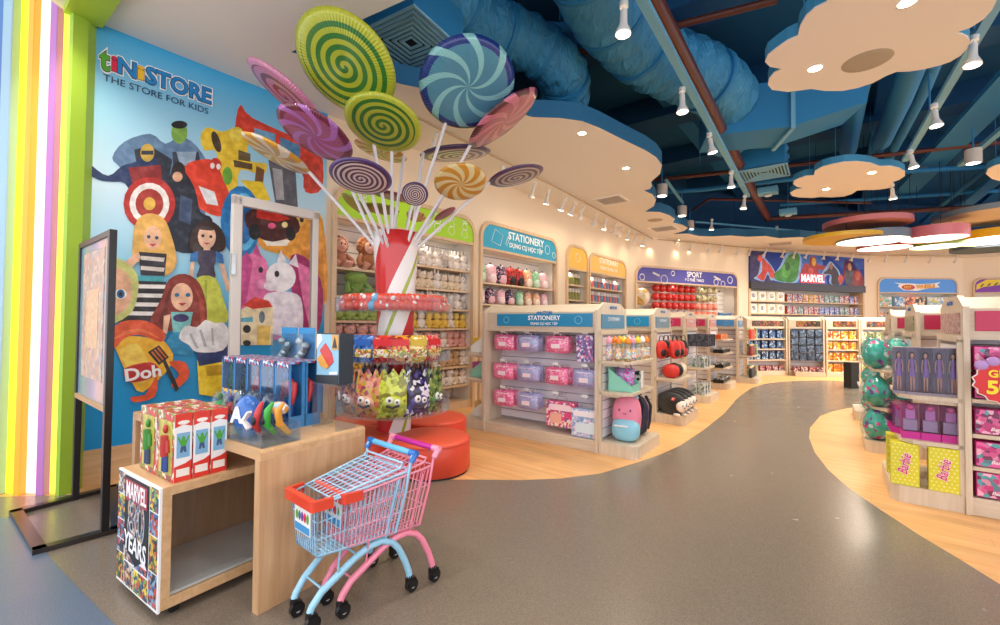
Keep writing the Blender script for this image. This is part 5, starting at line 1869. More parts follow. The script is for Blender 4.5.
# ------------------------------------------------------------------ low cabinet with the comic panel and the oak table above it
BX, BY = Vector((.835, -.55, 0)).normalized(), Vector((.55, .835, 0)).normalized()
BA = math.atan2(BX.y, BX.x)
C0, T0 = Vector((-1.57, 2.06, 0)), Vector((-1.14, 2.12, 0))
bp_ = lambda o, x, y, z=0: o + BX * x + BY * y + Vector((0, 0, z))
LH, LW, LD = .62, .53, .95
t = thing('display_cabinet', 'low open oak cabinet with a comic-strip front panel reading MARVEL 80 YEARS', 'cabinet', C0, BA)
mb = MB()
mb.box(-LW, 0, .01, LD, LH - .045, LH); mb.box(-LW, 0, .01, LD, .05, .1)
mb.box(-LW, 0, .01, .05, .1, LH - .045); mb.box(-LW, 0, LD - .05, LD, .1, LH - .045)
mb.build('cabinet_body', M_OAK, t, bevel=.003)
mb = MB(); mb.box(-LW + .02, -LW + .035, .05, LD - .05, .1, LH - .045); mb.build('back_board', wood_mat('#a87850', '#bb8c62', axis='Z'), t)
mb = MB(); mb.box(-LW + .04, -.02, .05, LD - .05, .1, .112); mb.build('grey_mat', mat('#e2ded9', .35, bump=.2), t)
mb = MB(); mb.box(-.006, -.002, .05, LD - .1, .1, LH - .045); mb.build('acrylic_panel', clear_mat('#f4f8fa', .05), t)
mb = MB(); mb.box(-LW, 0, 0, .01, .045, LH + .0); cp = mb.build('comic_panel', mat('#f6f6f6', .35), t)
cm = [print_mat(['#2a2f3c', '#8a3a34', '#c8a05a', '#3f5f86', '#d8d0c4'], 34, vary=False), print_mat(['#1f5a8a', '#c83a30', '#e8d03a', '#2a2a34', '#7ab04a'], 34, vary=False), print_mat(['#3a6a3a', '#d8b02c', '#202428', '#b83a2c'], 34, vary=False), print_mat(['#3f6fa0', '#8ab0c8', '#c8402f', '#1e2430'], 34, vary=False)]
tiles = [(-.525, -.435, .50, .61, 0), (-.525, -.435, .37, .493, 1), (-.525, -.435, .27, .363, 3), (-.525, -.435, .20, .263, 3), (-.11, -.015, .50, .61, 1), (-.11, -.015, .39, .493, 3), (-.11, -.015, .22, .383, 2), (-.11, -.015, .06, .213, 3),
         (-.525, -.43, .06, .193, 2), (-.42, -.30, .055, .17, 0), (-.29, -.12, .055, .16, 1), (-.42, -.30, .18, .24, 0), (-.29, -.12, .17, .2, 3)]
for x0, x1, z0, z1, k in tiles:
    mb = MB(); mb.box(x0, x1, -.0015, .001, z0, z1); mb.build('comic_tile', cm[k], cp)
mb = MB(); mb.prism([(-.425, .605), (-.12, .605), (-.12, .2), (-.16, .24), (-.27, .18), (-.425, .25)], -.003, 0, axis='y'); mb.build('black_field', M_DARK, cp)
mb = MB(); mb.box(-.41, -.135, -.005, -.003, .485, .59); mb.build('red_plate', mat('#a8283c', .4), cp)
text('MARVEL', .115, (-.272, -.006, .537), FACE, WTXT, cp, ext=.0005, bold=.02, sx=.62)
text('80', .27, (-.272, -.004, .395), FACE, mat('#c9cfd6', .4), cp, ext=.0003, bold=.035, sx=.8)
text('80', .27, (-.272, -.005, .395), FACE, cm[0], cp, ext=.0003, bold=.005, sx=.8)
text('YEARS', .125, (-.272, -.006, .275), (R(90), R(4), 0), WTXT, cp, ext=.0005, bold=.02, sx=.8)
for x, y in ((-.05, .08), (-LW + .05, .08), (-.05, LD - .08), (-LW + .05, LD - .08)):
    mb = MB(); mb.tube([(x - .012, y, .024), (x + .012, y, .024)], .024, 12); mb.box(x - .016, x + .016, y - .012, y + .012, .03, .05); mb.build('caster', M_BLACK, t)

TH, TW, TD = .78, 1.62, .62
t = thing('oak_table', 'waterfall-edged oak display table standing over the low cabinet beside the shopping carts', 'table', T0, BA)
mb = MB(); mb.prism([(-TW, TH - .05), (0 - .02, TH - .05), (0, TH - .05), (0, TH - .015), (-.004, TH - .005), (-.015, TH), (-TW + .01, TH), (-TW, TH - .01)], 0, TD, axis='y'); mb.build('table_top', M_OAK, t)
mb = MB(); mb.box(-.05, 0, 0, TD, 0, TH - .05); mb.build('side_panel', M_OAKZ, t)
mb = MB(); mb.box(-TW, -TW + .05, 0, TD, 0, TH - .05); mb.build('side_panel', M_OAKZ, t)

# red and white toy boxes on the low cabinet
t0 = thing('hero_toy_box', 'x x x x', 'toy box')
bw, bd, bh = .2, .078, .33
mb = MB(); mb.box(-bw / 2, bw / 2, -bd / 2, bd / 2, 0, bh); mb.build('carton', print_mat(['#c8302c', '#c8302c', '#8a8a3a', '#e8dcd0', '#7a4a4a'], 26, vary=False), t0, bevel=.002, seg=1)
mb = MB(); mb.box(bw / 2 - .001, bw / 2 + .002, -bd / 2 + .002, bd / 2 - .002, .002, bh - .002); sp_ = mb.build('side_label', mat('#f2f4f6', .35), t0)
mb = MB()
yz = lambda pts: pts
X0, X1 = bw / 2 + .002, bw / 2 + .0028
mb.prism([(-.037, .002), (.037, .002), (.037, .1), (.01, .085), (-.037, .075)], X0, X1, axis='x')
mb.build('red_band', mat('#dd3a2e', .35), sp_)
mb = MB()
mb.prism([(-.037, .328), (.037, .328), (.037, .262), (0, .275), (-.037, .262)], X0, X1, axis='x')
mb.build('red_band', mat('#dd3a2e', .35), sp_)
mb = MB(); mb.box(X0, X1 + .0005, -.028, .028, .025, .062); mb.build('white_panel', mat('#f6f0e8', .35), sp_); mb = MB(); mb.prism([(.022 * math.cos(k * .6) * 1.2, .285 + .01 * math.sin(k * .6)) for k in range(10)], X1, X1 + .0006, axis='x'); mb.build('white_badge', mat('#f6f0e8', .35), sp_)
mb = MB(); mb.box(X0, X1, -.028, .028, .115, .235); mb.build('blue_picture', mat('#7fb4dc', .35), sp_)
mb = MB()
mb.prism([(-.006, .2), (.006, .2), (.008, .21), (.0, .222), (-.008, .21)], X1, X1 + .001, axis='x')
mb.prism([(-.012, .2), (.012, .2), (.022, .22), (.026, .215), (.016, .19), (.01, .17), (-.01, .17), (-.016, .19), (-.026, .215), (-.022, .22)], X1, X1 + .0008, axis='x')
mb.build('green_figure_print', mat('#4fa83a', .4), sp_)
mb = MB(); mb.prism([(-.01, .17), (.01, .17), (.014, .14), (.004, .14), (0, .155), (-.004, .14), (-.014, .14)], X1, X1 + .0008, axis='x'); mb.build('blue_shorts', mat('#3f5a84', .4), sp_)
mb = MB(); mb.box(-bw * .34, bw * .42, -bd / 2 - .002, -bd / 2 + .001, .03, .29); mb.build('front_window', print_mat(['#b8b048', '#c8c05a', '#a8a03c'], 14, vary=False), t0)
mb = MB()
mb.tube([(.02, -bd / 2 - .006, .22), (.02, -bd / 2 - .006, .12)], .022, 8, mi=0); mb.ell((.02, -bd / 2 - .008, .25), .018, .01, .022, 10, 7, mi=0)
mb.tube([(.0, -bd / 2 - .006, .2), (-.02, -bd / 2 - .008, .15)], .01, 6, mi=0); mb.tube([(.045, -bd / 2 - .006, .2), (.055, -bd / 2 - .008, .14)], .01, 6, mi=0)
mb.tube([(.01, -bd / 2 - .006, .12), (.008, -bd / 2 - .006, .045)], .012, 6, mi=1); mb.tube([(.032, -bd / 2 - .006, .12), (.036, -bd / 2 - .006, .045)], .012, 6, mi=1)
mb.build('boxed_figure', [mat('#3f8a34', .4), mat('#3a4a6c', .4)], t0)
t1 = dup(t0, (0, 0, 0), 0, 'x x x x')
for ch in t1.children:
    if ch.name.startswith('boxed_figure'):
        ch.data = ch.data.copy(); ch.data.materials[0] = mat('#b8302c', .4); ch.data.materials[1] = mat('#2f4a94', .4)
hb_g, hb_r = Once(t0), Once(t1)
for j in range(3):
    hb_r.put(bp_(C0, -.13, .1 + .081 * j, LH), BA, f'red and white toy box, {("front", "middle", "rear")[j]} one of the line nearest the table', 'toy boxes on the low cabinet')
    hb_g.put(bp_(C0, -.345, .1 + .081 * j, LH), BA, f'red and white toy box, {("front", "middle", "rear")[j]} one of the far line beside the mural', 'toy boxes on the low cabinet')

# tall blue window boxes on the oak table
def fig_box(c, c2):
    t = thing('figure_box', 'x x x x', 'figure box')
    w, h, d = .15, .385, .1
    mb = MB(); mb.box(-w / 2, w / 2, d / 2 - .006, d / 2, 0, h); mb.box(-w / 2, w / 2, -d / 2, d / 2, 0, .03); mb.box(-w / 2, -w / 2 + .012, -d / 2, d / 2, .03, h); mb.box(w / 2 - .004, w / 2, d / 2 - .02, d / 2, .03, h); mb.box(w / 2 - .004, w / 2, -d / 2, -d / 2 + .012, .03, h); mb.box(w / 2 - .004, w / 2, -d / 2, d / 2, .03, .07)
    mb.build('blue_carton', mat('#3f86c0', .35), t)
    mb = MB(); mb.box(-w / 2, w / 2, -d / 2, d / 2, h - .012, h); mb.box(-w / 2, w / 2, -d / 2 - .001, -d / 2 + .002, h - .035, h - .012); mb.build('printed_top', print_mat(['#3a5a9c', '#c83a4a', '#8ab0d8', '#2a3a6a', '#e8ecf4'], 40, vary=False), t)
    mb = MB(); mb.box(-w / 2 + .012, w / 2 - .01, -d / 2, -d / 2 + .002, .03, h - .035); mb.build('window', clear_mat('#e4f0f8', .08), t)
    mb = MB()
    mb.ell((0, -.01, .305), .03, .027, .034, 10, 8, mi=1)
    mb.ell((0, 0, .225), .05, .03, .06, 12, 8, mi=0)
    for s_ in (-1, 1):
        mb.tube([(s_ * .045, 0, .26), (s_ * .058, -.01, .2), (s_ * .05, -.02, .14)], [.02, .017, .014], 7, mi=0)
        mb.tube([(s_ * .018, 0, .15), (s_ * .022, -.005, .09), (s_ * .022, 0, .035)], [.02, .016, .014], 7, mi=1)
    mb.build('toy_figure', [mat(c, .35), mat(c2, .35)], t)
    return t


for i, (c, c2, nm) in enumerate((('#c22f34', '#2a4f9c', 'red and blue'), ('#2a4468', '#3f6a9a', 'dark blue'), ('#c8262c', '#a01c24', 'glossy red'), ('#17191f', '#1c2a34', 'black'), ('#2f5a3c', '#2f6a44', 'dark green'))):
    o = Once(fig_box(c, c2))
    for r in range(2):
        o.put(bp_(T0, -.36 - .16 * i, .36 + .105 * r, TH), BA, f'blue window box holding a {nm} figure, {("front", "rear")[r]} line on the oak table', 'blue figure boxes on the oak table')
# figures in blister bubbles left of the boxes
for i, (c, c2, nm, px, py) in enumerate((('#3fa84a', '#2a7a34', 'green', 203, 398), ('#c8403a', '#2f4a8a', 'red', 222, 400))):
    t = thing('blister_figure', f'clear blister holding a {nm} figure beside the mural on the oak table', 'toy figure', bp_(T0, -.82 + .13 * i, .2, TH), BA)
    mb = MB(); mb.box(-.06, .06, .02, .024, 0, .2); mb.build('backing_card', print_mat(['#4a7ab0', '#8ab0d0', '#d84a3a', '#e8c04a'], 30), t)
    mb = MB(); mb.ell((0, -.01, .1), .055, .045, .09, 14, 9, power=.7); mb.build('blister', clear_mat('#e8f4fa', .12), t)
    mb = MB(); mb.ell((0, -.01, .1), .03, .022, .04, 10, 8, mi=0); mb.ell((0, -.015, .155), .02, .018, .022, 10, 8, mi=1)
    for s_ in (-1, 1):
        mb.tube([(s_ * .03, -.01, .12), (s_ * .045, -.02, .09)], .012, 6, mi=0); mb.tube([(s_ * .015, -.01, .06), (s_ * .02, -.015, .015)], .013, 6, mi=1)
    mb.build('toy_figure', [mat(c, .35), mat(c2, .35)], t)
for i in range(4):
    t = thing('clear_shell', f'clear blue plastic packing shell, {ORD[i]} from the left between the blisters and blue boxes', 'plastic shell', bp_(T0, -.58 + .09 * i, .2 + .02 * (i % 2), TH), BA + .3 * (i % 2))
    mb = MB(); mb.ell((0, 0, .11), .05, .045, .11, 12, 8, power=.7); mb.build('shell', clear_mat('#b8dcf0', .28), t)
    mb = MB(); mb.ell((0, .0, .08), .03, .025, .05, 10, 7); mb.build('small_toy', mat(('#3f6fa8', '#8ab8d8', '#b8404a', '#5a8ac0')[i], .4), t)
# clear tray with a blue mask and bits
t = thing('acrylic_tray', 'clear acrylic tray at the front corner of the oak table', 'tray', bp_(T0, -.29, .12, TH), BA)
mb = MB()
for q in ((-.12, .26, -.1, -.095, 0, .075), (-.12, .26, .1, .105, 0, .1), (-.12, -.115, -.1, .1, 0, .09), (.255, .26, -.1, .1, 0, .09), (.05, .054, -.1, .1, 0, .09), (-.12, .26, -.1, .1, 0, .005)):
    mb.box(*q)
mb.build('tray_walls', clear_mat('#f0f6fa', .12), t)
t = thing('toy_mask', 'blue toy mask marked with a white letter A standing in the clear tray', 'mask', bp_(T0, -.3, .09, TH + .006), BA + .25)
mb = MB(); mb.ell((0, 0, .105), .085, .06, .115, 18, 12); mb.build('mask_shell', mat('#1f62b4', .3, coat=.5), t)
text('A', .11, (-.012, -.058, .12), FACE, WTXT, t, bold=.035, ext=.004)
mb = MB(); mb.prism([(.045, .1), (.075, .14), (.07, .15), (.03, .1), (.07, .055), (.075, .065)], -.07, -.04, axis='y'); mb.build('white_chevron', WTXT, t)
for i, (c, nm, dx) in enumerate((('#c83a40', 'red', .1), ('#3fae44', 'green', .15), ('#e8a03a', 'orange', .2))):
    t = thing('toy_blaster', f'{nm} curved plastic toy leaning in the clear tray beside the mask', 'toy', bp_(T0, -.28 + dx, .1 + .03 * i, TH + .01), BA - .3 - .5 * i)
    mb = MB(); mb.tube([(-.04, 0, .02), (.0, -.03, .08), (.02, -.02, .15), (.0, .0, .19)], [.012, .02, .018, .008], 8); mb.build('curved_body', mat(c, .35), t)
    mb = MB(); mb.ell((.01, -.04, .1), .02, .012, .026, 8, 6); mb.build('badge', mat('#20242c', .3), t)
t = thing('toy_capsule', 'white and orange wrapped toy lying on top in the clear tray', 'toy', bp_(T0, -.2, .2, TH + .15), BA)
mb = MB(); mb.ell((0, 0, 0), .07, .045, .035, 12, 8); mb.build('wrapped_toy', print_mat(['#f0f0f4', '#e8963a', '#9ac0dc', '#f4e8d8'], 24), t)
mb = MB(); mb.tube([(-.05, 0, -.04), (0, 0, -.15)], .006, 5); mb.tube([(.05, 0, -.04), (.0, 0, -.15)], .006, 5); mb.build('wire_rest', M_CLEAR, t)
# tall silver toy packs behind
sv = thing('silver_toy_pack', 'x x x x', 'toy pack')
mb = MB(); mb.box(-.09, .09, .03, .035, 0, .42); mb.build('backing_card', mat('#2f8ac4', .35), sv)
mb = MB(); mb.box(-.085, .085, -.05, .03, .05, .38); mb.build('blister', clear_mat('#e8f2f6', .16), sv)
mb = MB()
for k in range(9):
    mb.ell((rnd.uniform(-.04, .04), rnd.uniform(-.02, .01), .12 + .026 * k), .035, .025, .028, 8, 6, mi=0 if k % 3 else 1)
mb.ell((-.03, -.01, .1), .022, .02, .05, 8, 6, mi=2)
mb.ell((-.045, -.02, .2), .016, .016, .03, 8, 6, mi=3)
mb.build('silver_toy', [mat('#a8aeb2', .2, metal=.6), mat('#6a6e74', .3), mat('#c02a3c', .35), mat('#b8c43a', .4)], sv)
sv = Once(sv)
sv.put(bp_(T0, -.76, .56, TH + .16), BA, 'silver toy in blue-backed blister, left one inside the white frame', 'silver toy packs')
sv.put(bp_(T0, -.56, .56, TH + .16), BA, 'silver toy in blue-backed blister, right one inside the white frame', 'silver toy packs')
mb = MB(); mb.box(-.25, .25, -.03, .03, 0, .16); t = thing('riser_block', 'clear riser under the two silver toy packs', 'riser', bp_(T0, -.66, .56, TH), BA); mb.build('riser', clear_mat('#eef4f8', .1), t)
# boxed red creature on the clear stand
t = thing('acrylic_stand', 'clear acrylic riser at the far right corner of the oak table', 'stand', bp_(T0, -.13, .5, TH), BA)
mb = MB(); mb.box(-.11, .11, -.07, .07, .255, .26); mb.box(-.11, -.105, -.07, .07, 0, .255); mb.box(.105, .11, -.07, .07, 0, .255); mb.build('riser', clear_mat('#eef4f8', .16), t)
t = pack('robot_toy_box', 'light blue toy box picturing a red and gold flying figure on the clear stand', 'toy box', .21, .29, .1, mat('#8ebfda', .35), mat('#26343f', .4))
t.location = bp_(T0, -.13, .5, TH + .261); t.rotation_euler = (0, 0, BA)
mb = MB()
mb.prism([(-.07, .19), (-.04, .15), (.02, .1), (.06, .13), (.04, .18), (-.02, .235)], -.056, -.052, axis='y', mi=0)
mb.prism([(-.09, .14), (-.06, .1), (.0, .085), (.02, .1), (-.05, .17)], -.059, -.056, axis='y', mi=1)
mb.prism([(-.102, .0), (.102, .0), (.102, .055), (-.102, .045)], -.058, -.052, axis='y', mi=2)
mb.prism([(.03, .055), (.1, .06), (.1, .075), (.03, .07)], -.06, -.056, axis='y', mi=3)
mb.box(.045, .1, -.055, -.052, .2, .285, 1); mb.prism([(.05, .21), (.07, .27), (.09, .21)], -.058, -.055, axis='y', mi=2)
mb.prism([(-.1, .2), (-.05, .25), (-.06, .285), (-.1, .285)], -.055, -.052, axis='y', mi=3)
mb.build('front_art', [mat('#c83a34', .35), mat('#d89a3a', .35), mat('#20262c', .35), mat('#f2f2f0', .35)], t)
# ------------------------------------------------------------------ lollipop stand
CC = Vector((-1.07, 4.5, 0))
t = thing('lollipop_stand', 'red and white candy-striped pillar stand holding clear tiers of sweets', 'display stand', CC)
m_, nt, b_ = new_mat('candy_stripes')
tc = nt.nodes.new('ShaderNodeTexCoord'); s_ = nt.nodes.new('ShaderNodeSeparateXYZ'); nt.links.new(tc.outputs['Object'], s_.inputs[0])
an = math_node(nt, 'ARCTAN2', s_.outputs[1], s_.outputs[0])
ph = math_node(nt, 'FRACT', math_node(nt, 'ADD', math_node(nt, 'MULTIPLY', math_node(nt, 'ADD', an, math_node(nt, 'MULTIPLY', s_.outputs[2], -2.2)), 1 / PI), 5.2))
rp = ramp(nt, [(0, '#cf2a2c'), (.45, '#f4f0ee'), (.68, '#a9b832'), (.75, '#f4f0ee')], True)
nt.links.new(ph, rp.inputs[0]); nt.links.new(rp.outputs[0], b_.inputs['Base Color']); b_.inputs['Roughness'].default_value = .25; b_.inputs['Coat Weight'].default_value = .4
mb = MB(); mb.lathe([(.17, 0), (.17, .6), (.175, 1.0), (.185, 1.5), (.205, 1.85), (.225, 2.15), (.235, 2.31), (.22, 2.31), (.2, 2.1), (.0, 2.08)], 40)
mb.build('striped_pillar', m_, t)
tiers = [(1.5, .58, .14, 'upper'), (1.02, .56, .1, 'middle'), (.52, .56, .14, 'lower')]
for z, r, h_, nm in tiers:
    mb = MB()
    mb.lathe([(.18, 0), (r, 0), (r, h_), (r - .006, h_), (r - .006, .008), (.18, .008)], 36, c=(0, 0, z), smooth=False, caps=False)
    for k in range(9):
        a = 2 * PI * k / 9
        c, s = math.cos(a), math.sin(a)
        mb.add([(c * .2, s * .2, z), (c * r, s * r, z), (c * r, s * r, z + h_), (c * .2, s * .2, z + h_ * .6), (c * .2 + s * .004, s * .2 - c * .004, z), (c * r + s * .004, s * r - c * .004, z), (c * r + s * .004, s * r - c * .004, z + h_), (c * .2 + s * .004, s * .2 - c * .004, z + h_ * .6)],
               [(0, 1, 2, 3), (7, 6, 5, 4), (2, 1, 5, 6), (3, 2, 6, 7)])
    mb.build('clear_tier', clear_mat('#f6f9fb', .05), t)


def around(a, r, z):
    return CC + Vector((math.cos(a) * r, math.sin(a) * r, z))


# red and white balls in the upper tier
bt_ = thing('candy_ball', 'x x x x', 'candy')
mb = MB(); mb.ell((0, 0, 0), .048, nu=12, nv=8); mb.build('ball', mat('#e0452c', .25, coat=.6), bt_)
mb = MB(); mb.ell((0, -.016, .02), .03, .03, .024, 10, 6); mb.build('white_cap', mat('#f0ece8', .3), bt_)
bt2 = dup(bt_, (0, 0, 0), 0, 'x x x x')
for ch in bt2.children:
    if ch.name.startswith('ball'):
        ch.data = ch.data.copy(); ch.data.materials[0] = mat('#5fa8d0', .25)
cbr, cbb = Once(bt_), Once(bt2)
NB = 30
idx = 0
for lay in range(2):
    for k in range(NB):
        a = R(190) + R(170) * k / (NB - 1) + lay * .04
        kind = cbb if (k in (12,) or (k < 3 and lay == 0)) else cbr
        nm = 'blue' if kind is cbb else 'red'
        kind.put(around(a, .52 - .03 * lay, 1.553 + .068 * lay), rnd.random() * 6, f'{nm} and white candy ball in the upper clear tier of the lollipop stand', f'{nm} candy balls in the upper tier', rot=(rnd.uniform(-.9, .9), rnd.uniform(-.9, .9), rnd.random() * 6))
# bags in the middle tier
def sweet_bag(c, w, h, jag, cols, face=False):
    t = thing('sweet_bag', 'x x x x', 'bag of sweets')
    mb = MB(); mb.pillow(w, h, .09, nu=12, nv=8, top_jag=jag); mb.build('foil_bag', print_mat(cols, 22 if not face else 16, .2, vary=True, coat=.4), t)
    mb = MB()
    if face:
        mb.ell((0, -.035, h * .42), w * .33, .03, h * .2, 14, 9, mi=0)
        mb.ell((-w * .1, -.06, h * .5), .035, .012, .035, 10, 7, mi=1); mb.ell((w * .13, -.06, h * .45), .03, .012, .03, 10, 7, mi=1)
        mb.ell((-w * .1, -.072, h * .5), .013, .006, .013, 8, 6, mi=2); mb.ell((w * .13, -.07, h * .45), .011, .006, .011, 8, 6, mi=2)
        mb.tube([(-w * .2, -.062, h * .36), (0, -.068, h * .3), (w * .2, -.062, h * .36)], .012, 6, mi=2)
        mb.build('printed_face', [mat(c, .3, coat=.4), M_WHITE, mat('#3a2430', .4)], t)
    else:
        mb.box(-w * .4, w * .4, -.048, -.04, h * .62, h * .86, mi=0); mb.box(-w * .4, w * .4, -.05, -.035, h * .2, h * .5, mi=1)
        mb.build('label_band', [mat(c, .35), print_mat(['#f2e8d8', '#e8c84a', '#c83a3a', '#8a9a3a'], 40, .3)], t)
    return t


for i, (a, c, nm, cols) in enumerate(((228, '#2a62b8', 'blue', ['#2a5fb0', '#3f7fd0', '#1c3f80']), (250, '#2a62b8', 'blue', ['#2a5fb0', '#3f7fd0', '#1c3f80']), (271, '#d8282c', 'red', ['#d8282c', '#e84a3a', '#8a1c1c']), (288, '#d8282c', 'red', ['#d8282c', '#e8a03a', '#8a1c1c']),
                                       (308, '#d8b83a', 'gold', ['#e0c04a', '#c8a02c', '#f4e4a0']), (330, '#d8282c', 'bright red', ['#e03034', '#f2c8c0', '#c02024']))):
    o = sweet_bag(c, .21, .25, .0, cols)
    o.location = around(R(a), .47, 1.03); o.rotation_euler = (0, 0, R(a) + PI / 2)
    tag(o, f'{nm} bag of sweets, {ORD[i]} from left in the middle clear tier', None, 'bags in the middle tier')
# flame-topped bags in the lower tier
for i, (a, c, nm, cols) in enumerate(((205, '#8a6a60', 'dark brown', ['#3a2428', '#5a3a34', '#8a5a4a']), (228, '#c88a7a', 'dusky pink', ['#8a4a3a', '#c07a5a', '#3a2024']), (253, '#e8a88a', 'salmon pink', ['#d8704a', '#e89a7a', '#a84a5a', '#c8a83a']),
                                       (282, '#c8d84a', 'lime yellow', ['#b8c02c', '#d8e04a', '#8a8a1c']), (310, '#5a4a94', 'dark purple', ['#2a1f4a', '#4a3a8a', '#16122a', '#e8e0f0']), (336, '#5a8a4a', 'olive green', ['#5a7a3a', '#8aa04a', '#3a4a24']))):
    o = sweet_bag(c, .29, .33, .12, cols, face=True)
    o.location = around(R(a), .47, .53); o.rotation_euler = (0, 0, R(a) + PI / 2)
    tag(o, f'{nm} flame-topped sweet bag with a printed face, {ORD[i]} from left in the lower tier', None, 'flame-topped bags in the lower tier')
    if i in (1, 2, 4, 5):
        o = sweet_bag(c, .24, .3, .14, ['#3a1c24', '#6a2a34', '#241418'], face=False)
        o.location = around(R(a + 8), .33, .6); o.rotation_euler = (0, 0, R(a) + PI / 2)
        tag(o, f'dark flame-topped sweet bag standing just behind the {nm} one', None, 'dark bags in the lower tier')

# round red seats
RS = mat('#dd4a32', .4)
for i, (x, y, r, lab) in enumerate(((-.66, 4.25, .38, 'round orange-red padded ottoman nearest the aisle at the foot of the lollipop stand'), (-1.42, 4.3, .4, 'round orange-red padded seat behind the oak table'),
                                    (-.78, 5.12, .4, 'round orange-red padded seat behind the aisle-side one'), (-1.5, 5.1, .38, 'round orange-red padded seat between the striped pillar and the plush bay'))):
    t = thing('round_ottoman', lab, 'ottoman', (x, y, 0), 0, 'round seats below the lollipops')
    mb = MB(); mb.lathe([(r - .01, .02), (r, .03), (r, .27), (r - .012, .29)], 40); mb.build('padded_side', RS, t)
    mb = MB(); mb.lathe([(r, .286), (r + .004, .295), (r - .02, .315), (r - .1, .322), (0, .324)], 40); mb.build('cushion_top', mat('#e2553a', .45), t)
    mb = MB(); mb.lathe([(r - .02, 0), (r - .02, .02)], 30); mb.build('base_ring', M_BLACK, t)

# lollipops: (px, py, distance, semi-major px, semi-minor px, tilt of major axis, kind)
SW = {}


def sw(kind, r):
    key = (kind, round(r, 3))
    if key not in SW:
        SW[key] = {
            'green': lambda: swirl_mat('#b6bf2e', '#2f7a2c', '#b9c334', 1, 5.2, r, True, .86, .0),
            'green2': lambda: swirl_mat('#b4bd34', '#2a7226', '#b9c334', 1, 5.0, r, True, .84, .05),
            'blue': lambda: swirl_mat('#4f93ae', '#8fd0d4', '#1f3a86', 8, 1.1, r, False, .84, .6),
            'pink': lambda: swirl_mat('#b4506a', '#d87a94', '#5a1620', 8, 1.0, r, False, .84, .3),
            'magenta': lambda: swirl_mat('#a04a74', '#b06ab8', '#701a3c', 8, 1.2, r, False, .8, .4),
            'rose': lambda: swirl_mat('#cf7aa0', '#7a2a34', '#d88ab0', 1, 3.2, r, True, .84, .2),
            'purple': lambda: swirl_mat('#e2d2cc', '#43224c', '#44246a', 1, 6.0, r, True, .88, .0),
            'yellow': lambda: swirl_mat('#d89a2c', '#ecdca4', None, 9, 1.0, r, False, .9, .0),
            'amber': lambda: swirl_mat('#c9a04a', '#e8dcc4', '#e6a81c', 8, .5, r, False, .8, .1),
            'olive': lambda: mat('#8a8a2c', .4, coat=.4),
            'maroon': lambda: mat('#8a2f44', .35, coat=.5),
            'plum': lambda: swirl_mat('#c8bcb4', '#4a2c5a', '#4a2c5a', 1, 4.5, r, True, .85, .0),
        }[kind]()
    return SW[key]


RIM = {'green': '#bcc834', 'green2': '#bcc834', 'blue': '#1f3a86', 'pink': '#7a2430', 'magenta': '#701a3c', 'rose': '#d88ab0', 'purple': '#4a2c6c', 'yellow': '#e0a83a', 'amber': '#e6a81c', 'olive': '#8a8a2c', 'maroon': '#7a2a3c', 'plum': '#4a2c6c'}
LOL = [
    (346, 65, 3.55, 58, 45, 38, 'green', 'largest lollipop, yellow disc with a dark green spiral'),
    (383.5, 124, 3.75, 41, 28, 14, 'green2', 'smaller yellow lollipop with green spiral just below the largest one'),
    (467.5, 85, 3.8, 52, 45, -18, 'blue', 'large blue lollipop with pale swirling arms'),
    (503, 119, 4.2, 45, 13, -38, 'pink', 'tilted rose-pink lollipop right of the blue one'),
    (286, 93, 3.9, 46, 12, 34, 'rose', 'long pink lollipop at the far upper left over the mural'),
    (315.5, 134, 3.6, 42, 21, 27, 'magenta', 'magenta lollipop with lilac arms left of the green ones'),
    (276.5, 154, 4.0, 37, 9, 24, 'amber', 'amber and cream lollipop in front of the mural'),
    (361, 177, 3.65, 32, 18, 7, 'purple', 'cream and purple spiral lollipop above the plush bay'),
    (415, 194, 4.15, 13.5, 12, 0, 'purple', 'smallest purple spiral lollipop over the pillar top'),
    (460.5, 182.5, 4.2, 27, 18.5, -6, 'yellow', 'yellow and cream pinwheel lollipop at the right'),
    (516, 176, 4.5, 29, 9, -14, 'plum', 'purple-rimmed lollipop farthest to the right'),
    (455.5, 153.5, 4.7, 37, 7.5, -6, 'plum', 'flat dark-rimmed lollipop behind the blue one'),
    (381, 151, 4.6, 28, 8, 14, 'yellow', 'yellow lollipop mostly hidden behind the small green one'),
    (355, 204, 4.5, 16, 5, 36, 'olive', 'thin olive lollipop low at the left of the stems'),
    (380, 209, 4.8, 20, 5, 5, 'olive', 'olive lollipop seen edge-on behind the stems'),
    (445, 214, 4.4, 12.5, 3.5, -32, 'maroon', 'little maroon lollipop seen edge-on right of the stems'),
    (416, 216, 4.9, 10, 6, 10, 'yellow', 'tiny amber lollipop behind the stem bundle'),
    (392, 196, 4.85, 20, 4, 8, 'maroon', 'dark maroon lollipop edge-on behind the purple spiral'),
]
STEM = mat('#e9e7ec', .3)
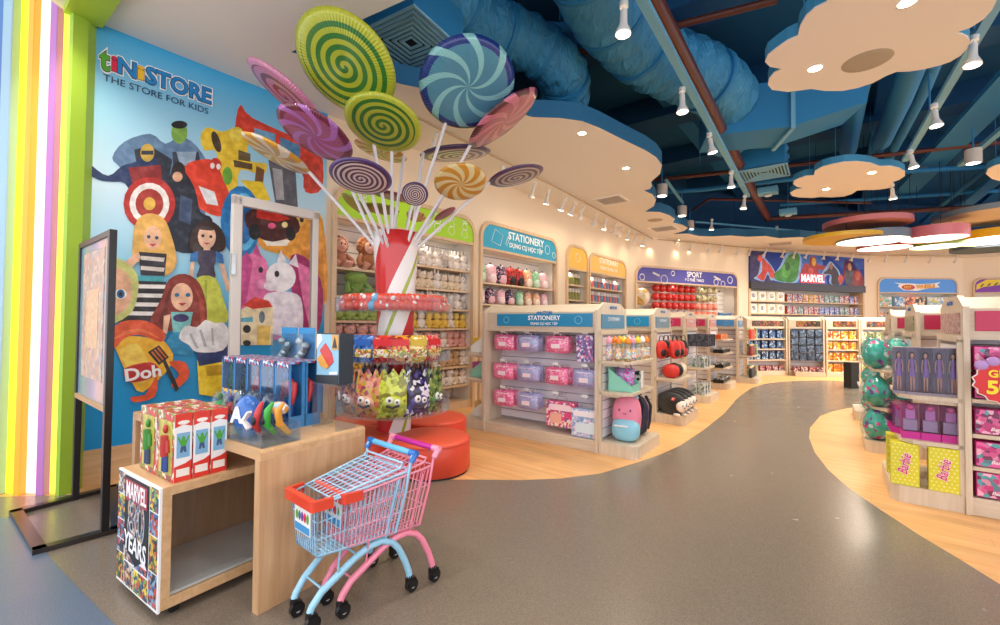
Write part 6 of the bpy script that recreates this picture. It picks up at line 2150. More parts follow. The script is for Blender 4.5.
for i, (px, py, Y, a, b2, th, kind, lab) in enumerate(LOL):
    c = D(px, py, Y)
    d = (c - Vector((0, 0, EYE))).normalized()
    rt = d.cross(Vector((0, 0, 1))).normalized()
    up = rt.cross(d)
    # stretch of the wide lens away from the centre
    k = 1.0 / max(.5, d.y)
    r_ = a * (c - Vector((0, 0, EYE))).length / F / k ** 1.5
    th = R(th)
    mj = rt * math.cos(th) - up * math.sin(th)
    mn = mj.cross(d)
    if mn.dot(up) > 0:
        mn = -mn
    q = min(.98, b2 / a)
    n = -d * q + mn * math.sqrt(1 - q * q)
    x = mj
    y = n.cross(x)
    M = Matrix((x, y, n)).transposed()
    t = thing('giant_lollipop', lab + ' of the lollipop stand' if len(lab.split()) < 12 else lab, 'lollipop', c, 0, 'giant lollipops')
    t.rotation_euler = M.to_euler()
    h_ = r_ * .11
    mb = MB(); mb.lathe([(0, -h_ * .75), (r_ * .6, -h_ * .7), (r_ * .9, -h_ * .5), (r_, 0), (r_ * .9, h_ * .5), (r_ * .6, h_ * .7), (0, h_ * .75)], 48)
    mb.build('disc', sw(kind, r_), t)
    inv = (Matrix.Translation(c) @ M.to_4x4()).inverted()
    ja = (i * 137.5) % 360
    hv = Vector((c.x - CC.x, c.y - CC.y, 0))
    hv = hv.normalized() * min(.15, hv.length * .2)
    foot = CC + hv + Vector((.02 * math.cos(R(ja)), .02 * math.sin(R(ja)), 2.1))
    fd = foot - c
    fd = (fd - n * fd.dot(n)).normalized()
    top = c + fd * r_ * .97
    mid = foot.lerp(top, .5)
    mb = MB(); mb.tube([inv @ foot, inv @ mid, inv @ top], .0165 if a > 20 else .012, 8)
    mb.build('stem', STEM, t)

# ------------------------------------------------------------------ children's shopping carts
def lerp3(a, b, t):
    return tuple(a[i] + (b[i] - a[i]) * t for i in range(3))


def cart(label, wire_c, frame_c, grip_c, end_c, bump_c, card=True):
    t = thing('shopping_cart', label, 'shopping cart')
    wm, fm = mat(wire_c, .35, coat=.3), mat(frame_c, .3, coat=.4)
    fb, rb = (.10, .125), (.16, .185)      # half widths: bottom/top at front and rear
    A = lambda s: (.02, s * fb[0], .335)      # front bottom
    B = lambda s: (.0, s * fb[1], .575)     # front top
    Cc = lambda s: (.40, s * rb[0], .33)      # rear bottom
    Dd = lambda s: (.47, s * rb[1], .63)      # rear top

    def grid(mb, p00, p10, p11, p01, nu, nv, r=.0028):
        for i in range(nu + 1):
            u = i / nu
            mb.tube([lerp3(p00, p10, u), lerp3(p01, p11, u)], r, 4, caps=False)
        for j in range(nv + 1):
            v = j / nv
            mb.tube([lerp3(p00, p01, v), lerp3(p10, p11, v)], r, 4, caps=False)
    mb = MB()
    for s in (-1, 1):
        grid(mb, A(s), Cc(s), Dd(s), B(s), 20, 3)
    grid(mb, A(-1), A(1), B(1), B(-1), 10, 3)
    grid(mb, A(-1), Cc(-1), Cc(1), A(1), 18, 9)
    grid(mb, Cc(-1), Cc(1), Dd(1), Dd(-1), 11, 3)
    mb.build('wire_basket', wm, t)
    mb = MB()
    mb.tube([B(-1), Dd(-1)], .006, 6); mb.tube([B(1), Dd(1)], .006, 6); mb.tube([B(-1), B(1)], .006, 6); mb.tube([Dd(-1), Dd(1)], .006, 6)
    mb.tube([A(-1), Cc(-1), Cc(1), A(1)], .006, 6, closed=True)
    mb.build('basket_rim', wm, t)
    mb = MB()      # raised grid flap inside the top
    grid(mb, (.07, -.125, .59), (.42, -.165, .65), (.42, .165, .65), (.07, .125, .59), 9, 8, .003)
    mb.tube([(.07, -.125, .59), (.42, -.165, .65), (.44, -.165, .67), (.44, .165, .67), (.42, .165, .65), (.07, .125, .59)], .006, 6, closed=True)
    mb.build('seat_flap', wm, t)
    for s in (-1, 1):
        mb = MB()
        pts = [(0.0, s * .077, .085), (.01, s * .079, .11), (.05, s * .085, .16), (.2, s * .112, .262), (.27, s * .125, .295), (.33, s * .138, .305), (.385, s * .15, .285), (.42, s * .158, .245), (.455, s * .168, .17), (.475, s * .176, .11), (.478, s * .178, .085)]
        mb.tube(pts, .0168, 10)
        mb.build('arch_leg', fm, t)
        mb = MB(); mb.tube([(.40, s * rb[0], .33), (.44, s * .185, .52), (.465, s * .2, .70), (.478, s * .2, .715), (.49, s * .2, .71)], .0075, 7); mb.build('handle_post', fm, t)
        mb = MB(); mb.tube([(.35, s * .145, .30), (.36, s * .165, .42), (.40, s * .185, .60)], .006, 6); mb.build('brace', fm, t)
        for wx, wy in ((.0, s * .077), (.478, s * .178)):
            mb = MB(); mb.tube([(wx + .015, wy - .012, .035), (wx + .015, wy + .012, .035)], .034, 18)
            w = mb.build('wheel', M_BLACK, t)
            mb = MB(); mb.tube([(wx + .015, wy - .014, .035), (wx + .015, wy + .014, .035)], .014, 12); mb.tube([(wx + .015, wy - .0145, .035), (wx + .015, wy + .0145, .035)], .006, 8, mi=1)
            mb.build('hub', [mat('#d8dce0', .3), M_BLACK], w)
            mb = MB(); mb.tube([(wx, wy, .092), (wx, wy, .07)], .017, 10); mb.box(wx - .012, wx + .03, wy - .019, wy - .014, .03, .075); mb.box(wx - .012, wx + .03, wy + .014, wy + .019, .03, .075); mb.box(wx - .012, wx + .03, wy - .019, wy + .019, .066, .076)
            mb.build('caster_fork', M_BLACK, w)
    mb = MB(); mb.tube([(.06, -.088, .165), (.06, .088, .165)], .006, 6); mb.tube([(.33, -.138, .30), (.33, .138, .30)], .008, 6); mb.tube([(.22, -.115, .27), (.22, .115, .27)], .006, 6)
    mb.tube([(.12, -.12, .335), (.12, -.1, .215)], .005, 5); mb.tube([(.12, .12, .335), (.12, .1, .215)], .005, 5)
    mb.build('cross_bars', fm, t)
    mb = MB(); mb.prism([(-.022, -.142), (.07, -.152), (.07, -.132), (-.002, -.12), (-.002, .12), (.07, .132), (.07, .152), (-.022, .142), (-.03, .13), (-.03, -.13)], .555, .6); mb.build('bumper', mat(bump_c, .3, coat=.4), t, bevel=.007)
    mb = MB(); mb.tube([(.485, -.165, .715), (.485, .165, .715)], .0155, 12); mb.build('handle_grip', mat(grip_c, .3, coat=.4), t)
    for s in (-1, 1):
        mb = MB(); mb.tube([(.485, s * .165, .715), (.487, s * .215, .715)], .018, 12); mb.tube([(.488, s * .205, .715), (.46, s * .203, .675)], .016, 10); mb.build('handle_end', mat(end_c, .3, coat=.4), t)
    if card:
        mb = MB(); mb.box(-.004, .0, -.075, .075, .42, .54, 0); cd = mb.build('front_card', mat('#f4f4f2', .4), t)
        mb = MB(); mb.box(-.0055, -.004, -.07, .07, .425, .458, 0); mb.build('blue_strip', mat('#3f9ad8', .4), cd)
        mb = MB()
        for k in range(5):
            mb.ell((-.005, -.052 + .026 * k, .495), .002, .012, .022, 10, 6, mi=k % 4)
        mb.build('letter_shapes', [mat(c, .4) for c in ('#57ab35', '#d8234a', '#8a3aa0', '#2f7a8a')], cd)
    return t


ca = math.atan2(.76, .65)
c1 = cart('light blue child-size shopping cart with orange bumper and blue handle, in front', '#a4cfe8', '#98cfea', '#6ac0ea', '#1f6fc4', '#e2452c')
c1.location = (-.905, 2.06, .004); c1.rotation_euler = (0, 0, ca)
c2 = cart('pink child-size shopping cart with magenta handle nested behind the blue one', '#f09ab0', '#f08aa4', '#c8249a', '#f29ab4', '#e2452c', card=True)
c2.location = (-.80, 2.15, .004); c2.rotation_euler = (0, 0, ca - .0)
# ------------------------------------------------------------------ things overhead
def px_tube(name, label, cat, pts, r, m, n=14, parts=None):
    """pts: (px, py, height) points read along the run, every one at its own real height."""
    P = [Z(x, y, z) for x, y, z in pts]
    t = thing(name, label, cat, P[0])
    mb = MB(); mb.tube([p - P[0] for p in P], r, n)
    mb.build('run', m, t)
    return t, P


def flex_mat(c, c2):
    m, nt, b = new_mat('wrinkled_duct')
    nz = nt.nodes.new('ShaderNodeTexNoise'); nz.inputs['Scale'].default_value = 5; nz.inputs['Detail'].default_value = 5; nz.inputs['Distortion'].default_value = 1.2
    tc = nt.nodes.new('ShaderNodeTexCoord'); mp_ = nt.nodes.new('ShaderNodeMapping'); mp_.inputs['Scale'].default_value = (2.2, .7, 1.4)
    nt.links.new(tc.outputs['Object'], mp_.inputs[0]); nt.links.new(mp_.outputs[0], nz.inputs['Vector'])
    r = ramp(nt, [(.3, c), (.7, c2)]); nt.links.new(nz.outputs['Fac'], r.inputs[0]); nt.links.new(r.outputs[0], b.inputs['Base Color'])
    bp = nt.nodes.new('ShaderNodeBump'); bp.inputs['Strength'].default_value = .9; bp.inputs['Distance'].default_value = .08
    nt.links.new(nz.outputs['Fac'], bp.inputs['Height']); nt.links.new(bp.outputs[0], b.inputs['Normal'])
    b.inputs['Roughness'].default_value = .55
    return m


M_FLEX = flex_mat('#3590c4', '#45a0d2')


def catmull(p, k=6):
    out = []
    for i in range(len(p) - 1):
        a, b, c, d = p[max(0, i - 1)], p[i], p[i + 1], p[min(len(p) - 1, i + 2)]
        for j in range(k):
            t = j / k
            out.append(.5 * ((2 * b) + (c - a) * t + (2 * a - 5 * b + 4 * c - d) * t * t + (3 * b - a - 3 * c + d) * t ** 3))
    out.append(p[-1])
    return out


def flex(label, pts, r):
    P = [Z(x, y, z) for x, y, z in pts]
    P = catmull(P, 8)
    t = thing('flexible_duct', label, 'duct', P[0])
    rs = [r * (1 + .05 * math.sin(i * 1.9) + .03 * math.sin(i * 4.3)) for i in range(len(P))]
    mb = MB(); mb.tube([p - P[0] for p in P], rs, 24)
    mb.build('insulated_sleeve', M_FLEX, t)
    for k in range(4, len(P) - 2, 8):
        mb = MB(); d = (P[k + 1] - P[k]).normalized() * .03
        mb.tube([P[k] - P[0] - d, P[k] - P[0] + d], r * 1.045, 24); mb.build('strap_band', M_BLUEV, t)
    return t


flex('fat wrinkled blue duct curling down beside the square air diffuser', [(395, -60, 5.0), (440, -10, 5.0), (480, 22, 5.0), (525, 42, 5.0), (558, 66, 4.85), (566, 95, 4.7), (560, 118, 4.55), (566, 135, 4.5)], .33)
flex('largest wrinkled blue duct snaking under the big brown pipe', [(575, -70, 5.1), (598, -10, 5.1), (622, 28, 5.1), (655, 58, 5.1), (690, 72, 5.1), (718, 88, 5.1), (731, 110, 5.1), (728, 135, 5.1)], .44)
flex('short wrinkled duct bending into the far louvred diffuser', [(748, 128, 5.4), (756, 138, 5.3), (766, 150, 5.0), (768, 166, 4.7)], .36)

# straight pipes and trays, running with or across the shop grid
px_tube('water_pipe', 'thick rust-brown pipe running diagonally through the open ceiling', 'pipe', [(622, -60, 4.6), (650, -5, 4.6), (768, 219, 4.6)], .095, M_BROWN)
for lab, pts, r in (('thin brown pipe crossing beside the largest duct', [(777, 0, 5.3), (651, 32, 5.3), (609, 45, 5.3), (570, 56, 5.3), (520, 70, 5.3)], .045),
                    ('thin brown pipe crossing the middle of the open ceiling', [(654, 180, 5.1), (737, 171, 5.1), (1010, 141, 5.1)], .05),
                    ('brown pipe on the far edge of the open ceiling', [(768, 219, 4.6), (830, 215, 4.6), (1010, 205, 4.6)], .06),
                    ('thin brown sprinkler pipe near the far scalloped edge', [(690, 212, 4.8), (709, 199, 4.8), (800, 201, 4.8), (870, 203, 4.8)], .035)):
    px_tube('sprinkler_pipe', lab, 'pipe', pts, r, M_BROWN, 8)
for lab, pts, r in (('blue round duct dropping behind the big cloud panel', [(862, 70, 5.2), (857, 92, 5.2), (848, 150, 5.2)], .16),
                    ('second blue round duct right of the first behind the cloud panel', [(915, 60, 5.2), (900, 100, 5.2), (881, 142, 5.2)], .17),
                    ('slender blue pipe between the round ducts and the spotlight rail', [(935, 62, 5.2), (925, 88, 5.2), (889, 158, 5.2)], .09),
                    ('blue conduit at the far right above the square lamp', [(1010, 150, 5.0), (921, 222, 5.0)], .06),
                    ('blue pipe from the upper right corner', [(1010, 172, 5.1), (960, 212, 5.1), (930, 235, 5.1)], .07),
                    ('blue cross pipe above the blue lollipop', [(610, 20, 5.5), (560, 28, 5.5), (505, 25, 5.5)], .07),
                    ('long blue pipe crossing above the small cloud panel', [(600, 196, 5.0), (700, 190, 5.0), (800, 178, 5.0), (1010, 165, 5.0)], .06),
                    ('blue conduit crossing behind the round coloured lamps', [(780, 205, 5.0), (1010, 190, 5.0)], .05)):
    px_tube('ceiling_pipe', lab, 'pipe', pts, r, M_BLUEV, 12)


def bar(name, label, cat, a, b, w, h_, m, part='beam'):
    a, b = Vector(a), Vector(b)
    t = thing(name, label, cat, a)
    d = b - a
    t.rotation_euler = (0, -math.atan2(d.z, math.hypot(d.x, d.y)), math.atan2(d.y, d.x))
    mb = MB(); mb.box(0, d.length, -w / 2, w / 2, -h_ / 2, h_ / 2)
    mb.build(part, m, t)
    return t


def spot_proto():
    t = thing('track_spotlight', 'x x x x', 'spotlight')
    mb = MB(); mb.tube([(0, 0, 0), (0, 0, -.05)], .035, 12); mb.tube([(0, 0, -.05), (0, 0, -.1)], .012, 8); mb.build('mount', M_FIX, t)
    mb = MB(); mb.lathe([(.028, 0), (.03, -.09), (.034, -.12), (.062, -.18), (.066, -.2), (.058, -.2)][::-1], 16, c=(0, 0, -.08), caps=False); hd = mb.build('lamp_head', M_FIX, t)
    mb = MB(); mb.lathe([(.0, -.272), (.057, -.272), (.057, -.278), (0, -.278)][::-1], 16); mb.build('bulb', M_BULB, hd)
    return t


SPOT = Once(spot_proto())
SPOT_N = [0]
ceil_lights = []


def lamp(kind, loc, energy, color=(1, .84, .66), size=.08, aim=None, angle=80, blend=.5, name='lamp_light'):
    l = bpy.data.lights.new(name, kind)
    l.energy = energy
    l.color = color
    if kind == 'SPOT':
        l.spot_size = R(angle); l.spot_blend = blend
    if kind == 'AREA':
        l.shape = 'DISK'; l.size = size
    else:
        l.shadow_soft_size = size
    o = bpy.data.objects.new(name, l)
    col.objects.link(o)
    o.location = loc
    if aim is not None:
        o.rotation_euler = (Vector(aim) - Vector(loc)).to_track_quat('-Z', 'Y').to_euler()
    return o


# rails in the open void, with spotlights hanging from them
V_LIGHT = mat('#6fb3d2', .5)
bar('lighting_rail', 'pale blue spotlight rail running beside the brown pipe', 'lighting rail', Z(632, -20, 4.3), Z(748, 196, 4.3), .085, .06, V_LIGHT, 'rail_body')
bar('lighting_rail', 'pale blue spotlight rail at the right of the big cloud panel', 'lighting rail', Z(1010, -20, 4.3), Z(905, 160, 4.3), .085, .06, V_LIGHT, 'rail_body')
bar('cable_tray', 'wide flat blue cable tray at the right of the open ceiling', 'cable tray', Z(1030, 62, 5.15), Z(905, 192, 5.15), .5, .1, M_BLUEV, 'tray_body')
bar('lighting_rail', 'short pale blue rail holding the square lamps at the right edge', 'lighting rail', Z(1025, 110, 4.6), Z(960, 165, 4.6), .09, .07, V_LIGHT, 'rail_body')
bar('cable_tray', 'narrow blue tray low at the far right of the open ceiling', 'cable tray', Z(1030, 150, 4.9), Z(932, 232, 4.9), .22, .08, M_BLUEV, 'tray_body')
bar('lighting_rail', 'far cross rail with two spotlights before the scalloped edge', 'lighting rail', Z(695, 222, 4.4), Z(880, 238, 4.4), .05, .05, V_LIGHT, 'rail_body')
# structural beams of the slab
for i, (y0, y1, z0) in enumerate(((2.5, 3.1, 5.55), (6.2, 6.9, 5.55), (9.8, 10.5, 5.6), (13.4, 14.1, 5.6))):
    mb = MB(); mb.box(-14, 24, -.3, .3, z0, 6.05)
    o = struct(mb, 'ceiling', mat('#0b4c78', .85)); o.location = (3, y0 + 3, 0); o.rotation_euler = (0, 0, GA)
for i in range(4):
    mb = MB(); mb.box(-6, 18, -.15, .15, 5.7, 6.05)
    o = struct(mb, 'ceiling', mat('#12689c', .85)); o.location = (-1 + 4.2 * i, 3, 0); o.rotation_euler = (0, 0, R(52))
# rectangular duct with a tapering elbow
ra, rb2 = Z(735, 112, 5.0), Z(845, 100, 5.0)
t = thing('rectangular_duct', 'faceted blue rectangular duct crossing behind the big cloud panel', 'duct', ra)
q = (rb2 - ra); L_ = q.length
t.rotation_euler = (0, 0, math.atan2(q.y, q.x))
mb = MB()
mb.add([(-.5, -.35, -.5), (L_ * .45, -.4, -.5), (L_ * .45, .45, -.5), (-.5, .4, -.5), (-.5, -.35, .25), (L_ * .45, -.4, .25), (L_ * .45, .45, .25), (-.5, .4, .25)], [(3, 2, 1, 0), (4, 5, 6, 7), (0, 1, 5, 4), (1, 2, 6, 5), (2, 3, 7, 6), (3, 0, 4, 7)])
mb.add([(L_ * .45, -.4, -.5), (L_ * 1.1, -.3, -.2), (L_ * 1.1, .5, -.2), (L_ * .45, .45, -.5), (L_ * .45, -.4, .25), (L_ * 1.1, -.3, .35), (L_ * 1.1, .5, .35), (L_ * .45, .45, .25)], [(3, 2, 1, 0), (4, 5, 6, 7), (0, 1, 5, 4), (1, 2, 6, 5), (2, 3, 7, 6), (3, 0, 4, 7)])
mb.build('duct_body', M_BLUEV, t)
mb = MB(); mb.box(L_ * .45 - .03, L_ * .45 + .03, -.45, .5, -.55, .3); mb.build('flange', V_LIGHT, t)
for i, (px_, py_, z_) in enumerate(((660, 40, 4.45), (714, 135, 4.45), (975, 60, 4.45), (930, 118, 4.45), (820, 120, 5.0), (700, 165, 5.1), (560, 20, 5.3), (880, 150, 5.0))):
    P = Z(px_, py_, z_)
    t = thing('hanger_rod', f'thin blue hanger rod, {ORD[i]} of those dropping from the dark slab', 'hanger rod', P, 0, 'hanger rods in the open ceiling')
    mb = MB(); mb.tube([(0, 0, 0), (0, 0, 6.0 - z_)], .012, 6); mb.build('rod', M_BLUEV, t)


def diffuser(label, cpx, cpy, z, w, rz, box_h=.35, name='air_diffuser'):
    P = Z(cpx, cpy, z)
    t = thing(name, label, 'air diffuser', P, rz)
    mb = MB()
    for k in range(7):
        a = w / 2 * (1 - k / 7.5)
        b = a - w * .03
        zz = .0 + .004 * k
        for q in ((-a, a, -a, -b), (-a, a, b, a), (-a, -b, -b, b), (b, a, -b, b)):
            mb.box(*q, zz, zz + .02)
    mb.build('louvre_frames', mat('#8cc6de', .5), t)
    mb = MB(); mb.box(-w * .4, w * .4, -w * .4, w * .4, .05, .055, 1); mb.box(-w * .45, w * .45, -w * .45, w * .45, .055, .12 + box_h)
    mb.build('plenum_box', [M_BLUEV, M_DARK], t)
    return t


diffuser('large square blue air diffuser in the open ceiling beside the green lollipop', 411, 46, 4.3, .86, GA + .1)
diffuser('small louvred blue diffuser at the end of the far flexible duct', 764, 174, 4.45, .85, GA, .3)


def vent(label, cpx, cpy, w):
    P = Z(cpx, cpy, ZC)
    t = thing('ceiling_vent', label, 'vent', P, GA)
    mb = MB()
    for k in range(8):
        y = -w / 2 + w * (k + .5) / 8
        mb.box(-w / 2, w / 2, y - .012, y + .012, -.012, .0, 0)
    mb.box(-w / 2, w / 2, -w / 2, w / 2, -.004, -.001, 1)
    mb.build('louvres', [mat('#d8cfc4', .5), mat('#4a4038', .7)], t)
    mb = MB()
    for q in ((-w / 2 - .05, w / 2 + .05, -w / 2 - .05, -w / 2), (-w / 2 - .05, w / 2 + .05, w / 2, w / 2 + .05), (-w / 2 - .05, -w / 2, -w / 2, w / 2), (w / 2, w / 2 + .05, -w / 2, w / 2)):
        mb.box(*q, -.016, 0)
    mb.build('vent_frame', M_CEIL, t)


vent('louvred vent in the cream ceiling above the yellow bays', 611, 200, .5)
vent('louvred vent in the cream ceiling near the rail corner', 664, 228.5, .55)
vent('louvred vent in the far cream ceiling before the poster wall', 780, 243.5, .6)
P = Z(655, 220, ZC)
t = thing('ceiling_speaker', 'round speaker grille set in a scallop of the cream ceiling', 'speaker', P)
mb = MB(); mb.lathe([(.0, -.008), (.17, -.008), (.18, 0)], 24); mb.build('grille', mat('#b8a894', .6), t)

# ------------------------------------------------------------------ cloud panels
def cloud(label, pts, z, lights, speaker=None, th=.13):
    P = [Z(x, y, z) for x, y in pts]
    n0 = len(P)
    sm = []
    cx = sum(p.x for p in P) / n0; cy = sum(p.y for p in P) / n0
    C_ = Vector((cx, cy, z))
    t = thing('cloud_panel', label, 'ceiling panel', C_)
    L2 = [(p.x - cx, p.y - cy) for p in P]
    mb = MB(); mb.prism(L2, 0, .012); mb.build('cream_underside', mat('#f3ebe0', .7), t)
    mb = MB(); mb.prism(L2, .013, th); mb.build('blue_edge', mat('#3f92bc', .6), t)
    for i, (x, y) in enumerate(lights):
        p = Z(x, y, z) - C_
        mb = MB(); mb.lathe([(.0, -.006), (.06, -.006)], 20, c=(p.x, p.y, 0)); mb.build('downlight', mat('#fff4e2', .4, emit=10), t)
        mb = MB(); mb.lathe([(.06, -.008), (.075, -.004), (.078, 0)], 20, c=(p.x, p.y, 0), caps=False); mb.build('downlight_rim', M_WHITE, t)
        lamp('SPOT', C_ + p + Vector((0, 0, -.02)), 80, (1, .9, .76), .06, C_ + p + Vector((0, 0, -2)), 130, .8)
    if speaker:
        p = Z(*speaker, z) - C_
        mb = MB(); mb.lathe([(0, -.008), (.14, -.008), (.2, -.006), (.21, 0)], 30, c=(p.x, p.y, 0)); mb.build('speaker_grille', mat('#b0a490', .6), t)
    for k in range(3):
        a = k * 2.1
        mb = MB(); x, y = L2[int(k * n0 / 3)]; mb.tube([(x * .6, y * .6, th), (x * .6, y * .6, 6.0 - z)], .006, 5); mb.build('hanging_wire', M_BLUEV, t)


def scallop(pts, cusps):
    return pts


C1 = [(840, -45), (826, -12), (827, 2), (815, 8), (806, 16), (800, 26), (798, 36), (787, 41), (777, 48), (768, 55), (765, 62), (770, 67), (782, 69), (774, 73), (769, 79), (768, 85), (772, 90), (788, 92), (800, 90.5), (811, 89), (826, 91), (842, 91), (858, 88), (873, 83), (886, 76), (896, 72),
      (910, 71.5), (923, 69.5), (938, 66), (950, 62), (961, 55.5), (967, 49), (970, 42), (968, 37), (962, 34), (955, 33), (970, 28), (984, 19), (992, 10), (997, 0), (1010, -20), (1010, -60), (930, -90)]
cloud('big cream flower-shaped cloud panel at the top right with a round speaker', C1, 4.1, [(907, 2), (815, 68)], (867, 61))
C2 = [(790, 193), (796, 189.5), (804, 188), (797, 187), (793, 184), (794, 181), (799, 178.5), (806, 176), (814, 175.5), (815, 171), (822, 167), (831, 164.5), (844, 162), (857, 161.5), (870, 163), (880, 166.5), (890, 166), (899, 168), (905, 171.5), (905, 176), (899, 180), (893, 182), (894, 185), (890, 188), (880, 189.5), (873, 190),
      (866, 190), (857, 190.5), (852, 194), (844, 196.5), (832, 197.5), (821, 197), (812, 198), (799, 197.5), (792, 196)]
cloud('small cream cloud panel hanging above the round coloured lamps', C2, 4.25, [(872, 172.5), (826, 189)])
C3 = [(986, 174), (988, 169), (994, 166), (1004, 163), (1020, 160), (1040, 162), (1046, 172), (1036, 180), (1020, 183), (1004, 182), (992, 179)]
cloud('cream cloud panel cut off by the right edge of the view', C3, 4.2, [(1020, 172)])

# recessed downlights in the cream ceiling
for i, (x, y) in enumerate(((582, 133), (626, 168), (70, -30), (330, 130), (678, 240))):
    P = Z(x, y, ZC)
    t = thing('recessed_downlight', ('round downlight in the scallop above the pink lollipop', 'round downlight in the scallop above the yellow bays', 'round downlight in the grey ceiling above the portal', 'round downlight above the plush bay behind the lollipops', 'round downlight near the far rail corner', 'round downlight by the lime beam')[i], 'downlight', P)
    mb = MB(); mb.lathe([(0, -.004), (.05, -.004)], 20); mb.build('lamp', mat('#fff4e2', .4, emit=10), t)
    mb = MB(); mb.lathe([(.05, -.008), (.065, -.004), (.068, 0)], 20, caps=False); mb.build('rim', M_WHITE, t)
    lamp('SPOT', P + Vector((0, 0, -.02)), 50, (1, .9, .76), .06, P + Vector((0, 0, -2)), 130, .8)

for i, (x, y, lab) in enumerate(((-2.5, 2.5, 'round downlight in the front ceiling over the poster stand'), (-1.3, 1.5, 'round downlight in the front ceiling over the oak table'), (.4, 1.1, 'round downlight in the front ceiling over the aisle entrance'), (-2.3, .4, 'round downlight in the front ceiling nearest the entrance portal'))):  # out-of-view lamps added to brighten the near end of the shop
    P = Vector((x, y, ZC))
    t = thing('recessed_downlight', lab, 'downlight', P)
    mb = MB(); mb.lathe([(0, -.004), (.05, -.004)], 20); mb.build('lamp', mat('#fff4e2', .4, emit=10), t)
    mb = MB(); mb.lathe([(.05, -.008), (.065, -.004), (.068, 0)], 20, caps=False); mb.build('rim', M_WHITE, t)
    lamp('SPOT', P + Vector((0, 0, -.02)), 55, (1, .94, .9), .06, P + Vector((0, 0, -2)), 140, .8)

# ------------------------------------------------------------------ perimeter rail and its spotlights
RAIL = [(-.45, 5.95)]
rl = [Z(413, 115, 3.9), Z(490, 154, 3.9), Z(560, 189, 3.9), Z(653, 239, 3.9), Z(700, 243, 3.9), Z(740, 247, 3.9), Z(800, 251, 3.9), Z(871, 255, 3.9), Z(960, 256, 3.9)]
t = thing('perimeter_rail', 'thin cream spotlight rail following the shop walls under the ceiling', 'lighting rail', rl[0])
mb = MB(); mb.tube([p - rl[0] for p in rl], .018, 6); mb.build('rail_body', mat('#b9a58a', .5), t)
SP = [(437, 133), (503, 166), (535, 182), (549, 189), (566, 197), (576, 202), (584, 206), (597, 213), (607, 218), (617, 223), (622, 226), (629.5, 229), (638, 233), (645, 236.5), (649, 239), (660.5, 241), (675, 242), (692, 243), (710, 244), (722.5, 245), (739.6, 247), (752, 248), (767, 249), (784, 250), (796, 251), (809, 251.5),
      (825, 252), (839, 253), (854, 254), (871, 255), (887, 255), (908, 255.5), (932, 256), (958, 256)]
WALLAIM = {}
for i, (x, y) in enumerate(SP):
    P = Z(x, y, 3.88)
    tilt = (rnd.uniform(.1, .5), rnd.uniform(-.15, .15), 0)
    if i < 17:
        aimd = Vector((-.774, .633))
    elif i < 30:
        aimd = Vector((-.35, .93))
    else:
        aimd = Vector((0, 1))
    rz_ = math.atan2(aimd.y, aimd.x) + PI / 2
    SPOT.put(P, 0, f'cream spotlight on the perimeter rail, {ORD[i] if i < 20 else ORD[i - 20] + " after the twentieth"} counting from the lollipops', 'spotlights on the perimeter rail',
             rot=(rnd.uniform(.25, .55), 0, rz_ + PI + rnd.uniform(-.3, .3)), scale=1.0 if i < 16 else .9)
    if i % 2 == 0:
        A3 = Vector((P.x + aimd.x * .5, P.y + aimd.y * .5, 1.6))
        lamp('SPOT', P + Vector((-aimd.x * (.1 if i < 17 else .4), -aimd.y * (.1 if i < 17 else .4), -.28)), 12 if i < 14 else 4, (1, .76, .52), .1, A3, 150, 1.0, 'spotlight_lamp')
VS = [(624, 2, 4.27), (682, 88, 4.27), (709, 133, 4.27), (731, 171, 4.27), (745, 195, 4.27), (974, 36, 4.27), (934, 104, 4.27), (910, 150, 4.27), (892, 184, 4.27), (712, 219, 4.38), (777, 226, 4.38)]
vl = ['nearest, big one at the top centre', 'second', 'third', 'fourth', 'fifth']
labs = ['spotlight on the pale blue rail beside the brown pipe, ' + v for v in ('nearest and largest', 'second along', 'third along', 'fourth along', 'last along')] + \
       ['spotlight on the rail right of the big cloud panel, ' + v for v in ('nearest and largest', 'second along', 'third along', 'last along')] + \
       ['spotlight on the far cross rail, left of the two', 'spotlight on the far cross rail, right of the two']
for (x, y, z), lab in zip(VS, labs):
    P = Z(x, y, z)
    SPOT.put(P, 0, lab, 'spotlights in the open ceiling', rot=(rnd.uniform(-.2, .15), rnd.uniform(-.15, .15), rnd.uniform(-1, 1)), scale=1.1)
    lamp('SPOT', P + Vector((0, 0, -.42)), 85, (1, .86, .68), .07, P + Vector((.1, .1, -3)), 110, .7, 'spotlight_lamp')
# square surface lamps
sq = thing('box_lamp', 'x x x x', 'lamp')
mb = MB(); mb.tube([(0, 0, -.06), (0, 0, -.3)], .11, 20); mb.build('lamp_body', mat('#cfc4b8', .5), sq)
mb = MB(); mb.tube([(0, 0, -.3), (0, 0, -.305)], .085, 20); mb.build('bulb', M_BULB, sq)
mb = MB(); mb.tube([(0, 0, 0.3), (0, 0, -.06)], .015, 6); mb.build('stem', M_BLUEV, sq)
sq = Once(sq)
for i, (x, y, z) in enumerate(((662, 182, 4.4), (682, 204, 4.4), (690, 219, 4.4), (973, 146, 4.5))):
    P = Z(x, y, z)
    sq.put(P, 0, ('cylinder lamp at the scalloped edge, nearest of three', 'cylinder lamp at the scalloped edge, middle of three', 'cylinder lamp at the scalloped edge, farthest of three', 'cylinder lamp under the short rail at the right edge')[i], 'cylinder lamps')
bar('conduit', 'pale blue conduit linking the nearest two cylinder lamps', 'conduit', Z(666, 180, 4.45), Z(683, 203, 4.45), .05, .05, V_LIGHT, 'conduit_body')
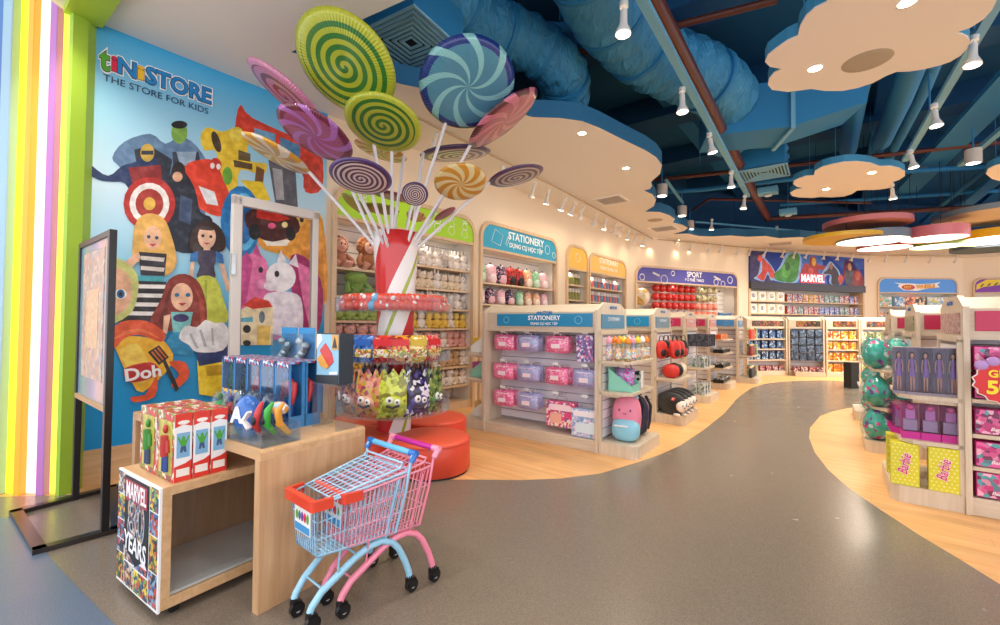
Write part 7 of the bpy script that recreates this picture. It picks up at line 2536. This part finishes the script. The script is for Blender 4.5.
for i, (x, y) in enumerate(((768, 190), (788, 211))):
    P = Z(x, y, 4.5)
    t = thing('projector_unit', ('small blue box unit with pale lens, nearer of two below the far diffuser', 'small blue box unit with pale lens, farther of two below the far diffuser')[i], 'ceiling unit', P, GA)
    mb = MB(); mb.box(-.2, .2, -.15, .15, -.1, .05); mb.build('unit_body', V_LIGHT, t, bevel=.02)
    mb = MB(); mb.ell((0, -.0, -.12), .09, .09, .04, 12, 8); mb.build('lens', mat('#c8d4dc', .3), t)
    mb = MB(); mb.tube([(0, 0, .05), (0, 0, 1.5)], .012, 6); mb.build('rod', M_BLUEV, t)

# ------------------------------------------------------------------ round coloured lamps
def disc_lamp(label, px_, py_, z, r, h_, c, lit, under='#c9a890'):
    r *= .82
    P = Z(px_, py_, z)
    t = thing('round_lamp', label, 'pendant lamp', P, 0, 'round coloured lamps')
    mb = MB(); mb.lathe([(r - .02, .02), (r - .02, 0), (r, 0), (r, h_), (r - .03, h_ + .004), (0, h_ + .004)], 48, smooth=False, caps=False); mb.build('coloured_rim', mat(c, .35, coat=.3), t)
    mb = MB(); mb.lathe([(r - .02, .012), (0, .012)], 48, caps=False); mb.build('diffuser', mat('#fff0dc', .5, emit=2.6) if lit else mat(under, .6), t)
    for k in range(3):
        mb = MB(); a = 2.1 * k; mb.tube([(r * .7 * math.cos(a), r * .7 * math.sin(a), h_), (r * .7 * math.cos(a), r * .7 * math.sin(a), 6.0 - z)], .006, 5); mb.build('hanging_wire', M_DARK, t)
    if lit:
        lamp('AREA', P + Vector((0, 0, -.02)), 45, (1, .86, .7), r * 1.7, P + Vector((0, 0, -2)))


disc_lamp('plain dusty pink round panel, unlit, left in the lamp cluster', 866, 226, 3.75, 1.02, .12, '#cf7a80', False, '#b87a70')
disc_lamp('yellow round lamp partly behind the slate one', 842, 240, 3.45, .95, .09, '#dcb62c', False, '#c8a23c')
disc_lamp('slate blue round lamp with glowing underside', 872, 241.5, 3.42, .86, .2, '#6a7f92', True)
disc_lamp('small pink round lamp with glowing underside', 934, 239, 3.42, .72, .25, '#dc7a86', True)
disc_lamp('large yellow round lamp with glowing underside at the right edge', 1004, 240, 3.5, 1.15, .2, '#e4bc1c', True)
disc_lamp('large grey round panel above the other lamps at the right', 1008, 216, 3.85, 1.5, .12, '#8c9aa4', False, '#c9bba8')
disc_lamp('small red-rimmed round lamp lowest in the cluster', 884, 248.5, 3.42, .7, .1, '#c8584a', True)
disc_lamp('small green-rimmed round lamp between the pink and yellow ones', 937, 247, 3.42, .66, .12, '#8fb84a', True)
disc_lamp('dark slate round lamp beneath the large yellow one', 990, 250, 3.46, .95, .14, '#40586c', False, '#58707e')
# ------------------------------------------------------------------ light from the mall concourse and camera
w = bpy.data.worlds.new('mall')
SC.world = w
w.use_nodes = True
w.node_tree.nodes['Background'].inputs[0].default_value = (.93, .94, 1.0, 1)
w.node_tree.nodes['Background'].inputs[1].default_value = 1.5

cam = bpy.data.cameras.new('camera')
cam.sensor_width = 36
cam.lens = 36 * F / 1000
cam.clip_start = .05
cam.clip_end = 100
co = bpy.data.objects.new('camera', cam)
col.objects.link(co)
fx, fz = ray(501, 312.5), ray(500, 311.5)
ctr = ray(500, 312.5).normalized()
xr = (ray(600, 312.5) - ray(500, 312.5)).normalized()
upv = xr.cross(ctr).normalized()
co.matrix_world = Matrix.Translation((0, 0, EYE)) @ Matrix((xr, upv, -ctr)).transposed().to_4x4()
SC.camera = co
SC.view_settings.view_transform = 'Standard'
SC.view_settings.look = 'None'
SC.view_settings.exposure = 0.68
SC.view_settings.gamma = 1
SC.view_settings.use_curve_mapping = False
SC.cycles.max_bounces = 7
SC.cycles.diffuse_bounces = 4
SC.cycles.glossy_bounces = 3
SC.cycles.transmission_bounces = 4
SC.cycles.transparent_max_bounces = 12
SC.cycles.sample_clamp_indirect = 4
SC.cycles.caustics_reflective = False
SC.cycles.caustics_refractive = False
SC.cycles.use_denoising = True

if BAD:
    raise Exception(' | '.join(sorted(set(BAD))[:40]))
